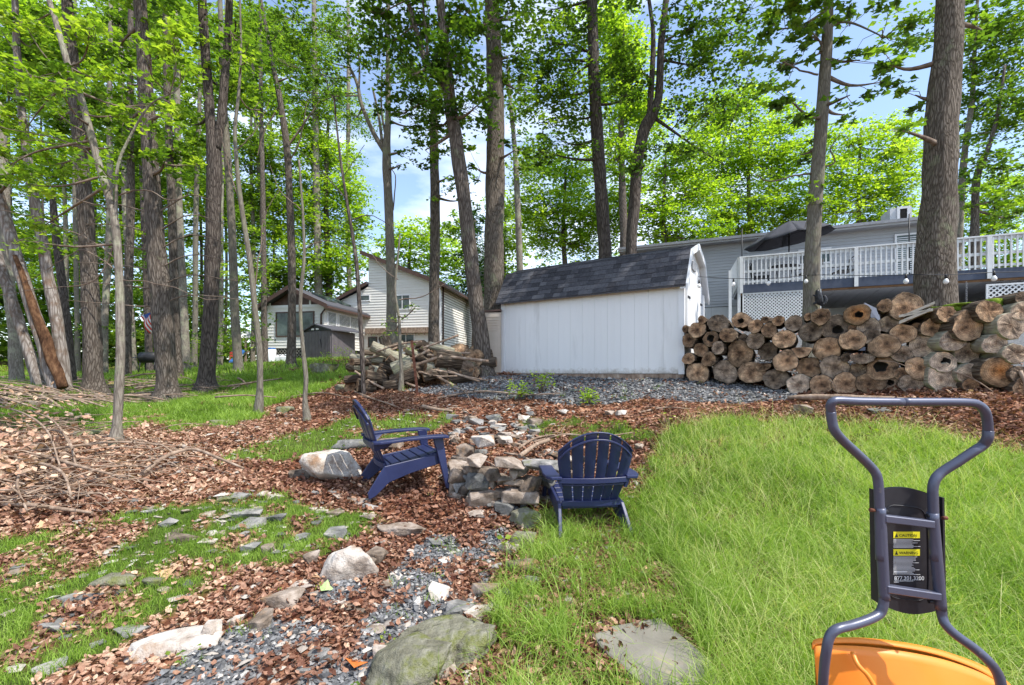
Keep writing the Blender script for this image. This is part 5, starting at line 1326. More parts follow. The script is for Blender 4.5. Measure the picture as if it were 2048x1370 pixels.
# ------------------------------------------------------------------ white house, sunroom and plastic shed on the left
K = 1.3
def KP(x, y, z): return (x * K, y * K, EYE + (z - EYE) * K)
def white_house():
    C = (-3.48 * K, 22 * K); gd = (-.98, .19); rd = (.19, .98)
    ze = EYE + 4.35 * K * (22 / 22) * .985; zb = g1(C[0], C[1]) - .1
    root = thing('white_house', 'cream sided house with steep half gable seen beyond the wood heap', 'house', (C[0], C[1], zb))
    ap_s = 3.75 * K; apz = EYE + 5.81 * K; W2 = 5.6 * K; lowz = EYE + (745 - 575) / F * 22.75 * K
    # gable wall: frame running from left to right so that outside is -q
    o = (C[0] + gd[0] * W2, C[1] + gd[1] * W2)
    gf = frame_fn(o, (-gd[0], -gd[1]))
    sA = W2 - ap_s
    def lim(z):
        # left part below the lower roof, tall part under the slope
        sl = 0 if z < lowz - 1.0 else (max(0, sA * (z - (lowz - 1.0)) / 1.0) if z < lowz else sA)
        sr = W2 if z < ze else W2 - (z - ze) / (apz - ze) * (W2 - sA)
        return (min(sl, sA), sr)
    siding(root, gf, lim, zb, apz, .17, 'white_siding', proud=.035, gap=.022)
    mb = MB(); mb.prism([gf(0, .035, zb), gf(W2, .035, zb), gf(W2, .035, ze), gf(sA, .035, apz - .05), gf(sA, .035, lowz), gf(0, .035, lowz - 1.0)], Vector(gf(0, 7 * K, 0)) - Vector(gf(0, 0, 0))); mb.build('wall', 'lattice_dark', root)  # dark backing colour paints the shadow lines between the siding boards
    rf = frame_fn(C, rd)
    siding(root, rf, lambda z: (0, 6.8 * K), zb, ze - .05, .17, 'white_siding', proud=.035, gap=.022)
    for s in (-.02,):
        mb = MB(); mb.fbox(rf, -.03, .14, -.05, -.023, zb, ze); mb.build('corner_trim', 'white_trim', root)
        mb = MB(); mb.fbox(gf, W2 - .14, W2 + .03, -.05, -.023, zb, ze); mb.build('corner_trim', 'white_trim', root)
    p1 = rf(.35, -.09, 0); mb = MB(); mb.tube([(p1[0], p1[1], zb), (p1[0], p1[1], ze - .12)], .05, 8); mb.build('downpipe', 'brown_trim', root)
    # roofs
    def slab(f, s0, z0, s1, z1, q0, q1, th, m, nm):
        mb = MB(); mb.hexa([f(s0, q0, z0), f(s1, q0, z1), f(s1, q1, z1), f(s0, q1, z0), f(s0, q0, z0 + th), f(s1, q0, z1 + th), f(s1, q1, z1 + th), f(s0, q1, z0 + th)]); return mb.build(nm, m, root)
    sl = (ze - apz) / (W2 - sA)
    slab(gf, sA - .35, apz - sl * .35, W2 + .45, ze + sl * .45, -.35, 6.9 * K, .16, 'shingle_flat', 'roof')
    slab(gf, sA - .4, apz - sl * .4 - .12, W2 + .45, ze + sl * .45 - .12, -.39, -.355, .26, 'brown_trim', 'barge_board')
    slab(gf, -.5, lowz - 1.0 - .12, sA - .01, lowz + .2, -.3, 6.9 * K, .14, 'shingle_flat', 'roof')
    slab(gf, -.5, lowz - 1.0 - .22, sA - .01, lowz + .1, -.34, -.305, .22, 'brown_trim', 'barge_board')
    mb = MB(); mb.fbox(rf, -.35, 6.9 * K, -.56, -.44, ze - .32, ze - .18); mb.build('gutter', 'brown_trim', root)
    def sg(px):
        o_ = Vector(gf(0, 0, 0)); e = Vector(gf(1, 0, 0)) - o_; t = (px - CX) / F
        return (t * o_.y - o_.x) / (e.x - t * e.y)
    def zz(py, s): return EYE - (py - HY) / F * gf(s, 0, 0)[1]
    s0, s1 = sg(720), sg(741); window(root, gf, s0, s1, zz(603, s0), zz(590, s0), mull=0)
    s0, s1 = sg(789), sg(821); window(root, gf, s0, s1, zz(620, s0), zz(590, s0), mull=1)
    s0, s1 = sg(795), sg(830); window(root, gf, s0, s1, zz(690, s0), zz(668, s0), mull=1)
    s0, s1 = sg(737), sg(755); window(root, gf, s0, s1, zz(695, s0), zz(674, s0), mull=0, fm='brown_trim')
    s0, s1 = sg(735), sg(876); mb = MB(); mb.fbox(gf, s0, s1, -.35, -.024, zz(668, s0), zz(658, s0)); mb.build('ledge', 'deadwood', root)
    k = s0
    while k < s1: mb = MB(); mb.fbox(gf, k, k + .07, -.33, -.26, zz(672, s0), zz(667, s0)); mb.build('bracket', 'deadwood', root); k += .4
    # chimney chase with metal flue
    x0, y0, z0 = P(955, 540, 34); x1 = P(978, 540, 34)[0]
    mb = MB(); mb.box(x0, x1, y0, y0 + 1.0, 2.5, EYE - (541 - HY) / F * 34); ch = mb.build('chimney', 'white_siding', root)
    mb = MB(); mb.box(x0 - .1, x1 + .1, y0 - .1, y0 + 1.1, EYE - (541 - HY) / F * 34, EYE - (538 - HY) / F * 34 + .05); mb.build('cap', 'white_trim', ch)
    xm = P(972, 540, 34.5)[0]; zt = EYE - (541 - HY) / F * 34
    mb = MB(); mb.tube([(xm, 34.5, zt), (xm, 34.5, zt + .5)], .16, 12); mb.build('flue', 'tin', ch)
    mb = MB(); mb.tube([(xm, 34.5, zt + .5), (xm, 34.5, zt + .66)], .22, 12); mb.build('flue_cap', 'black_metal', ch)
white_house()
def sunroom():
    C = (-8.06 * K, 19.5 * K); gd = (-.98, .19); rd = (.19, .98); Wd = 2.75 * K; Ln = 3.4 * K
    ze = EYE + 2.87 * K; zb = EYE + (745 - 696) / F * 19.5 * K; zg = g1(*C) - .1
    root = thing('sunroom', 'cream sided sunroom with low brown roof and skylights joined to the white house', 'sunroom', (C[0], C[1], zg))
    o = (C[0] + gd[0] * Wd, C[1] + gd[1] * Wd); gf = frame_fn(o, (-gd[0], -gd[1])); rf = frame_fn(C, rd)
    ap = Wd * .45; az = ze + .95
    siding(root, gf, lambda z: (0, Wd), zb, ze, .17, 'white_siding', gap=.022); siding(root, rf, lambda z: (0, Ln), zb, ze, .17, 'white_siding', gap=.022)
    mb = MB(); mb.fbox(gf, .02, Wd - .02, .035, Ln, zb, ze); mb.build('wall', 'lattice_dark', root)  # dark backing again, its colour serving as shadow in the board gaps
    mb = MB(); mb.prism([gf(0, .02, ze), gf(Wd, .02, ze), gf(ap, .02, az)], Vector(gf(0, .1, 0)) - Vector(gf(0, 0, 0))); mb.build('gable', 'brown_trim', root)
    mb = MB(); mb.fbox(gf, -.02, Wd + .02, -.03, .015, ze - .05, ze + .08); mb.build('beam', 'white_trim', root)
    for s in (.0, ap - .04, Wd * .72):
        mb = MB(); mb.fbox(gf, s + .1, s + .2, -.03, .015, ze + .08, ze + .35); mb.build('stud', 'white_trim', root)
    for sa, za, sb, zb2 in ((-.55, ze - .16, ap, az + .02), (Wd + .45, ze - .12, ap, az + .02)):
        mb = MB(); mb.hexa([gf(sa, -.4, za), gf(sb, -.4, zb2), gf(sb, Ln + .3, zb2), gf(sa, Ln + .3, za), gf(sa, -.4, za + .13), gf(sb, -.4, zb2 + .13), gf(sb, Ln + .3, zb2 + .13), gf(sa, Ln + .3, za + .13)])
        mb.build('roof', 'shingle_flat', root)
        mb = MB(); mb.hexa([gf(sa, -.45, za - .1), gf(sb, -.45, zb2 - .1), gf(sb, -.41, zb2 - .1), gf(sa, -.41, za - .1), gf(sa, -.45, za + .14), gf(sb, -.45, zb2 + .14), gf(sb, -.41, zb2 + .14), gf(sa, -.41, za + .14)])
        mb.build('barge_board', 'brown_trim', root)
    for i in range(2):
        q0 = 1.0 + i * 1.6; sA_, sB_ = ap + .5, ap + 1.5
        f_ = lambda s: az + .16 + (ze - .12 - az) * (s - ap) / (Wd + .45 - ap)
        mb = MB(); mb.hexa([gf(sA_, q0, f_(sA_)), gf(sB_, q0, f_(sB_)), gf(sB_, q0 + 1, f_(sB_)), gf(sA_, q0 + 1, f_(sA_)), gf(sA_, q0, f_(sA_) + .1), gf(sB_, q0, f_(sB_) + .1), gf(sB_, q0 + 1, f_(sB_) + .1), gf(sA_, q0 + 1, f_(sA_) + .1)])
        mb.build('skylight', 'window_glass', root)
    mb = MB(); mb.fbox(rf, -.4, Ln + .2, -.5, -.42, ze - .2, ze - .08); mb.build('gutter', 'brown_trim', root)
    window(root, gf, Wd * .16, Wd * .84, zb + .65, ze - .3, fm='brown_trim', mull=2)
    window(root, rf, .25, 1.15, zb + .8, ze - .25, mull=0, blinds=True); window(root, rf, 1.35, 3.9, zb + .8, ze - .25, mull=1, blinds=True)
    p = rf(-.02, -.08, 0); mb = MB(); mb.tube([(p[0], p[1], ze - .2), (p[0] - .2, p[1] - .05, ze - .5), (p[0] - .2, p[1] - .05, zb)], .05, 8); mb.build('downpipe', 'brown_trim', root)
    # dark lattice skirt
    z0, z1 = zg + .15, zb - .02; c = 0
    while c < Wd:
        for sg_ in (1, -1):
            mb = MB(); h = (z1 - z0); sa = c; sb = c + sg_ * h
            sb = min(max(sb, 0), Wd); zt = z0 + abs(sb - sa)
            mb.hexa([gf(sa - .02, -.0, z0), gf(sa + .02, -.0, z0), gf(sa + .02, .01, z0), gf(sa - .02, .01, z0), gf(sb - .02, -.0, zt), gf(sb + .02, -.0, zt), gf(sb + .02, .01, zt), gf(sb - .02, .01, zt)]); mb.build('lattice_slat', 'lattice_dark', root)
        c += .2
    mb = MB(); mb.fbox(gf, .05, Wd - .05, .08, Ln - .1, zg, zb - .03); mb.build('crawl_space', 'dark_void', root)  # solid dark block, its colour standing in for shade under the floor
sunroom()
def plastic_shed():
    Y0 = 24.0; c = P(663, 662, Y0); lf = P(609, 662, Y0 + 1.0); rt = P(711, 662, Y0 + 2.2); g = EYE - (727 - HY) / F * Y0
    zc = EYE - (660 - HY) / F * Y0
    root = thing('plastic_shed', 'grey brown ribbed plastic shed standing before the sunroom', 'shed', (c[0], c[1], g))
    d1 = (c[0] - lf[0], c[1] - lf[1]); l1 = math.hypot(*d1); d2 = (rt[0] - c[0], rt[1] - c[1]); l2 = math.hypot(*d2)
    f1 = frame_fn(lf[:2], d1); f2 = frame_fn(c[:2], d2)
    mb = MB(); mb.prism([(lf[0], lf[1] + .03, g), (c[0], c[1] + .03, g), (rt[0] - .03, rt[1], g), (lf[0] + rt[0] - c[0], lf[1] + rt[1] - c[1], g)], (0, 0, zc - g)); mb.build('wall', 'resin_grey', root)
    for f_, l_ in ((f1, l1), (f2, l2)):
        s = .02
        while s < l_ - .08: mb = MB(); mb.fbox(f_, s, s + .085, -.02, .02, g + .05, zc - .02); mb.build('wall_rib', 'resin_grey', root); s += .115
    mid = l1 * .42; za = zc + .33; dep = l2
    for sa, sb in ((-.12, mid), (l1 + .12, mid)):
        mb = MB(); mb.hexa([f1(sa, -.12, zc - .03), f1(sb, -.12, za), f1(sb, dep, za), f1(sa, dep, zc - .03), f1(sa, -.12, zc + .03), f1(sb, -.12, za + .06), f1(sb, dep, za + .06), f1(sa, dep, zc + .03)]); mb.build('roof', 'shingle_flat', root)
    mb = MB(); mb.prism([f1(0, -.03, zc), f1(l1, -.03, zc), f1(mid, -.03, za)], Vector(f1(0, .05, 0)) - Vector(f1(0, 0, 0))); mb.build('gable', 'black_metal', root)
    for s in (mid - .28, mid + .08): mb = MB(); mb.fbox(f1, s, s + .2, -.045, -.031, zc + .05, zc + .14); mb.build('vent', 'white_trim', root)
    mb = MB(); p = f1(l1 * .62, -.04, 0); mb.tube([(p[0], p[1], zc - .45), (p[0] + .12, p[1], g + .5)], .02, 6); mb.build('handle', 'black_metal', root)
    mb = MB(); mb.fbox(f1, -.05, l1 + .05, -.05, dep, g - .25, g + .02); mb.build('base', 'deadwood', root)
plastic_shed()
def drums():
    x, y, z = P(543, 725, 25); g = g1(x, y)
    root = thing('white_drum', 'tall white plastic drum with a blue lid at the sunroom corner', 'drum', (x, y, g))
    h = EYE - (699 - HY) / F * 25 - g
    mb = MB(); mb.tube([(x, y, g), (x, y, g + h * .1), (x, y, g + h * .5), (x, y, g + h * .55), (x, y, g + h)], [.24, .25, .25, .23, .24], 16); mb.build('body', 'white_plastic', root)
    M['blue_plastic'] = mat('blue_plastic', [(0.2, (.03, .10, .30)), (0.8, (.05, .16, .42))], scale=4, rough=.4, bump=0)
    mb = MB(); mb.tube([(x, y, g + h), (x, y, g + h + .09)], [.22, .2], 16); mb.build('lid', 'blue_plastic', root)
    for px, lab, w in ((558, 'small white jug on the grass, left one below the sunroom skirt', .17), (570, 'larger white jug with a handle below the sunroom skirt', .24)):
        x, y, z = P(px, 728, 23.0); g = g1(x, y)
        root = thing('white_jug', lab, 'jug', (x, y, g), 'white jugs by the sunroom')
        mb = MB(); mb.box(x - w, x + w, y - .13, y + .13, g, g + .36); b = bevelit(mb.build('body', 'white_plastic', root), .04, 2)
        mb = MB(); mb.tube([(x - w * .5, y, g + .36), (x - w * .5, y, g + .44)], .05, 10); mb.build('cap', 'white_trim', root)
        mb = MB(); mb.tube([(x - w * .1, y, g + .35), (x, y, g + .44), (x + w * .6, y, g + .44), (x + w * .8, y, g + .35)], .022, 6); mb.build('handle', 'white_plastic', root)
drums()
def far_left_bits():
    M['red_cloth'] = mat('red_cloth', [(0.2, (.45, .04, .03)), (0.8, (.62, .10, .07))], scale=8, rough=.9, bump=.2)
    M['blue_cloth'] = mat('blue_cloth', [(0.2, (.03, .06, .22)), (0.8, (.06, .12, .36))], scale=8, rough=.9, bump=.2)
    x, y, z = P(286, 618, 13.5)
    root = thing('flag', 'small red, white and blue flag hanging from a slanted stick on a trunk', 'flag', (x, y, z))
    a = Vector(P(262, 648, 13.3)); b = Vector(P(299, 617, 13.6))
    mb = MB(); mb.tube([a, b], .012, 6); mb.build('staff', 'deadwood', root)
    o = Vector(P(280, 632, 13.45)); nrow = 7
    for k in range(nrow):
        pts = []; mb = MB(); vs = []
        for u in np.linspace(0, 1, 9):
            for t in (k / nrow, (k + 1) / nrow):
                vs.append((o.x + t * .30 + u * .26, o.y + .05 * math.sin(u * 7 + t * 3), o.z + t * .18 - u * .52 - t * .1))
        fs = [(2 * i, 2 * i + 1, 2 * i + 3, 2 * i + 2) for i in range(8)]
        mb.add(vs, fs, 0, True); ob = mb.build('stripe', 'red_cloth' if k % 2 == 0 else 'white_paint', root); s_ = ob.modifiers.new('c', 'SOLIDIFY'); s_.thickness = .004
    mb = MB(); mb.add([(o.x + .12 + t * .2 + u * .11, o.y - .03 + .05 * math.sin(u * 3), o.z + t * .08 - u * .22 + .02) for u in (0, .5, 1) for t in (0, 1)], [(0, 1, 3, 2), (2, 3, 5, 4)], 0, True); ob = mb.build('canton', 'blue_cloth', root); s_ = ob.modifiers.new('c', 'SOLIDIFY'); s_.thickness = .004
    # dark grill-like bench behind the thick trunk
    x, y, z = P(300, 750, 16.5); g = g1(x, y)
    root = thing('grill', 'dark barrel grill on legs in the wood behind the thickest trunk', 'grill', (x, y, g))
    mb = MB(); mb.tube([(x - .35, y, g + .62), (x - .3, y, g + .62), (x + .3, y, g + .62), (x + .35, y, g + .62)], [.05, .2, .2, .05], 14); mb.build('drum', 'black_metal', root)
    for dx in (-.25, .25):
        for dy in (-.15, .15): mb = MB(); mb.tube([(x + dx * 1.2, y + dy, g), (x + dx, y + dy * .8, g + .5)], .02, 6); mb.build('leg', 'black_metal', root)
    mb = MB(); mb.box(x - .6, x - .36, y - .18, y + .18, g + .6, g + .63); mb.build('shelf', 'tin', root)
    # playset far off
    x, y, z = P(485, 735, 30); g = g1(x, y)
    root = thing('playset', 'distant wooden playset with a pale blue canopy beyond the small lawn', 'playset', (x, y, g))
    for dx in (-.5, .5):
        for dy in (-.5, .5): mb = MB(); mb.box(x + dx - .05, x + dx + .05, y + dy - .05, y + dy + .05, g, g + 1.7); mb.build('post', 'deadwood', root)
    mb = MB(); mb.hexa([(x - .6, y - .6, g + 1.65), (x + .6, y - .6, g + 1.65), (x + .6, y + .6, g + 1.65), (x - .6, y + .6, g + 1.65), (x - .35, y - .1, g + 2.15), (x + .35, y - .1, g + 2.15), (x + .35, y + .1, g + 2.15), (x - .35, y + .1, g + 2.15)]); mb.build('canopy', 'white_plastic', root)
    mb = MB(); mb.box(x - .55, x + .55, y - .55, y + .55, g + .75, g + .83); mb.build('platform', 'deadwood', root)
    mb = MB(); mb.hexa([(x + .1, y - 1.6, g + .05), (x + .5, y - 1.6, g + .05), (x + .5, y - .5, g + .8), (x + .1, y - .5, g + .8), (x + .1, y - 1.6, g + .12), (x + .5, y - 1.6, g + .12), (x + .5, y - .5, g + .9), (x + .1, y - .5, g + .9)]); mb.build('slide', 'blue_plastic', root)
    mb = MB(); mb.tube([(x - .5, y, g + 1.55), (x - 2.1, y, g + 1.55)], .05, 6); mb.build('swing_beam', 'deadwood', root)
    for dx in (-1.0, -1.6): mb = MB(); mb.tube([(x + dx, y, g + 1.5), (x + dx, y, g + .5)], .012, 4); mb.build('swing_rope', 'deadwood', root)
    mb = MB(); mb.tube([(x - 2.1, y - .5, g), (x - 2.1, y, g + 1.6), (x - 2.1, y + .5, g)], .04, 6); mb.build('frame', 'deadwood', root)
    mb = MB(); mb.box(x - .5, x - .1, y - .56, y - .53, g + .2, g + .75); mb.build('panel', 'red_cloth', root)
far_left_bits()

# ------------------------------------------------------------------ cut logs
def endmat(name, core, mid, outer, orange=0.0):
    m, t, b = new_mat(name); L = t.links.new
    tcn = N(t, 'ShaderNodeTexCoord'); oi = N(t, 'ShaderNodeObjectInfo')
    sp = N(t, 'ShaderNodeSeparateXYZ'); 
    # local axes: the log runs along z, so rings grow with the distance in x and y; the heart sits off centre
    cb = N(t, 'ShaderNodeCombineXYZ'); m1 = N(t, 'ShaderNodeMath', operation='MULTIPLY_ADD'); m1.inputs[1].default_value = .06; m1.inputs[2].default_value = -.03
    m2 = N(t, 'ShaderNodeMath', operation='MULTIPLY_ADD'); m2.inputs[1].default_value = -.05; m2.inputs[2].default_value = .025
    L(oi.outputs['Random'], m1.inputs[0]); L(oi.outputs['Random'], m2.inputs[0]); L(m1.outputs[0], cb.inputs[0]); L(m2.outputs[0], cb.inputs[1])
    ad = N(t, 'ShaderNodeVectorMath', operation='ADD'); L(tcn.outputs['Object'], ad.inputs[0]); L(cb.outputs[0], ad.inputs[1])
    fl = N(t, 'ShaderNodeVectorMath', operation='MULTIPLY'); fl.inputs[1].default_value = (1, 1, 0); L(ad.outputs[0], fl.inputs[0])
    nz_ = N(t, 'ShaderNodeTexNoise', Scale=7.0, Detail=5.0)
    off = N(t, 'ShaderNodeVectorMath', operation='ADD'); c2 = N(t, 'ShaderNodeCombineXYZ'); k = N(t, 'ShaderNodeMath', operation='MULTIPLY'); k.inputs[1].default_value = 91.0
    L(oi.outputs['Random'], k.inputs[0]); L(k.outputs[0], c2.inputs[2]); L(fl.outputs[0], off.inputs[0]); L(c2.outputs[0], off.inputs[1]); L(off.outputs[0], nz_.inputs['Vector'])
    le = N(t, 'ShaderNodeVectorMath', operation='LENGTH'); L(fl.outputs[0], le.inputs[0])
    ds = N(t, 'ShaderNodeMath', operation='MULTIPLY_ADD'); ds.inputs[1].default_value = .05; L(nz_.outputs['Fac'], ds.inputs[0]); L(le.outputs['Value'], ds.inputs[2])
    sn = N(t, 'ShaderNodeMath', operation='MULTIPLY'); sn.inputs[1].default_value = 330.0; L(ds.outputs[0], sn.inputs[0])
    si = N(t, 'ShaderNodeMath', operation='SINE'); L(sn.outputs[0], si.inputs[0])
    base = ramp(t, [(0.03, core), (.075, mid), (.15, outer), (.22, tuple(c * .55 for c in outer))]); L(ds.outputs[0], base.inputs['Fac'])
    n2 = N(t, 'ShaderNodeTexNoise', Scale=11.0, Detail=8.0, Roughness=.7); L(off.outputs[0], n2.inputs['Vector'])
    r2 = ramp(t, [(.34, (.20, .20, .21)), (.46, (.65, .62, .6)), (.56, (1.0, .97, .93)), (.68, (1.75, 1.65, 1.5))]); L(n2.outputs['Fac'], r2.inputs['Fac'])
    mu = N(t, 'ShaderNodeMixRGB', blend_type='MULTIPLY'); mu.inputs['Fac'].default_value = 1; L(base.outputs['Color'], mu.inputs['Color1']); L(r2.outputs['Color'], mu.inputs['Color2'])
    rr = N(t, 'ShaderNodeMapRange'); rr.inputs[1].default_value = -1; rr.inputs[2].default_value = 1; rr.inputs[3].default_value = .74; rr.inputs[4].default_value = 1.06; L(si.outputs[0], rr.inputs[0])
    # radial drying cracks
    gr = N(t, 'ShaderNodeTexGradient', gradient_type='RADIAL'); L(ad.outputs[0], gr.inputs['Vector'])
    wv = N(t, 'ShaderNodeMath', operation='MULTIPLY'); wv.inputs[1].default_value = 9.0; L(gr.outputs['Fac'], wv.inputs[0])
    nn = N(t, 'ShaderNodeMath', operation='MULTIPLY_ADD'); nn.inputs[1].default_value = 2.2; L(nz_.outputs['Fac'], nn.inputs[0]); L(wv.outputs[0], nn.inputs[2])
    pp = N(t, 'ShaderNodeMath', operation='FRACT'); L(nn.outputs[0], pp.inputs[0])
    cr = ramp(t, [(0.0, (.35, .35, .35)), (.05, (1, 1, 1))]); L(pp.outputs[0], cr.inputs['Fac'])
    mv = N(t, 'ShaderNodeMixRGB', blend_type='MULTIPLY'); mv.inputs['Fac'].default_value = 1; L(mu.outputs['Color'], mv.inputs['Color1']); L(rr.outputs[0], mv.inputs['Color2'])
    mw = N(t, 'ShaderNodeMixRGB', blend_type='MULTIPLY'); mw.inputs['Fac'].default_value = .6; L(mv.outputs['Color'], mw.inputs['Color1']); L(cr.outputs['Color'], mw.inputs['Color2'])
    hv = N(t, 'ShaderNodeHueSaturation'); m4 = N(t, 'ShaderNodeMath', operation='MULTIPLY_ADD'); m4.inputs[1].default_value = .8; m4.inputs[2].default_value = .6
    k2 = N(t, 'ShaderNodeMath', operation='FRACT'); k3 = N(t, 'ShaderNodeMath', operation='MULTIPLY'); k3.inputs[1].default_value = 13.7; L(oi.outputs['Random'], k3.inputs[0]); L(k3.outputs[0], k2.inputs[0]); L(k2.outputs[0], m4.inputs[0])
    L(m4.outputs[0], hv.inputs['Value']); L(mw.outputs['Color'], hv.inputs['Color']); L(hv.outputs['Color'], b.inputs['Base Color'])
    b.inputs['Roughness'].default_value = .9; b.inputs['Specular IOR Level'].default_value = .12
    bp = N(t, 'ShaderNodeBump', Strength=.7, Distance=.012); L(n2.outputs['Fac'], bp.inputs['Height']); L(bp.outputs[0], b.inputs['Normal'])
    return m
M['cut'] = endmat('weathered_cut_wood', (.08, .05, .034), (.33, .205, .125), (.42, .29, .19))
M['cut_pale'] = endmat('pale_cut_wood', (.20, .13, .09), (.46, .35, .26), (.54, .43, .34))
M['cut_orange'] = endmat('orange_cut_wood', (.30, .11, .03), (.42, .20, .08), (.34, .22, .13))
M['cut_grey'] = endmat('grey_cut_wood', (.085, .062, .047), (.25, .185, .135), (.32, .255, .20))
M['logbark'] = barkmat('log_bark', (0.03, 0.02, 0.015), (0.10, 0.075, 0.055), (0.21, 0.17, 0.13), sx=16, lich=.56)
M['logbark_pale'] = barkmat('log_bark_pale', (0.15, 0.13, 0.10), (0.27, 0.25, 0.19), (0.40, 0.38, 0.30), sx=20, lich=.5, lichen=(.26, .30, .14), bump=.5)
M['moss'] = mat('moss', [(0.2, (.07, .12, .012)), (.5, (.17, .25, .03)), (0.8, (.30, .38, .06))], scale=22, rough=1, bump=1.0, dist=.02, spec=.05)
def log_obj(front, axis, r, ln, seed, label, group, cut='cut', bark='logbark', hollow=False, squash=1.0, half=False, name='log'):
    """front: centre of the face we see; axis: unit vector away from it"""
    rr = random.Random(seed); n = 22; mb = MB()
    prof = [1 + .09 * math.sin(k / n * 2 * math.pi * 2 + rr.random() * 6) * rr.random() + .07 * mnoise.noise(Vector((math.cos(k / n * 6.283) * 1.5 + seed, math.sin(k / n * 6.283) * 1.5, seed * .37))) for k in range(n)]
    ph1, ph2 = rr.uniform(0, 6), rr.uniform(0, 6)
    prof = [p * (1 + .05 * math.sin(2 * k / n * 6.283 + ph1) + .035 * math.sin(3 * k / n * 6.283 + ph2)) for k, p in enumerate(prof)]
    prof = [p * (1 + rr.uniform(-.02, .02)) for p in prof]
    if half: prof = [min(p, .12 / max(.12, math.sin(k / n * 6.283))) if math.sin(k / n * 6.283) > .12 else p for k, p in enumerate(prof)]
    zs = [0, .012, ln * .35, ln * .7, ln - .012, ln]; ks = [.955, 1, 1.0, .99, .985, .94]
    tx, ty = rr.uniform(-.09, .09), rr.uniform(-.09, .09)
    vs = []
    for z, k_ in zip(zs, ks):
        for k in range(n):
            a = k / n * 2 * math.pi; q = r * prof[k] * k_ * (1 + .025 * mnoise.noise(Vector((a * 2, z * 6, seed))))
            x, y = math.cos(a) * q, math.sin(a) * q * squash
            zz_ = z + ((tx * x + ty * y) if z < ln * .3 else 0)
            vs.append((x, y, zz_))
    fs = [(i * n + k, i * n + (k + 1) % n, (i + 1) * n + (k + 1) % n, (i + 1) * n + k) for i in range(len(zs) - 1) for k in range(n)]
    fs = [f[::-1] for f in fs]
    mb.add(vs, fs, 0, True)
    if hollow:
        hr = rr.uniform(.28, .5); hx, hy = rr.uniform(-.2, .2) * r, rr.uniform(-.2, .2) * r
        iv = []
        for z in (.0, .14):
            for k in range(n):
                a = k / n * 2 * math.pi; q = r * hr * (1 + .35 * mnoise.noise(Vector((math.cos(a) * 1.4 + seed * 3, math.sin(a) * 1.4, 0))))
                iv.append((hx + math.cos(a) * q * (.8 if z else 1), hy + math.sin(a) * q * squash * (.8 if z else 1), z + (tx * hx + ty * hy if not z else 0)))
        b0 = len(mb.v); mb.v.extend(iv)
        for k in range(n):
            k2 = (k + 1) % n
            mb.f.append((k, k2, b0 + k2, b0 + k)); mb.m.append(1); mb.sm.append(False)
            mb.f.append((b0 + k, b0 + k2, b0 + n + k2, b0 + n + k)); mb.m.append(2); mb.sm.append(True)
        mb.f.append(tuple(b0 + n + k for k in range(n))); mb.m.append(2); mb.sm.append(False)
    else:
        # face with an inner ring so that it can be slightly dished and chipped
        b0 = len(mb.v)
        for k in range(n):
            a = k / n * 2 * math.pi; q = r * .55 * prof[k]
            x, y = math.cos(a) * q, math.sin(a) * q * squash; mb.v.append((x, y, tx * x + ty * y + rr.uniform(-.004, .008)))
        mb.v.append((0, 0, rr.uniform(-.002, .008)))
        for k in range(n):
            k2 = (k + 1) % n
            mb.f.append((k, k2, b0 + k2, b0 + k)); mb.m.append(1); mb.sm.append(False)
            mb.f.append((b0 + k, b0 + k2, b0 + n)); mb.m.append(1); mb.sm.append(False)
    e0 = (len(zs) - 1) * n
    mb.f.append(tuple(e0 + k for k in range(n))[::-1]); mb.m.append(1); mb.sm.append(False)
    me_o = mb.build(name, [bark, cut, 'dark_void'], None)
    bm = bmesh.new(); bm.from_mesh(me_o.data); bmesh.ops.recalc_face_normals(bm, faces=bm.faces); bm.to_mesh(me_o.data); bm.free()
    z = Vector(axis).normalized(); x = Vector((0, 0, 1)).cross(z).normalized() if abs(z.z) < .95 else Vector((1, 0, 0)); y = z.cross(x)
    rot = Matrix((x, y, z)).transposed()
    spin = Matrix.Rotation(rr.uniform(0, 6.28) if squash == 1 and not half else 0, 3, 'Z')
    me_o.rotation_euler = (rot @ spin).to_euler(); me_o.location = front
    return tag(me_o, label, 'log', group)
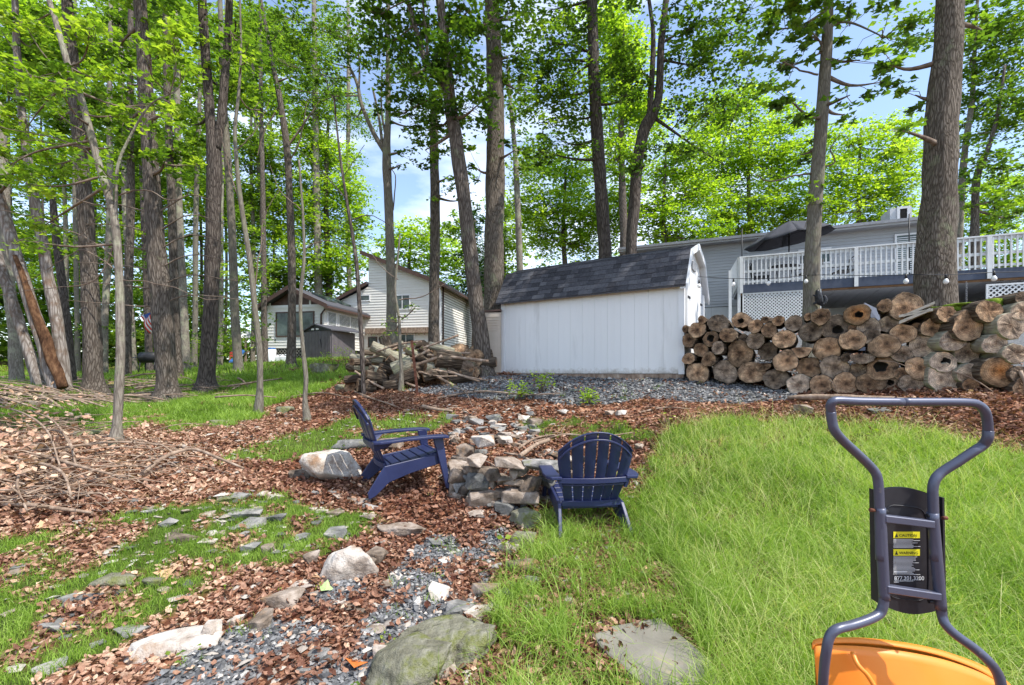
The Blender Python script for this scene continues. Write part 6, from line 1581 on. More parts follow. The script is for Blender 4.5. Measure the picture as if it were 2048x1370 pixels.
# wall of logs on the right; each entry: position and radius in the 2048-wide enlargement of that part of the photograph
WA = (2.94, 7.45); WB = (6.3, 4.75)
wd = Vector((WB[0] - WA[0], WB[1] - WA[1])).normalized()
WN = Vector((-wd.y, wd.x, 0)) if -wd.y * .7 + wd.x * .7 > 0 else Vector((wd.y, -wd.x, 0))
def wallpt(px, py):
    t = (px - CX) / F
    s = (t * WA[1] - WA[0]) / (wd.x - t * wd.y)
    Y = WA[1] + wd.y * s
    return P(px, py, Y), Y
rows = [
 ('bottom', [(103,555,68,''),(262,545,75,''),(420,550,78,''),(565,590,70,''),(705,628,66,'p'),(840,622,64,''),(982,637,72,''),(1137,634,76,''),(1262,640,52,'h'),(1370,640,62,''),(1570,632,100,'p'),(1725,650,48,''),(1935,655,75,'p'),(2045,660,70,'')]),
 ('second', [(55,468,40,''),(175,472,45,''),(488,500,50,'f'),(632,485,70,''),(765,520,72,''),(918,525,80,''),(1058,540,56,'p'),(1205,530,82,'h'),(1420,525,75,''),(1320,560,40,''),(1565,490,78,'hp'),(1730,560,72,'p'),(1880,548,95,'o'),(2020,560,60,'')]),
 ('third', [(120,415,46,''),(237,405,40,''),(350,435,78,''),(520,425,56,''),(725,408,60,'f'),(872,410,82,''),(1085,448,64,'f'),(1215,395,78,''),(1322,440,60,'p'),(1450,388,80,'P'),(990,462,28,''),(1715,435,78,'p'),(1990,440,72,'p')]),
 ('fourth', [(58,358,45,''),(183,350,48,'h'),(295,330,50,''),(372,348,30,''),(450,360,58,''),(627,355,62,''),(778,308,68,''),(930,285,85,'h'),(1028,360,70,''),(1325,320,70,''),(1620,365,78,'p'),(1865,385,70,'p'),(1145,340,50,'')]),
 ('fifth', [(30,290,22,''),(108,298,52,''),(535,300,46,''),(452,275,42,''),(1125,285,65,''),(1240,260,54,''),(1405,285,34,''),(1512,280,74,''),(1710,275,100,''),(1965,272,88,'p'),(1030,292,30,'')]),
 ('top', [(140,240,26,''),(228,258,62,''),(360,238,56,'h'),(590,245,35,''),(678,258,50,''),(765,218,26,''),(840,220,52,''),(1055,205,72,'ho'),(1220,155,40,''),(1345,160,92,''),(1585,205,60,''),(1830,190,76,''),(2035,185,66,'p'),(508,240,24,''),(2040,105,40,'')])]
ords = ['first','second','third','fourth','fifth','sixth','seventh','eighth','ninth','tenth','eleventh','twelfth','thirteenth','fourteenth','fifteenth','sixteenth','seventeenth','eighteenth','nineteenth','twentieth']
lk = 0
for rname, lst in rows:
    lst = sorted(lst)
    for i, (u, v, r0, fl) in enumerate(lst):
        px = 1360 + u / 2.977; py = 560 + v / 2.977
        (x, y, z), Y = wallpt(px, py)
        r = r0 / 2.977 / F * Y * (.95 if u < 1400 else .89)
        rr = random.Random(u * 31 + v); jit = rr.uniform(-.09, .09)
        p = Vector((x, y, z)) - WN * (.02 + jit)
        if rname == 'bottom': p.z = max(p.z, g1(p.x, p.y) + r * .82)
        ax = (WN + wd.to_3d() * (rr.uniform(-.10, .10) - (.42 if u > 1450 else .05)) + Vector((0, 0, rr.uniform(-.04, .04))))
        look = ('hollow-hearted ' if 'h' in fl else '') + ('orange rotten ' if 'o' in fl else '') + ('split ' if 'f' in fl else '') + ('pale ' if 'P' in fl else '')
        size = 'small ' if r0 < 42 else ('large ' if r0 > 75 else '')
        log_obj(p, ax, r, rr.uniform(.5, .75), lk + 5, f'{size}{look}log, {ords[i]} from the shed, {rname} row of the log wall', 'cut logs stacked as a wall right of the shed',
                cut='cut_orange' if 'o' in fl else ('cut_pale' if ('p' in fl or 'P' in fl) else ('cut_grey' if (u * 7 + v) % 3 == 0 else 'cut')), bark='logbark_pale' if 'p' in fl else 'logbark', hollow='h' in fl, half='f' in fl, squash=rr.uniform(.9, 1.06))
        lk += 1
def wall_extras():
    # three bright split boards lying on the pile
    for k, (px, py, w, h, lab) in enumerate(((1828, 634, 46, 6, 'pale split board lowest of the three on the log wall'), (1830, 628, 50, 5, 'pale split board in the middle of the three on the log wall'), (1836, 621, 46, 5, 'pale split board on top of the three on the log wall'))):
        (x, y, z), Y = wallpt(px, py); a = w / 2 / F * Y; mb = MB(); hh = h / F * Y / 2
        f = frame_fn((x, y), (wd.x, wd.y)); t = .07 * (1 if k != 1 else .4)
        mb.hexa([f(-a, -.14, -hh - t), f(a, -.14, -hh + t), f(a, .3, -hh + t), f(-a, .3, -hh - t), f(-a, -.14, hh - t), f(a, -.14, hh + t), f(a, .3, hh + t), f(-a, .3, hh - t)])
        mb.v = [(vx, vy, vz + z) for vx, vy, vz in mb.v]
        M['fresh_wood'] = M.get('fresh_wood') or mat('fresh_split_wood', [(0.3, (.34, .29, .24)), (0.7, (.60, .55, .48))], scale=10, rough=.9, bump=.3, stretch=(1, 1, 5))
        build_thing(mb, 'board', 'fresh_wood', lab, 'board', (x, y, z), 'split boards on the log wall')
    # moss cushions on the right logs
    for px, py, w, h, lab in ((1925, 612, 34, 10, 'flat green moss cushion right of the big trunk'), (1968, 604, 30, 13, 'bright green moss cushion on the big log below the deck'), (2042, 596, 22, 14, 'green moss on the topmost log at the right edge')):
        (x, y, z), Y = wallpt(px, py); a = w / F * Y
        o = link('moss', rock_mesh(a, a * .9, h / F * Y * .9, int(px), 3, 2, .16, 'moss'), None, (x, y + .25, z - .02)); tag(o, lab, 'moss')
    # bark slab log lying before the wall, broken stump, leaning sticks
    a = Vector(pg(1575, 800)); b = Vector(pg(1830, 806)); a.z += .03; b.z += .03
    mb = MB(); c = curve([a, a.lerp(b, .5) + Vector((0, 0, .02)), b], 6); mb.tube(c, [.03, .05, .06, .06, .05, .055, .06, .05, .05, .05, .05, .04, .03], 10, rough=.4, flat=.7)
    build_thing(mb, 'fallen_branch', 'deadwood', 'long rotten limb lying along the foot of the log wall', 'branch', tuple(a))
    for (p0, p1, r, lab) in (((1905,742), (1985,806), .009, 'thin stick leaning on the lowest logs near the right end'), ((1757,722), (1812,733), .006, 'thin pale stick poking from the middle of the log wall'), ((2036,742), (2042,805), .02, 'grey stick standing against the log wall at the right edge'), ((1660,758), (1678,790), .005, 'curved twig hanging before the lowest logs'), ((1930,800),(2030,822), .022, 'grey branch on the leaves below the right logs')):
        (x, y, z), Y = wallpt(*p0); (x2, y2, z2), Y2 = wallpt(*p1); a = Vector((x, y, z)) - WN * .1; b = Vector((x2, y2, z2)) - WN * .2
        b.z = max(b.z, g1(b.x, b.y) + .01); m_ = a.lerp(b, .5) + Vector((.02, 0, .02)); mb = MB(); mb.tube(curve([a, m_, b], 4), [r, r * .9, r * .9, r * .9, r * .8, r * .8, r * .7, r * .6, r * .5], 6)
        build_thing(mb, 'stick', 'deadwood', lab, 'stick', tuple(a))
wall_extras()
# wood heap on the left: logs lying every way: (x1, y1, x2, y2, radius px, depth, look)
heap = [
 (702,714,768,722,9,8.6,'long grey log at the left tip of the heap'),(704,724,738,725,9,8.45,'short log with a ringed end at the left tip'),(712,733,758,742,11,8.4,'pale round log low at the left of the heap'),
 (726,706,778,709,8,8.9,'thin log below the long slanting one'),(742,692,818,725,12,8.7,'long pale log slanting down across the heap'),(786,742,826,725,18,8.4,'thick grey log leaning up left of the rusty post'),
 (784,764,835,746,17,8.3,'thick barked log low before the rusty post'),(850,734,890,740,13,8.6,'mossy grey log right of the rusty post'),(868,718,918,722,21,8.7,'broad brown log right of the heap middle'),
 (858,690,908,704,9,9.0,'mossy branch log across the top right of the heap'),(846,755,880,745,13,8.4,'cut log resting low near the gravel'),(715,770,750,778,15,8.2,'fat short log lowest at the left front'),
 (736,738,770,748,10,8.5,'brown log in the left front of the heap'),(730,750,770,760,13,8.35,'rotten red brown log in the left front'),(757,700,800,690,8,9.1,'thin log high on the left back'),
 (800,686,830,706,7,9.0,'thin pale pole tilted near the trunk foot'),(810,696,842,716,8,8.9,'split pale rail beside the rusty post'),(775,715,800,730,11,8.6,'dark log wedged in the heap middle'),
 (826,690,848,688,10,9.2,'short round log on the top of the heap'),(846,700,860,712,9,8.9,'upended short log behind the rusty post'),(840,716,858,726,9,8.7,'small cut log right behind the rusty post'),
 (860,745,892,752,9,8.5,'yellow split log flat on the right'),(900,765,948,752,10,8.5,'log end at the gravel edge of the heap'),(770,775,800,768,12,8.1,'log end low in the heap front middle'),
 (690,760,720,756,10,8.5,'dark log at the far left foot of the heap'),(880,700,905,712,10,9.2,'dark log under the mossy branch log'),(760,730,790,742,12,8.6,'log buried in the left middle of the heap'),
 (745,716,775,722,9,8.75,'grey log under the thin upper one'),(820,735,850,738,12,8.6,'log peeking out behind the rusty post'),(896,738,912,748,14,8.7,'stubby log between broad log and gravel')]
for i, (x1, y1, x2, y2, rp, Yh, lab) in enumerate(heap):
    Ya = Yh + .08; rr = random.Random(i); Yb = Yh - .1 + rr.uniform(-.2, .3)
    a = Vector(P(x2, y2, Ya)); b = Vector(P(x1, y1, Yb)); r = rp / F * Yh
    for q in (a, b): q.z = max(q.z, g1(q.x, q.y) + r * .7)
    dr = b - a; r *= .86
    log_obj(a, dr, r, max(dr.length, .25), 300 + i, lab, 'logs thrown on the wood heap left of the shed', cut='cut_pale' if i % 3 == 0 else 'cut', bark='logbark_pale' if ('pale' in lab or 'grey' in lab or 'mossy' in lab) else 'logbark')
ends = [(840,753,11),(853,755,10),(871,764,13),(889,762,9),(764,761,15),(700,780,12),(742,779,14),(922,706,22),(934,737,17),(948,716,20),(954,702,16),(820,768,14),(805,758,10),(878,755,8),(780,752,9),(915,752,13),(838,712,8),(852,695,9),(948,745,12),(868,706,10),(826,700,8),(790,700,8),(812,716,10),(750,730,9),(905,725,12),(862,722,9),(930,760,10)]
for i, (px, py, rp) in enumerate(ends):
    rr = random.Random(900 + i); Yh = 8.55 + (780 - py) / 100 + rr.uniform(-.1, .1); r = rp / F * Yh
    a = Vector(P(px, py, Yh)); a.z = max(a.z, g1(a.x, a.y) + r * .8)
    side = 'left of' if px < 828 else 'right of'
    hgt = 'low' if py > 750 else ('midway up' if py > 715 else 'high')
    log_obj(a, (rr.uniform(-.5, .5), 1, rr.uniform(-.1, .15)), r, rr.uniform(.35, .5), 400 + i, f'{"big" if rp > 15 else "small" if rp < 10 else "middling"} log end, {hgt} in the heap, {ords[sum(1 for q in ends if (q[0] < 828) == (px < 828) and abs(q[0] - 828) < abs(px - 828))]} to the {"left" if px < 828 else "right"} of the rusty post', 'round log ends in the wood heap', cut='cut_pale' if i % 4 == 0 else 'cut')
def heap_sticks():
    rr = random.Random(12)
    for i in range(16):
        px = rr.uniform(705, 900); py = rr.uniform(695, 765); a = Vector(P(px, py, 8.3 + rr.uniform(-.1, .5))); l = rr.uniform(.5, 1.2); an = rr.choice([-.35, -.2, .1, .25, .5])
        b = a + Vector((l * math.cos(an), rr.uniform(-.2, .3), -l * math.sin(an))); r = rr.uniform(.012, .03); mb = MB()
        for q in (a, b): q.z = max(q.z, g1(q.x, q.y) + .03)
        mb.tube(curve([a, a.lerp(b, .5) + Vector((0, 0, rr.uniform(-.04, .06))), b], 4), r, 7, rough=.3, seed=i)
        build_thing(mb, 'branch', 'deadwood', ['thin', 'bent', 'pale', 'crooked'][i % 4] + ' limb lying ' + ['across the top', 'on the left slope', 'in the middle', 'low on the face'][i // 4] + ' of the wood heap', 'branch', tuple(a))
heap_sticks()
def heap_fill():
    # dark inner mass of broken wood behind the outer logs
    for i in range(26):
        rr = random.Random(50 + i); px = rr.uniform(725, 945); py = rr.uniform(715, 765); Yh = 9.1 + rr.uniform(0, .5)
        a = Vector(P(px, py, Yh)); r = rr.uniform(8, 13) / F * Yh; a.z = max(a.z, g1(a.x, a.y) + r * .7)
        dr = Vector((rr.uniform(-1, 1), rr.uniform(-.2, .5), rr.uniform(-.2, .2)))
        log_obj(a, dr, r, rr.uniform(.4, .9), 600 + i, 'dark log buried at the back of the wood heap', 'buried logs at the back of the wood heap')
heap_fill()
def rusty_post():
    x, y, _ = pg(837, 795); y = 7.7; x = (837 - CX) / F * y; g = g1(x, y); zt = EYE - (681 - HY) / F * y; xt = (824 - CX) / F * y
    mb = MB(); a = Vector((x, y, g - .1)); b = Vector((xt, y, zt)); w = .022
    mb.hexa([a + Vector((-w, -w, 0)), a + Vector((w, -w, 0)), a + Vector((w, -w + .006, 0)), a + Vector((-w, -w + .006, 0)), b + Vector((-w, -w, 0)), b + Vector((w, -w, 0)), b + Vector((w, -w + .006, 0)), b + Vector((-w, -w + .006, 0))])
    mb.hexa([a + Vector((-w, -w + .007, 0)), a + Vector((-w + .006, -w + .007, 0)), a + Vector((-w + .006, w, 0)), a + Vector((-w, w, 0)), b + Vector((-w, -w + .007, 0)), b + Vector((-w + .006, -w + .007, 0)), b + Vector((-w + .006, w, 0)), b + Vector((-w, w, 0))])
    build_thing(mb, 'metal_post', 'rust', 'thin rusty metal post tilted before the wood heap', 'post', (x, y, g))
rusty_post()

# ------------------------------------------------------------------ fire ring and loose stones
FC = Vector((.03, 4.98)); FR = .62
def fire_ring():
    rr = random.Random(4); nm = ['bottom', 'second', 'third', 'top']
    base = min(g1(FC.x + FR * math.cos(a), FC.y + FR * math.sin(a)) for a in np.linspace(0, 6.28, 24))
    ztop = .70
    items = []
    for c in range(4):
        a = rr.uniform(0, .4); R_ = FR + .07 - c * .02
        while a < 2 * math.pi + .1:
            w = rr.uniform(.11, .25) if rr.random() < .65 else rr.uniform(.06, .11)
            x = FC.x + R_ * math.cos(a) + rr.uniform(-.03, .03); y = FC.y + R_ * math.sin(a) * .92 + rr.uniform(-.03, .03)
            h = .095; z = base + .01 + c * .088 + rr.uniform(-.012, .012)
            if z > g1(x, y) - .06 and not (c == 3 and rr.random() < .3): items.append((c, a, w, x, y, z, h))
            a += w / R_ * rr.uniform(.80, .98)
    cnt = {}
    for c, a, w, x, y, z, h in sorted(items, key=lambda q: (q[0], q[3])):
        me = hull_mesh(w * .56, rr.uniform(.09, .13), h * rr.uniform(.42, .66), c * 50 + int(a * 20), rr.choice(['stone', 'stone', 'stone_grey']), rr.choice([12, 15, 18]), .3)
        o = link('stone', me, None, (x, y, z + h * .4)); o.rotation_euler = (rr.uniform(-.15, .15), rr.uniform(-.2, .2), a + math.pi / 2 + rr.uniform(-.3, .3))
        fb = 'front' if math.sin(a) < 0 else 'back'; k = (c, fb); cnt[k] = cnt.get(k, 0) + 1
        lv = ['lowest', 'second', 'third', 'topmost'][c]
        tag(o, f'angular stone, {ords[min(19, cnt[k] - 1)]} from the left in the {lv} course, {fb} of fire ring', 'stone', 'fire ring stones')
    # big distinct stones of the ring's face: (px, py centre, w, h)
    for px, py, w, h, m_, lab in ((862,972,58,34,'stone','rounded brown stone at the left foot of the fire ring'),(905,1000,48,34,'stone_grey','pointed grey stone at the left front foot of the fire ring'),(968,992,66,38,'stone','blocky light stone low in the front of the fire ring'),(1040,990,80,36,'stone','broad blocky stone low at the right front of the fire ring'),
            (920,950,46,48,'stone','upright brown slab stone on the left shoulder of the fire ring'),(955,957,50,40,'stone_grey','square grey stone in the upper front of the fire ring'),(1020,922,66,26,'stone','large flat-topped stone high at the front of the fire ring'),(963,918,60,24,'stone','wide grey stone on the upper left rim of the fire ring'),(1082,926,84,26,'stone_grey','broad flat slab on the rim beside the right chair'),(1060,962,50,36,'stone','wedge stone in the middle right of the fire ring'),
            (930,898,40,26,'stone','brown stone topping the left rim of the fire ring'),(965,880,50,26,'stone_white','pale slab standing at the back left of the fire ring'),(1010,1010,40,30,'stone_grey','grey lump below the front of the fire ring')):
        t = (px - CX) / F; yy = FC.y + .02 - math.sqrt(max(0, (FR + .1) ** 2 - (t * FC.y - FC.x) ** 2)) if py > 905 else FC.y + .2
        x, y, z = P(px, py, yy); me = hull_mesh(w * .52 / F * yy, .10, h * .46 / F * yy, int(px + py), m_, 18, .25)
        o = link('stone', me, None, (x, y, z - .015)); rr2 = random.Random(px); o.rotation_euler = (rr2.uniform(-.1, .1), rr2.uniform(-.15, .15), t * .5 + rr2.uniform(-.2, .2)); tag(o, lab, 'stone', 'fire ring face stones')
    x, y = FC; mb = MB(); a = Vector((x + .05, y - .2, .52)); b = Vector((x + .42, y + .55, .68))
    mb.tube(curve([a + Vector((0, 0, .1)), a.lerp(b, .5) + Vector((0, 0, .08)), b], 4), .024, 7, rough=.3); build_thing(mb, 'stick', 'deadwood', 'thick pale stick lying across the inside of the fire ring', 'stick', tuple(a))
    for i in range(9):
        a = Vector((x + rr.uniform(-.3, .3), y + rr.uniform(-.25, .35), rr.uniform(.40, .52))); an = rr.uniform(0, 3.1); l = rr.uniform(.25, .5)
        b = a + Vector((math.cos(an) * l, math.sin(an) * l, rr.uniform(-.03, .08))); mb = MB(); mb.tube(curve([a, a.lerp(b, .5) + Vector((0, 0, .02)), b], 3), rr.uniform(.006, .014), 6)
        build_thing(mb, 'stick', 'deadwood', 'thin dry stick lying among the leaves inside the fire ring', 'stick', tuple(a), 'sticks inside the fire ring')
fire_ring()
ST = [  # px, foot py, width px, height px, material, label, depth
 (642,966,122,74,'stone_white','big rounded white boulder left of the left chair',.8),(690,958,40,28,'stone','small tan stone leaning on the right of the big white boulder',.8),(598,958,42,22,'stone','flat tan stone at the left foot of the big white boulder',.8),
 (682,1168,108,80,'stone_white','long white boulder at the left bank of the gravel path',.6),(750,1130,52,34,'stone','reddish cream stone touching the upper end of the long white boulder',.8),(735,1140,30,28,'stone','squat tan stone between the long white boulder and the cream stone',.8),
 (800,1080,92,32,'stone','flat brown slab lying alone in the leaves above the gravel path',.5),(556,1218,66,46,'stone','tan split stone beside the two-toned pair left of the path',.8),(598,1188,46,24,'stone','flat brown oval stone left of the long white boulder',.8),(505,1262,62,46,'stone','grey and white rounded stone between the pale log-like rock and the path',.8),
 (300,1326,185,62,'stone_white','long pale log-like rock lying in the grass at the lower left',.45),(418,1290,46,54,'stone_white','small upright white stone right of the long pale rock',.7),(462,1250,34,26,'stone_white','white chip stone above the grey and white rounded stone',.8),
 (248,1278,60,30,'stone_grey','flat grey stone behind the long pale rock',.8),(90,1355,60,36,'stone_grey','grey stone at the lower left edge',.8),(215,1172,82,26,'stone_moss','flat lichened slab in the left grass',.8),(110,1215,60,26,'stone_grey','flat grey stone in the far left grass',.8),(165,1210,42,24,'stone_grey','narrow grey stone right of the flat one in the left grass',.8),
 (135,1265,120,22,'stone_grey','long thin slab sunk in the left grass',.5),(300,1178,40,26,'stone_moss','lichened stone next to the tan wood scrap',.8),(350,1085,62,18,'stone','flat tan stone in the grass left of the centre',.8),(330,1056,36,20,'stone_grey','small grey stone above the flat tan one',.8),
 (440,1012,62,22,'stone_moss','grey lichened slab at the top of the left grass',.8),(475,1005,40,20,'stone_grey','grey slab end beside the lichened one',.8),(480,1042,70,22,'stone_grey','layered grey slab in the grass, upper piece',.6),(490,1060,56,26,'stone_grey','layered grey slab in the grass, lower piece',.7),(540,1048,52,22,'stone_grey','pale grey stone right of the layered slabs',.8),(408,1092,30,14,'stone_white','white stone chip in the middle of the left grass',.8),
 (497,1108,36,26,'stone_grey','grey stone with a blunt top below the layered slabs',.8),(532,1110,30,24,'stone','small tan stone beside the blunt grey one',.8),(600,1085,30,20,'stone_grey','small grey stone on the edge of the left grass',.8),(668,1080,44,28,'stone_grey','light grey stone above the long white boulder',.8),(618,1128,30,30,'stone','thin standing stone tip left of the long white boulder',.8),
 (735,1040,34,16,'stone_white','low white stone in front of the left chair',.8),(668,1035,34,16,'stone','low tan stone left of the left chair foot',.8),(715,1008,44,16,'stone','long low stone between the left chair feet and the boulder',.7),(742,1020,34,18,'stone_grey','grey wedge stone just before the near chair leg',.8),(545,1000,34,16,'stone_white','white stone pair member, right one, below the boulder',.8),(512,998,30,16,'stone_white','white stone pair member, left one, below the boulder',.8),
 (952,1038,36,16,'stone_white','small white stone below the fire ring front',.8),(1046,1060,66,46,'stone_moss','grey rounded boulder between the fire ring and the right chair leg',.8),(1044,1105,52,50,'stone_moss','speckled tall stone before the rounded boulder',.8),(1020,1108,48,26,'stone','pale orange stone by the sprouting plant',.8),(1045,1150,62,34,'stone','tan brick-like stone at the right bank of the path',.5),
 (1062,1175,34,22,'stone_grey','grey round stone below the brick-like one',.8),(990,1140,30,22,'stone_grey','dark grey stone between the path and the brick-like stone',.8),(970,1200,70,38,'stone','cream slab propped at the right side of the path',.6),(1010,1198,26,26,'stone_grey','mauve grey stone right of the cream slab',.8),(1000,1215,50,22,'stone','cream flat stone under the mauve one',.8),(950,1248,56,34,'stone_white','cream lump of rock on the upper right of the mossy boulder',.8),
 (915,1238,56,40,'stone_grey','grey stone with a white edge on top of the mossy boulder',.7),(905,1252,36,44,'stone_grey','speckled grey stone leaning on the mossy boulder',.7),(875,1202,42,36,'stone_white','white angular stone in the middle of the path',.8),(828,1215,26,22,'stone_white','round white pebble stone in the path',.9),(712,1232,34,14,'stone','flat brown stone in the gravel path',.8),(690,1225,40,14,'stone','flat reddish stone in the gravel path',.8),
 (748,1270,36,20,'stone','tan round stone in the lower gravel path',.9),(630,1320,44,24,'stone_grey','mauve grey flat stone in the lower gravel',.9),(650,1335,46,20,'stone_grey','grey flat stone at the bottom of the path',.9),(760,1335,46,44,'stone_white','white stone at the left foot of the mossy boulder',.8),(890,1358,40,34,'stone_white','white stone before the mossy boulder at the bottom',.8),
 (850,1290,30,22,'stone_moss','small mossy stone cap on the mossy boulder',.8),(770,1180,26,18,'stone','tan cobble in the upper gravel path',.9),(918,1150,20,10,'stone_white','white square chip right of the path',.9),(645,750,58,26,'stone_moss','large lichened flat boulder on the small lawn before the plastic shed',.7),(560,828,36,18,'stone_moss','pale boulder in the leaves right of the swollen sapling',.8),(682,782,30,14,'stone_moss','grey boulder left of the wood heap',.8),
 (1612,832,44,22,'stone','brown stone poking from the leaves before the log wall',.8),(1770,826,44,10,'stone_grey','flat grey block in the leaves behind the cart handle',.7),(1125,830,22,10,'stone_white','white stone in the leaves below the shed',.8),(1220,832,20,10,'stone','small tan stone in the leaves below the shed, left of a white one',.8),(1245,832,24,10,'stone_white','small white stone in the leaves below the shed, right of a tan one',.8),(1062,832,22,8,'stone_grey','dark flat stone in the leaves left of the white stone',.8),
 (985,845,30,14,'stone_grey','grey stone pair in the leaves behind the fire ring',.8),(155,876,60,16,'stone_moss','pale flat rock by the speckled pale trunk',.8),(430,850,42,12,'stone_moss','grey flat rocks right of the small lawn edge',.8),(700,905,90,22,'stone_grey','long grey slab behind the left chair back',.5),(770,905,60,28,'stone','round tan stone seen under the left chair arm',.8),(1280,900,20,12,'stone','small tan stone right of the right chair back',.8)]
for a in ST:
    stone_at(a[0], a[1], a[2], a[3], a[5], m=a[4], depth=a[6], sub=4 if a[2] > 90 else 3, chops=11, rz={300: .38, 682: .45, 250: .2, 135: .35}.get(a[0]), rough=.08)
for px, py, w, h, lab in ((800, 1405, 220, 150, 'sloping mossy boulder running off the bottom edge beside the path'), (860, 1350, 200, 130, 'large mossy boulder at the right bank of the path, left part'), (930, 1335, 140, 100, 'large mossy boulder at the right bank of the path, right part')):
    stone_at(px, py, w, h, lab, name='boulder', cat='boulder', m='stone_moss', sub=4, chops=14, rough=.08, depth=.9)
LMK = [(640,962,'the big white boulder'),(680,1165,'the long white boulder'),(800,1080,'the lone brown slab'),(556,1218,'the tan split stone'),(505,1262,'the grey and white rounded stone'),(305,1332,'the long pale rock'),(215,1172,'the flat lichened slab'),(135,1265,'the long thin sunk slab'),(350,1085,'the flat tan stone'),(440,1012,'the upper lichened slab'),(485,1050,'the layered grey slabs'),(668,1080,'the light grey stone'),(752,1000,'the near leg of the left chair'),(862,972,'the left foot of the fire ring'),(1046,1060,'the rounded boulder by the ring'),(1045,1150,'the brick-like stone'),(970,1200,'the cream slab'),(875,1202,'the white angular path stone'),(748,1270,'the round tan path stone'),(650,1335,'the grey flat path stone'),(985,845,'the grey stone pair behind the ring'),(1010,890,'the back rim of the fire ring'),(110,1215,'the far left flat stone'),(552,1048,'the stone right of the slabs'),(497,1108,'the blunt-topped grey stone'),(1045,960,'the front of the fire ring'),(598,1188,'the brown oval stone')]
def small_scatter():
    rr = random.Random(77); i = 0; used = {}
    zones = [((900, 1075, 838, 895), 60, 'stones behind the fire ring', (12, 30)), ((250, 720, 985, 1120), 55, 'stones in the left grass', (12, 26)),
             ((0, 380, 1100, 1330), 22, 'stones in the lower left grass', (14, 30)), ((420, 760, 1010, 1060), 18, 'stones before the left chair', (10, 20)),
             ((440, 960, 1060, 1360), 46, 'cobbles in the gravel path', (14, 30)), ((860, 1110, 900, 1060), 26, 'rubble round the fire ring', (12, 26))]
    for (x0, x1, y0, y1), n, grp, (w0, w1) in zones:
        for k in range(n):
            px = rr.uniform(x0, x1); py = rr.uniform(y0, y1); w = rr.uniform(w0, w1)
            if 'path' in grp and not inpoly(PG['path'], *[np.array([q]) for q in pg(px, py)[:2]])[0]: continue
            m_ = rr.choice(['stone', 'stone_grey', 'stone_white', 'stone_grey', 'stone'])
            lx, ly, ln = min(LMK, key=lambda q: math.hypot(q[0] - px, (q[1] - py) * 1.4))
            dx, dy = px - lx, (py - ly) * 1.4
            side = ('right of' if dx > 0 else 'left of') if abs(dx) > abs(dy) else ('below' if dy > 0 else 'above')
            col = {'stone': 'brown', 'stone_grey': 'grey', 'stone_white': 'pale'}[m_]
            key = (col, side, ln); used[key] = used.get(key, 0) + 1
            o = stone_at(px, py, w, w * rr.uniform(.35, .6), f'small {col} stone {side} {ln}' + ('' if used[key] == 1 else f', {ords[min(14, used[key] - 1)]} one'), m=m_, group=grp, seed=1000 + i, rz=rr.uniform(0, 3.1)); i += 1
small_scatter()
def flagstone():
    pts = [(1185,1280),(1225,1262),(1320,1248),(1345,1270),(1420,1342),(1440,1395),(1300,1400),(1210,1320)]
    P3 = [Vector(pg(*p)) for p in pts]; zt = sum(p.z for p in P3) / len(P3) + .035
    mb = MB(); n = len(P3); top = [Vector((p.x, p.y, zt + (p.y - 2.4) * .05)) for p in P3]; c = sum(top, Vector()) / n
    ring = [c.lerp(p, .96) + Vector((0, 0, .006)) for p in top]
    mb.add(ring + top + [p - Vector((0, 0, .09)) for p in top], [tuple(range(n))] + [(n + i, n + (i + 1) % n, (i + 1) % n, i) for i in range(n)] + [(2 * n + i, 2 * n + (i + 1) % n, n + (i + 1) % n, n + i) for i in range(n)])
    M['flag'] = mat('flagstone', [(0.25, (.135, .125, .10)), (.55, (.21, .195, .165)), (.8, (.29, .27, .23))], scale=4, rough=.8, bump=.5, dist=.008, dirt=((.30, .25, .19), 2.4, .58, .1), spec=.3)
    build_thing(mb, 'flagstone', 'flag', 'flat grey-brown flagstone half hidden by grass at the bottom right of centre', 'flagstone', tuple(c))
flagstone()
def single_leaves():
    M['green_leaf'] = mat('fallen_green_leaf', [(.3, (.26, .38, .14)), (.7, (.42, .55, .24))], scale=9, rough=.6, bump=.2)
    M['orange_leaf'] = mat('orange_dead_leaf', [(.3, (.40, .10, .02)), (.7, (.62, .20, .05))], scale=9, rough=.8, bump=.4)
    M['tan_leaf'] = mat('tan_dead_leaf', [(.3, (.42, .24, .13)), (.7, (.64, .42, .26))], scale=9, rough=.8, bump=.4)
    T = T_maple()[0]; Fm = T_maple()[1]
    for i, (px, py, w, m_, lab) in enumerate(((652,1183,26,'green_leaf','fallen pale green maple leaf beside the long white boulder'),(712,1335,36,'orange_leaf','bright orange dead leaf at the bottom of the path'),(625,1165,30,'tan_leaf','curled tan leaf above the brown oval stone'),(335,1155,40,'tan_leaf','tan torn leaf or bark scrap standing in the left grass'),(1530,1165-90,16,'tan_leaf','tan leaf lying in the long grass left of the cart'),(1280,1325,14,'tan_leaf','small tan leaf on the flagstone'),(1200,1040,30,'tan_leaf','broad tan leaf under the right chair'),(1290,1150,20,'tan_leaf','tan leaf in the grass right of the right chair'),(90,1060,30,'tan_leaf','tan leaf at the edge of the brush'),(265,1245,26,'tan_leaf','tan leaf in the left grass near the long pale rock'))):
        x, y, z = pg(px, py); s = w / F * y * 1.2; me = bpy.data.meshes.new('leaf')
        vs = [((q[0] - .4) * s, q[1] * s, q[2] * s * 1.5) for q in T]; me.from_pydata(vs, [], [tuple(f) for f in Fm.tolist()]); me.materials.append(M[m_])
        o = link('fallen_leaf', me, None, (x, y, z + .02)); o.rotation_euler = (.25, .1, i * 1.7); tag(o, lab, 'leaf')
        s_ = o.modifiers.new('thick', 'SOLIDIFY'); s_.thickness = .0015
single_leaves()

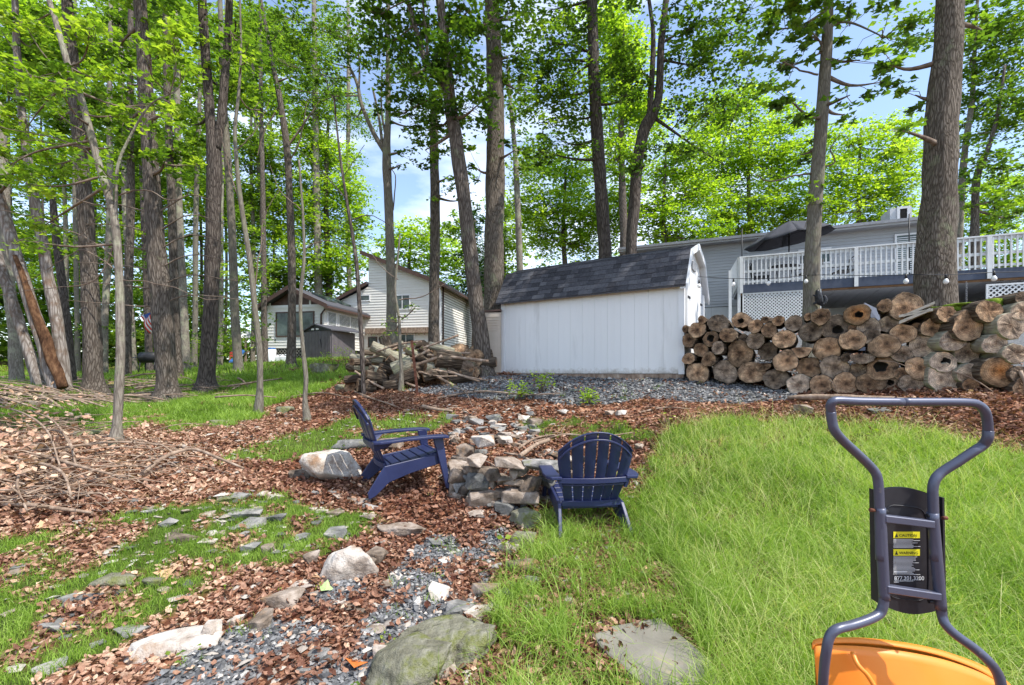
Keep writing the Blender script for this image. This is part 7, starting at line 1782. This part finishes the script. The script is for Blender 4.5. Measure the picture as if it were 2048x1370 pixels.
# ------------------------------------------------------------------ brush pile and sticks on the left
def brush():
    named = [([(0,1015),(60,1026),(120,1035),(185,1040)], .017, 'thick pale branch at the front edge of the brush', .05),
             ([(40,950),(85,975),(125,1000),(142,1030)], .013, 'bent pale branch curving down at the front of the brush', .16),
             ([(285,968),(330,945),(385,932),(440,950),(488,962)], .016, 'long arched grey branch reaching out of the brush toward the boulder', .10),
             ([(50,925),(120,935),(230,925),(330,918)], .012, 'straight grey branch along the middle of the brush', .14),
             ([(95,880),(120,910),(140,940),(152,972)], .012, 'pale branch crossing the others upright in the brush', .20),
             ([(0,958),(80,952),(170,978),(255,990)], .015, 'grey branch sloping down the front of the brush', .12),
             ([(30,930),(38,980),(35,1020),(55,1058)], .011, 'reddish stick hanging over the left front of the brush', .12),
             ([(0,830),(50,880),(95,930),(120,980)], .010, 'long thin stick slanting out of the brush from the left edge', .28),
             ([(60,840),(110,900),(150,960)], .008, 'thin stick next to the long slanting one', .24),
             ([(700,782),(740,800),(790,815)], .014, 'brown stick lying in the leaves before the wood heap', .02),
             ([(725,795),(760,806),(800,820)], .010, 'thin stick behind the brown one in the leaves', .02),
             ([(845,818),(875,825),(905,828)], .022, 'short thick stick in the leaves behind the fire ring', .02),
             ([(875,800),(960,790),(1050,798),(1120,792)], .014, 'long bent branch lying at the edge of the gravel bed', .05),
             ([(900,775),(930,795),(945,822)], .006, 'thin pale twig arching by the gravel bed', .08),
             ([(1060,890),(1130,876),(1190,882),(1270,870)], .012, 'pale branch lying behind the right chair', .03),
             ([(1035,905),(1070,890),(1110,878)], .013, 'pale stick leading up to the branch behind the right chair', .06),
             ([(1280,828),(1330,820),(1380,822)], .010, 'thin grey stick in the leaves before the shed', .02),
             ([(560,800),(640,790),(700,800)], .012, 'grey branch lying left of the thin dark sapling', .03)]
    for pts, r, lab, h in named:
        w = [Vector(pg(*p)) for p in pts]; n = len(w)
        r *= 1.25; w = [p + Vector((0, 0, r + (.06 if h > .09 else 0) + h * math.sin((i + .3) / n * math.pi))) for i, p in enumerate(w)]
        c = curve(w, 6); mb = MB(); mb.tube(c, list(np.linspace(r * 1.1, r * .55, len(c))), 8, rough=.25, seed=r * 1000)
        g2_ = random.Random(int(pts[0][0] + pts[0][1]))
        for k_ in range(3 if r > .01 else 1):   # forked side twigs grow out of the same branch
            s_ = Vector(c[g2_.randint(2, len(c) - 3)]); l_ = g2_.uniform(.12, .4); an_ = g2_.uniform(0, 6.28); e_ = s_ + Vector((math.cos(an_) * l_, math.sin(an_) * l_ * .6, g2_.uniform(-.02, .12))); e_.z = max(e_.z, g1(e_.x, e_.y) + .01)
            mb.tube([s_, s_.lerp(e_, .5) + Vector((0, 0, .02)), e_], [r * .5, r * .35, r * .2], 6)
        build_thing(mb, 'branch', 'deadwood', lab, 'branch', tuple(w[0]))
    gen = random.Random(31); mb = MB()
    for i in range(230):
        px = gen.triangular(-260, 380, 20); py = gen.uniform(868, 1035) - max(0, px) * .12
        x, y, z = pg(px, max(800, py)); an = gen.gauss(.1, .55) + (math.pi if gen.random() < .5 else 0); l = gen.uniform(.3, 1.1)
        hh = gen.uniform(.01, .20) * max(0, 1 - max(0, px) / 420); r = gen.choice([.003, .004, .005, .007, .010])
        a = Vector((x, y, z + hh)); b = a + Vector((math.cos(an) * l, math.sin(an) * l, 0)); b.z = g1(b.x, b.y) + gen.uniform(.01, .22) * max(0, 1 - max(0, px) / 420); m_ = a.lerp(b, .5) + Vector((gen.uniform(-.1, .1), gen.uniform(-.1, .1), gen.uniform(0, .12)))
        mb.tube(curve([a, m_, b], 3), list(np.linspace(r, r * .4, 7)), 4, caps=False)
    o = mb.build('brush', 'deadwood', None); tag(o, 'tangled pile of thin dead sticks at the left edge', 'brush', kind='stuff')
    mb = MB()
    for i in range(300):   # dead sticks on the floor under the left trees
        px = gen.uniform(-200, 480); py = gen.uniform(762, 815); x, y, z = pg(px, py)
        if not (px < 300 or gen.random() < .3): continue
        an = gen.gauss(.1, .6); l = gen.uniform(.4, 1.5); r = gen.choice([.008, .012, .018, .03])
        a = Vector((x, y, z + gen.uniform(.01, .18))); b = a + Vector((math.cos(an) * l, math.sin(an) * l, 0)); b.z = g1(b.x, b.y) + gen.uniform(.0, .15)
        mb.tube(curve([a, a.lerp(b, .5) + Vector((0, 0, gen.uniform(0, .08))), b], 3), list(np.linspace(r, r * .5, 7)), 5)
    tag(mb.build('fallen_sticks', 'deadwood', None), 'fallen sticks and limbs round the feet of the left trees', 'sticks', kind='stuff')
    # curled tan leaves standing on the brush
    n = 900; x = []; 
    pos = []
    for i in range(n):
        px = gen.triangular(-150, 330, 30); py = gen.uniform(800, 1010) - max(0, px) * .1; p = pg(px, max(790, py)); pos.append((p[0], p[1], p[2] + gen.uniform(.0, .32) * max(.1, 1 - max(0, px) / 330)))
    pos = np.array(pos); fr = frames(n, 1.0); sz = rng.uniform(.05, .10, n)
    v, f, t = scatter(T_dead(), pos, np.stack([sz, sz * .9, sz * 1.3], -1), fr, np.clip(rng.normal(.86, .12, n), 0, 1))
    tag(link('brush_leaves', np_mesh('brush_leaves', v, f, 'litter', t)), 'curled tan dead leaves caught in the brush', 'leaves', kind='stuff')
brush()
def sprouts():
    gen = np.random.default_rng(12)
    lst = [(1010,1112,.16,'green leafy sprout before the speckled stone'),(1075,1060,.14,'three-leaved sprout beside the right chair leg'),(640,1180,.05,'tiny sprout near the green fallen leaf'),(560,1190,.04,'tiny sprout by the tan split stone'),(1178,810,.22,'fern-like tuft growing in the gravel before the shed'),(1085,785,.30,'leafy weed clump at the left end of the gravel bed'),(1040,800,.25,'low weed clump on the mound left of the gravel'),(1400,770,.06,'tiny green sprout at the foot of the log wall'),
           (1240,862,.16,'weed sprout in the leaves behind the right chair'),(1330,850,.16,'weed sprout at the lawn edge below the shed'),(1270,880,.14,'low weed right of the branch behind the chair'),(1480,1120-250,.12,'broad-leaved weed at the lawn top'),(1750,880,.14,'spiky weed at the lawn top right of the cart handle'),(180,1248,.08,'broad-leaved weed in the lower left grass'),(450,1190,.06,'small weed right of the left grass'),(760,1290,.05,'small green sprout in the lower gravel path'),
           (785,1302,.06,'small sprout on the left flank of the mossy boulder'),(965,1010,.04,'tiny sprout below the fire ring'),(862,995,.05,'sprout left of the rounded brown stone'),(690,700,.55,'bushy weed with red tips before the plastic shed'),(660,712,.45,'green bush left of the red-tipped weed'),(1110,1010,.12,'green weed tuft behind the right chair leg')]
    for px, py, h, lab in lst:
        x, y, z = pg(px, py) if py > 760 else (*P(px, 740, 15.5 if px < 700 else 8)[:2], 0)
        if py <= 760: z = g1(x, y)
        root = thing('weed', lab, 'plant', (x, y, z)); st = MB(); n = 9 if h < .2 else 26
        pos = []
        for i in range(n):
            a = gen.uniform(0, 6.28); r = h * gen.uniform(.1, .7); zz = h * gen.uniform(.3, 1); tip = (math.cos(a) * r, math.sin(a) * r, zz); pos.append(tip)
            st.tube([(0, 0, 0), (tip[0] * .4, tip[1] * .4, zz * .7), tip], [.0022, .0018, .001], 3, caps=False)
        tag(st.build('stem', 'twig', root, True), kind='stuff')
        k = 1 if h < .2 else 5
        P_ = np.repeat(np.array(pos), k, 0) + gen.normal(0, h * .12, (n * k, 3)) * (k > 1)
        v, f, t = scatter(T_leaf(), P_, gen.uniform(.6, 1.2, n * k) * min(.055, h * .35), frames(n * k, .6, gen), np.clip(gen.normal(.6, .15, n * k), 0, 1))
        link('leaves', np_mesh('leaves', v, f, 'leaf_bright', t), root)
        root.children[-1]['kind'] = 'stuff'
sprouts()

# ------------------------------------------------------------------ chairs
M['chair_blue'] = mat('navy_resin', [(0.2, (.011, .016, .062)), (0.8, (.022, .031, .10))], scale=6, rough=.42, bump=.12, bscale=60, dist=.002, spec=.5, dirt=((.10, .10, .13), 9, .63, .14))
def adirondack(label, loc, rz):
    """moulded garden chair; sits facing +Y, x to the sitter's right"""
    root = thing('adirondack_chair', label, 'chair', loc, 'navy resin garden chairs by the fire ring', rz)
    B = 'chair_blue'
    def pb(x, s):   # point on the backrest: s along its height 0..1
        z = .27 + s * .66; y = -.19 - s * .22 - .03 * math.sin(s * 3.14) - .035 * (1 - (x / .28) ** 2) + .03
        return x, y, z
    # back slats: fan of seven from under the seat to an arched top
    n = 6
    for i in range(n):
        t0 = (i - n / 2) / n * 2 + .022; t1 = (i + 1 - n / 2) / n * 2 - .022
        vs = []; m = 12
        for j in range(m + 1):
            s = j / m; hw = .225 + .100 * min(1, s * 1.25) ** .8
            for t in (t0, t1):
                tm = (t0 + t1) / 2; smax = 1.0 - .26 * abs(t) ** 2.2
                ss = s * smax
                x, y, z = pb(t * hw, ss); vs.append((x, y, z))
        k = len(vs); th = .014
        vs2 = [(x, y + th * .95, z + th * .25) for x, y, z in vs]
        mb = MB(); fs = []
        for j in range(m):
            a = 2 * j
            fs += [(a, a + 1, a + 3, a + 2), (k + a, k + a + 2, k + a + 3, k + a + 1), (a, a + 2, k + a + 2, k + a), (a + 1, k + a + 1, k + a + 3, a + 3)]
        fs += [(0, k, k + 1, 1), (k - 2, k - 1, 2 * k - 1, 2 * k - 2)]
        mb.add(vs + vs2, fs, 0, True); bevelit(mb.build('back_slat', B, root, True), .003)
    # arched band near the top and straight band behind the back
    def band(svals, h, th, nm, wfac=1.0, ofs=-.012):
        mb = MB(); pts = []; m = 16
        for j in range(m + 1):
            t = -1 + 2 * j / m; s = svals(t); hw = (.225 + .100 * min(1, s * 1.25) ** .8) * wfac
            x, y, z = pb(t * hw, s); pts.append((x, y + ofs, z))
        vs = []
        for x, y, z in pts: vs += [(x, y, z - h / 2), (x, y - th, z - h / 2), (x, y - th, z + h / 2), (x, y, z + h / 2)]
        fs = []
        for j in range(m):
            a = 4 * j
            for q in range(4): fs.append((a + q, a + (q + 1) % 4, a + 4 + (q + 1) % 4, a + 4 + q))
        fs += [(3, 2, 1, 0), (4 * m, 4 * m + 1, 4 * m + 2, 4 * m + 3)]
        mb.add(vs, fs, 0, False); bevelit(mb.build(nm, B, root, True), .003)
    band(lambda t: .90 - .24 * abs(t) ** 2.2, .018, .018, 'top_band', 1.0)
    band(lambda t: .99 - .26 * abs(t) ** 2.2, .012, .020, 'top_edge', 1.01, .006)
    band(lambda t: .36, .045, .022, 'back_rail', 1.1)
    band(lambda t: .30, .018, .016, 'back_rail', 1.06)
    band(lambda t: .03, .05, .02, 'back_rail', 1.12)
    # seat slats running across, dropping to the back
    for i in range(6):
        y0 = .33 - i * .088; z = .37 - (.33 - y0) * .22
        mb = MB(); mb.hexa([(-.25, y0 - .076, z - .019 - .017), (.25, y0 - .076, z - .019 - .017), (.25, y0, z - .018), (-.25, y0, z - .018), (-.25, y0 - .076, z - .017), (.25, y0 - .076, z - .017), (.25, y0, z), (-.25, y0, z)])
        bevelit(mb.build('seat_slat', B, root, True), .004)
    mb = MB(); mb.hexa([(-.26, .335, .25), (.26, .335, .25), (.26, .36, .25), (-.26, .36, .25), (-.26, .335, .375), (.26, .335, .375), (.26, .36, .375), (-.26, .36, .375)]); bevelit(mb.build('front_apron', B, root, True), .006)
    for sx in (-1, 1):
        # side rail running into the splayed rear leg: outline in the y-z plane
        out = [(.36, .36), (.36, .25), (.05, .19), (-.16, .13), (-.30, .02), (-.36, .0), (-.40, .0), (-.37, .06), (-.27, .20), (-.20, .29), (-.05, .30), (.15, .33)]
        x0 = sx * .255; pts = []
        mb = MB(); dx = sx * .03
        k = len(out)
        va = [(x0 + sx * max(0, (-.15 - y)) * .16, y, z) for y, z in out]; vb = [(x + dx, y, z) for x, y, z in va]
        def strip(i, j): return
        # quads between matching upper and lower points keep the concave outline clean
        lo = [0 + 1, 2, 3, 4, 5]; up = [0, 11, 9, 8, 7]
        allv = va + vb; fs = []
        for (l0, l1, u0, u1) in zip(lo[:-1], lo[1:], up[:-1], up[1:]):
            fs += [(l0, l1, u1, u0), (k + l0, k + u0, k + u1, k + l1), (l0, k + l0, k + l1, l1), (u0, u1, k + u1, k + u0)]
        fs += [(1, 0, k + 0, k + 1), (5, k + 5, k + 7, 7)]
        mb.add(allv, fs, 0, False)
        o = mb.build('rear_leg', B, root, True); bm = bmesh.new(); bm.from_mesh(o.data); bmesh.ops.recalc_face_normals(bm, faces=bm.faces); bm.to_mesh(o.data); bm.free(); bevelit(o, .005)
        # front leg, tapering and leaning slightly out
        mb = MB(); xa = sx * .285
        mb.hexa([(xa + sx * .045 - .016, .39, 0), (xa + sx * .045 + .016, .39, 0), (xa + sx * .045 + .016, .43, 0), (xa + sx * .045 - .016, .43, 0), (xa - .02, .28, .53), (xa + .02, .28, .53), (xa + .02, .385, .53), (xa - .02, .385, .53)])
        bevelit(mb.build('front_leg', B, root, True), .006)
        # arm: broad board, rounded in front, carried to the back
        mb = MB(); mid = sx * .33; ol = []
        for y, w0, w1, z in ((.43, -.03, .03, .530), (.42, -.055, .055, .536), (.36, -.065, .068, .545), (.2, -.055, .07, .552), (.0, -.045, .075, .552), (-.15, -.045, .085, .548), (-.25, -.05, .075, .545), (-.31, -.05, .04, .543)):
            ol.append((mid + sx * w0, mid + sx * w1, y, z))
        vs = []
        for a, b, y, z in ol: vs += [(a, y, z - .028), (b, y, z - .028), (b, y, z), (a, y, z)]
        fs = []
        for j in range(len(ol) - 1):
            a = 4 * j
            for q in range(4): fs.append((a + q, a + 4 + q, a + 4 + (q + 1) % 4, a + (q + 1) % 4))
        e = 4 * (len(ol) - 1); fs += [(0, 1, 2, 3), (e + 3, e + 2, e + 1, e)]
        mb.add(vs, fs); o = mb.build('armrest', B, root, True); bm = bmesh.new(); bm.from_mesh(o.data); bmesh.ops.recalc_face_normals(bm, faces=bm.faces); bm.to_mesh(o.data); bm.free(); bevelit(o, .007, 2)
        mb = MB(); mb.hexa([(sx * .275 - .012, -.29, .44), (sx * .275 + .012, -.29, .44), (sx * .275 + .012, -.16, .47), (sx * .275 - .012, -.16, .47), (sx * .30 - .012, -.30, .52), (sx * .30 + .012, -.30, .52), (sx * .30 + .012, -.1, .522), (sx * .30 - .012, -.1, .522)]); mb.build('arm_bracket', B, root, True)
    return root
# right chair: seen from behind
c2 = Vector((.665, 4.14)); z2 = g1(c2.x, c2.y - .3) - .0
adirondack('navy resin garden chair seen from behind, right of the fire ring', (c2.x, c2.y, z2 + .0), R(6))
hd = R(27 - 90)
c1 = Vector((-1.16, 4.70)); z1 = g1(c1.x, c1.y)
ch1 = adirondack('navy resin garden chair seen from the side, left of the fire ring', (c1.x, c1.y, z1 + .0), hd)
ch1.rotation_euler = (R(2), R(0), hd)

# ------------------------------------------------------------------ upright cart at the lower right
def cart():
    M['tube_blue'] = mat('blue_grey_powder_coat', [(0.2, (.06, .066, .105)), (0.8, (.10, .11, .16))], scale=5, rough=.38, bump=.08, bscale=90, dist=.001, spec=.6, metallic=.25, dirt=((.17, .16, .16), 22, .66, .06))
    M['orange'] = mat('orange_resin', [(0.2, (.72, .20, .018)), (0.8, (.86, .27, .03))], scale=3, rough=.38, bump=.05, spec=.45, dirt=((.55, .16, .03), 4, .66, .12))
    M['black_resin'] = mat('black_resin', [(0.2, (.010, .010, .014)), (0.8, (.022, .022, .028))], scale=40, rough=.5, bump=.15, dist=.001, spec=.5)
    M['label_yellow'] = mat('label_yellow', [(0.2, (.72, .66, .02)), (0.8, (.82, .76, .04))], scale=4, rough=.5, bump=0)
    M['label_white'] = mat('label_print', [(0.2, (.62, .62, .62)), (0.8, (.72, .72, .72))], scale=4, rough=.5, bump=0)
    Y = 1.22
    root = thing('garden_cart', 'orange tub cart standing on end with a bent blue-grey tube handle and black panel', 'cart', (1.0, 1.25, g1(1.0, 1.25)))
    def tb(pts, nm, r=.0115, n=8, sides=14):
        q = []
        for p in pts:
            yy = p[2] if len(p) > 2 else Y; q.append(P(p[0], p[1], yy))
        mb = MB(); mb.tube(curve(q, n), r, sides); return mb.build(nm, 'tube_blue', root)
    tb([(1768,1195,1.20),(1766,1212,1.20),(1758,1228,1.20),(1735,1240,1.19),(1705,1250,1.18),(1675,1258,1.17),(1660,1272,1.17),(1653,1300,1.17),(1648,1340,1.18),(1645,1400,1.2),(1645,1500,1.2)], 'lower_tube')
    tb([(1761,1120,1.2),(1759,1020,1.2),(1757,972,1.2),(1753,950,1.2),(1740,932,1.2),(1712,905,1.19),(1688,883,1.18),(1670,862,1.17),(1664,842,1.17),(1662,824,1.17)], 'upper_tube')
    tb([(1662,824,1.17),(1661,812,1.165),(1666,803,1.16),(1678,801,1.16),(1720,803,1.16),(1805,804,1.16)], 'grip_tube', .0108)
    tb([(1805,804,1.16),(1890,804,1.16),(1935,805,1.16),(1955,809,1.16),(1968,820,1.16),(1974,838,1.165),(1976,862,1.17)], 'grip_tube', .0108)
    tb([(1976,862,1.17),(1975,876,1.17),(1966,890,1.18),(1948,902,1.18),(1915,924,1.19),(1884,944,1.2),(1871,958,1.2),(1866,975,1.2),(1866,1000,1.2),(1870,1120,1.2)], 'upper_tube')
    tb([(1882,1205,1.2),(1884,1230,1.2),(1892,1250,1.19),(1912,1270,1.18),(1948,1296,1.17),(1975,1320,1.16),(1994,1345,1.16),(2003,1375,1.16),(2006,1420,1.17),(2006,1500,1.18)], 'lower_tube')
    for (a, b, r) in (((1760,1015),(1769,1198), .0128), ((1865,1025),(1882,1218), .0128)):
        tb([(*a, 1.2), ((a[0] + b[0]) / 2, (a[1] + b[1]) / 2, 1.2), (*b, 1.2)], 'side_sleeve', r)
    for (a, b, c, d) in ((1766,1036,1865,1048), (1770,1176,1878,1192)):
        p, q = Vector(P(a, b, 1.195)), Vector(P(c, d, 1.195)); h = .0095
        mb = MB(); mb.hexa([p + Vector((0, -h, -h)), q + Vector((0, -h, -h)), q + Vector((0, h, -h)), p + Vector((0, h, -h)), p + Vector((0, -h, h)), q + Vector((0, -h, h)), q + Vector((0, h, h)), p + Vector((0, h, h))]); bevelit(mb.build('cross_bar', 'tube_blue', root), .002)
    # black panel behind the tubes, bowed top and bottom, with side flanges
    Yp = 1.232
    def pan(u, v): return Vector(P(1750 + u * 130 + v * 4, 975 + v * 234 + u * (14), Yp))
    nx, m_ = 14, 2; top = []; bot = []
    for i in range(nx + 1):
        u = i / nx; arc = math.sin(u * math.pi)
        p = pan(u, 0); p.z += arc * .018 - .010; top.append(p); p = pan(u, 1); p.z -= arc * .022 - .006; bot.append(p)
    mb = MB(); poly = top + bot[::-1]; n = len(poly)
    th = Vector((0, .012, 0)); vs = poly + [p + th for p in poly]
    fs = [(i, i + 1, n - 2 - i, n - 1 - i) for i in range(nx)] + [(n + i + 1, n + i, n + n - 1 - i, n + n - 2 - i) for i in range(nx)] + [((i + 1) % n, i, n + i, n + (i + 1) % n) for i in range(n)]
    mb.add(vs, fs); pn = mb.build('panel', 'black_resin', root)
    for u0, u1 in ((-.012, .0), (1.0, 1.03)):
        mb = MB(); a, b, c, d = pan(u0, .02), pan(u1, .02), pan(u1, .98), pan(u0, .98); o_ = Vector((0, -.007, 0)); t_ = Vector((0, .018, 0))
        mb.hexa([d + o_, c + o_, c + t_, d + t_, a + o_, b + o_, b + t_, a + t_]); mb.build('panel_flange', 'black_resin', pn)
    # recessed inner frame line: rounded rectangle bead
    pts = []
    for k in range(33):
        a = k / 32 * 2 * math.pi; cu = .46 + .34 * math.copysign(abs(math.cos(a)) ** .4, math.cos(a)); cv_ = .53 + .40 * math.copysign(abs(math.sin(a)) ** .4, math.sin(a)); p = pan(cu, cv_); p.y -= .001; pts.append(p)
    mb = MB(); mb.tube(pts, .0016, 4, caps=False); mb.build('panel_bead', 'black_resin', pn)
    # bolts
    for px, py in ((1744, 1020), (1889, 1036), (1770, 1023), (1858, 1031), (1772, 1190), (1862, 1203)):
        x, y, z = P(px, py, 1.20); mb = MB(); mb.tube([(x - .006, y, z), (x + .006, y, z)], .005, 8); mb.build('bolt', 'rust' if px in (1744, 1889) else 'black_metal', root)
    # printed warning label: two yellow headings and lines of white print
    lab = MB()
    def rect(px0, py0, px1, py1, dy=-.0012):
        a, b, c, d = [Vector(P(*q, Yp)) for q in ((px0, py1), (px1, py1), (px1, py0), (px0, py0))]; sl = (px1 - px0) * .06
        for q in (a, b, c, d): q.y += dy
        return [a, b, c, d]
    for y0, y1 in ((1063, 1076), (1098, 1111)):
        m1 = MB(); m1.add(rect(1786, y0, 1839, y1), [(0, 1, 2, 3)]); ob = m1.build('label_heading', 'label_yellow', pn)
    pr = MB(); gen = random.Random(8)
    for y0, y1, st in ((1078, 1096, 2.35), (1113, 1149, 2.35)):
        y = y0
        while y < y1: pr.add(rect(1786, y, 1786 + gen.uniform(36, 54), y + .95), [(0, 1, 2, 3)]); y += st
    for y in (1142.5, 1145.5, 1148.5): pr.add(rect(1787, y, 1787 + gen.uniform(26, 40), y + .9), [(0, 1, 2, 3)])
    pr.add(rect(1787, 1161, 1826, 1162), [(0, 1, 2, 3)]); pr.add(rect(1787, 1163.5, 1797, 1164.4), [(0, 1, 2, 3)])
    tag(pr.build('small_print', 'label_white', pn), kind='stuff')
    def text(s, px, py, hpx, m, nm):
        cu = bpy.data.curves.new(nm + '_curve', 'FONT'); cu.body = s; cu.size = hpx / F * Yp * (1.38 if 'head' not in nm else 1.12); cu.extrude = .0001; cu.materials.append(M[m])
        tmp = bpy.data.objects.new(nm + '_curve', cu); COL.objects.link(tmp); bpy.context.view_layer.update()
        me = bpy.data.meshes.new_from_object(tmp.evaluated_get(bpy.context.evaluated_depsgraph_get())); bpy.data.objects.remove(tmp)
        o = bpy.data.objects.new(nm, me); COL.objects.link(o); x, y, z = P(px, py, Yp); o.parent = pn; o['kind'] = 'stuff'
        w = Vector((x, y - .0022, z)); o.location = WM(pn).inverted() @ w; o.rotation_euler = (R(90), 0, 0); return o
    text('CAUTION', 1797, 1073, 7, 'black_metal', 'heading_text'); text('WARNING', 1797, 1108, 7, 'black_metal', 'heading_text'); text('877.201.3200', 1787, 1159.5, 8, 'label_white', 'phone_number')
    for py in (1074, 1109):
        t = MB(); a = [Vector(P(1789, py, Yp)), Vector(P(1795, py, Yp)), Vector(P(1792, py - 8, Yp))]
        for q in a: q.y -= .002
        t.add(a, [(0, 1, 2)]); t.build('warning_triangle', 'black_metal', pn)
    # orange tub: its outer shell faces us, rim curving down to the right
    rim = [(1628,1300),(1632,1291),(1660,1288),(1720,1288),(1790,1295),(1860,1308),(1920,1327),(1970,1350),(2015,1385),(2050,1440),(2070,1520)]
    rc = curve([(a, b, 0) for a, b in rim], 5); rows_ = []
    n = len(rc); gz0 = g1(1.1, 1.3)
    x0 = P(1628, 1300, 1.3)[0]; x1 = P(2070, 1300, 1.3)[0]
    lev = [0, .03, .12, .3, .55, .8, 1.0]
    mb = MB(); vs = []
    for li, t in enumerate(lev):
        for i, (a, b, _) in enumerate(rc):
            x, y, z = P(a, b, 1.30); cxm = (x0 + x1) / 2
            u = (x - cxm) / (x1 - cxm)
            bulge = .10 * (1 - u * u) * math.sin(min(1, t * 1.6 + .1) * math.pi * .5)
            zz_ = z * (1 - t) + (gz0 + .02) * t
            vs.append((cxm + (x - cxm) * (1 + .04 * math.sin(t * 3.1) - .22 * t), 1.30 - bulge - .05 * t, zz_))
    fs = [(l * n + i, l * n + i + 1, (l + 1) * n + i + 1, (l + 1) * n + i) for l in range(len(lev) - 1) for i in range(n - 1)]
    mb.add(vs, fs, 0, True); o = mb.build('tub', 'orange', root); s_ = o.modifiers.new('wall', 'SOLIDIFY'); s_.thickness = .006
    # tub top deck curving away from us
    mb = MB(); vs = []
    for k, (dy, dz) in enumerate(((0, 0), (.015, .006), (.05, .0), (.16, -.03), (.32, -.12), (.42, -.3))):
        for i, (a, b, _) in enumerate(rc):
            x, y, z = P(a, b, 1.30); f_ = (1.30 + dy) / 1.30; vs.append((x * f_ + (x1 - x) * .05 * dy, 1.30 + dy, z + dz - dy * .35))
    fs = [(l * n + i + 1, l * n + i, (l + 1) * n + i, (l + 1) * n + i + 1) for l in range(5) for i in range(n - 1)]
    mb.add(vs, fs, 0, True); o = mb.build('tub_back', 'orange', root); s_ = o.modifiers.new('wall', 'SOLIDIFY'); s_.thickness = .006
    # moulded rib
    q = [P(1705, 1305, 1.265), P(1716, 1330, 1.24), P(1738, 1355, 1.225), P(1758, 1400, 1.21), P(1770, 1500, 1.2)]
    mb = MB(); mb.tube(curve(q, 5), .006, 8); mb.build('moulded_rib', 'orange', root)
cart()
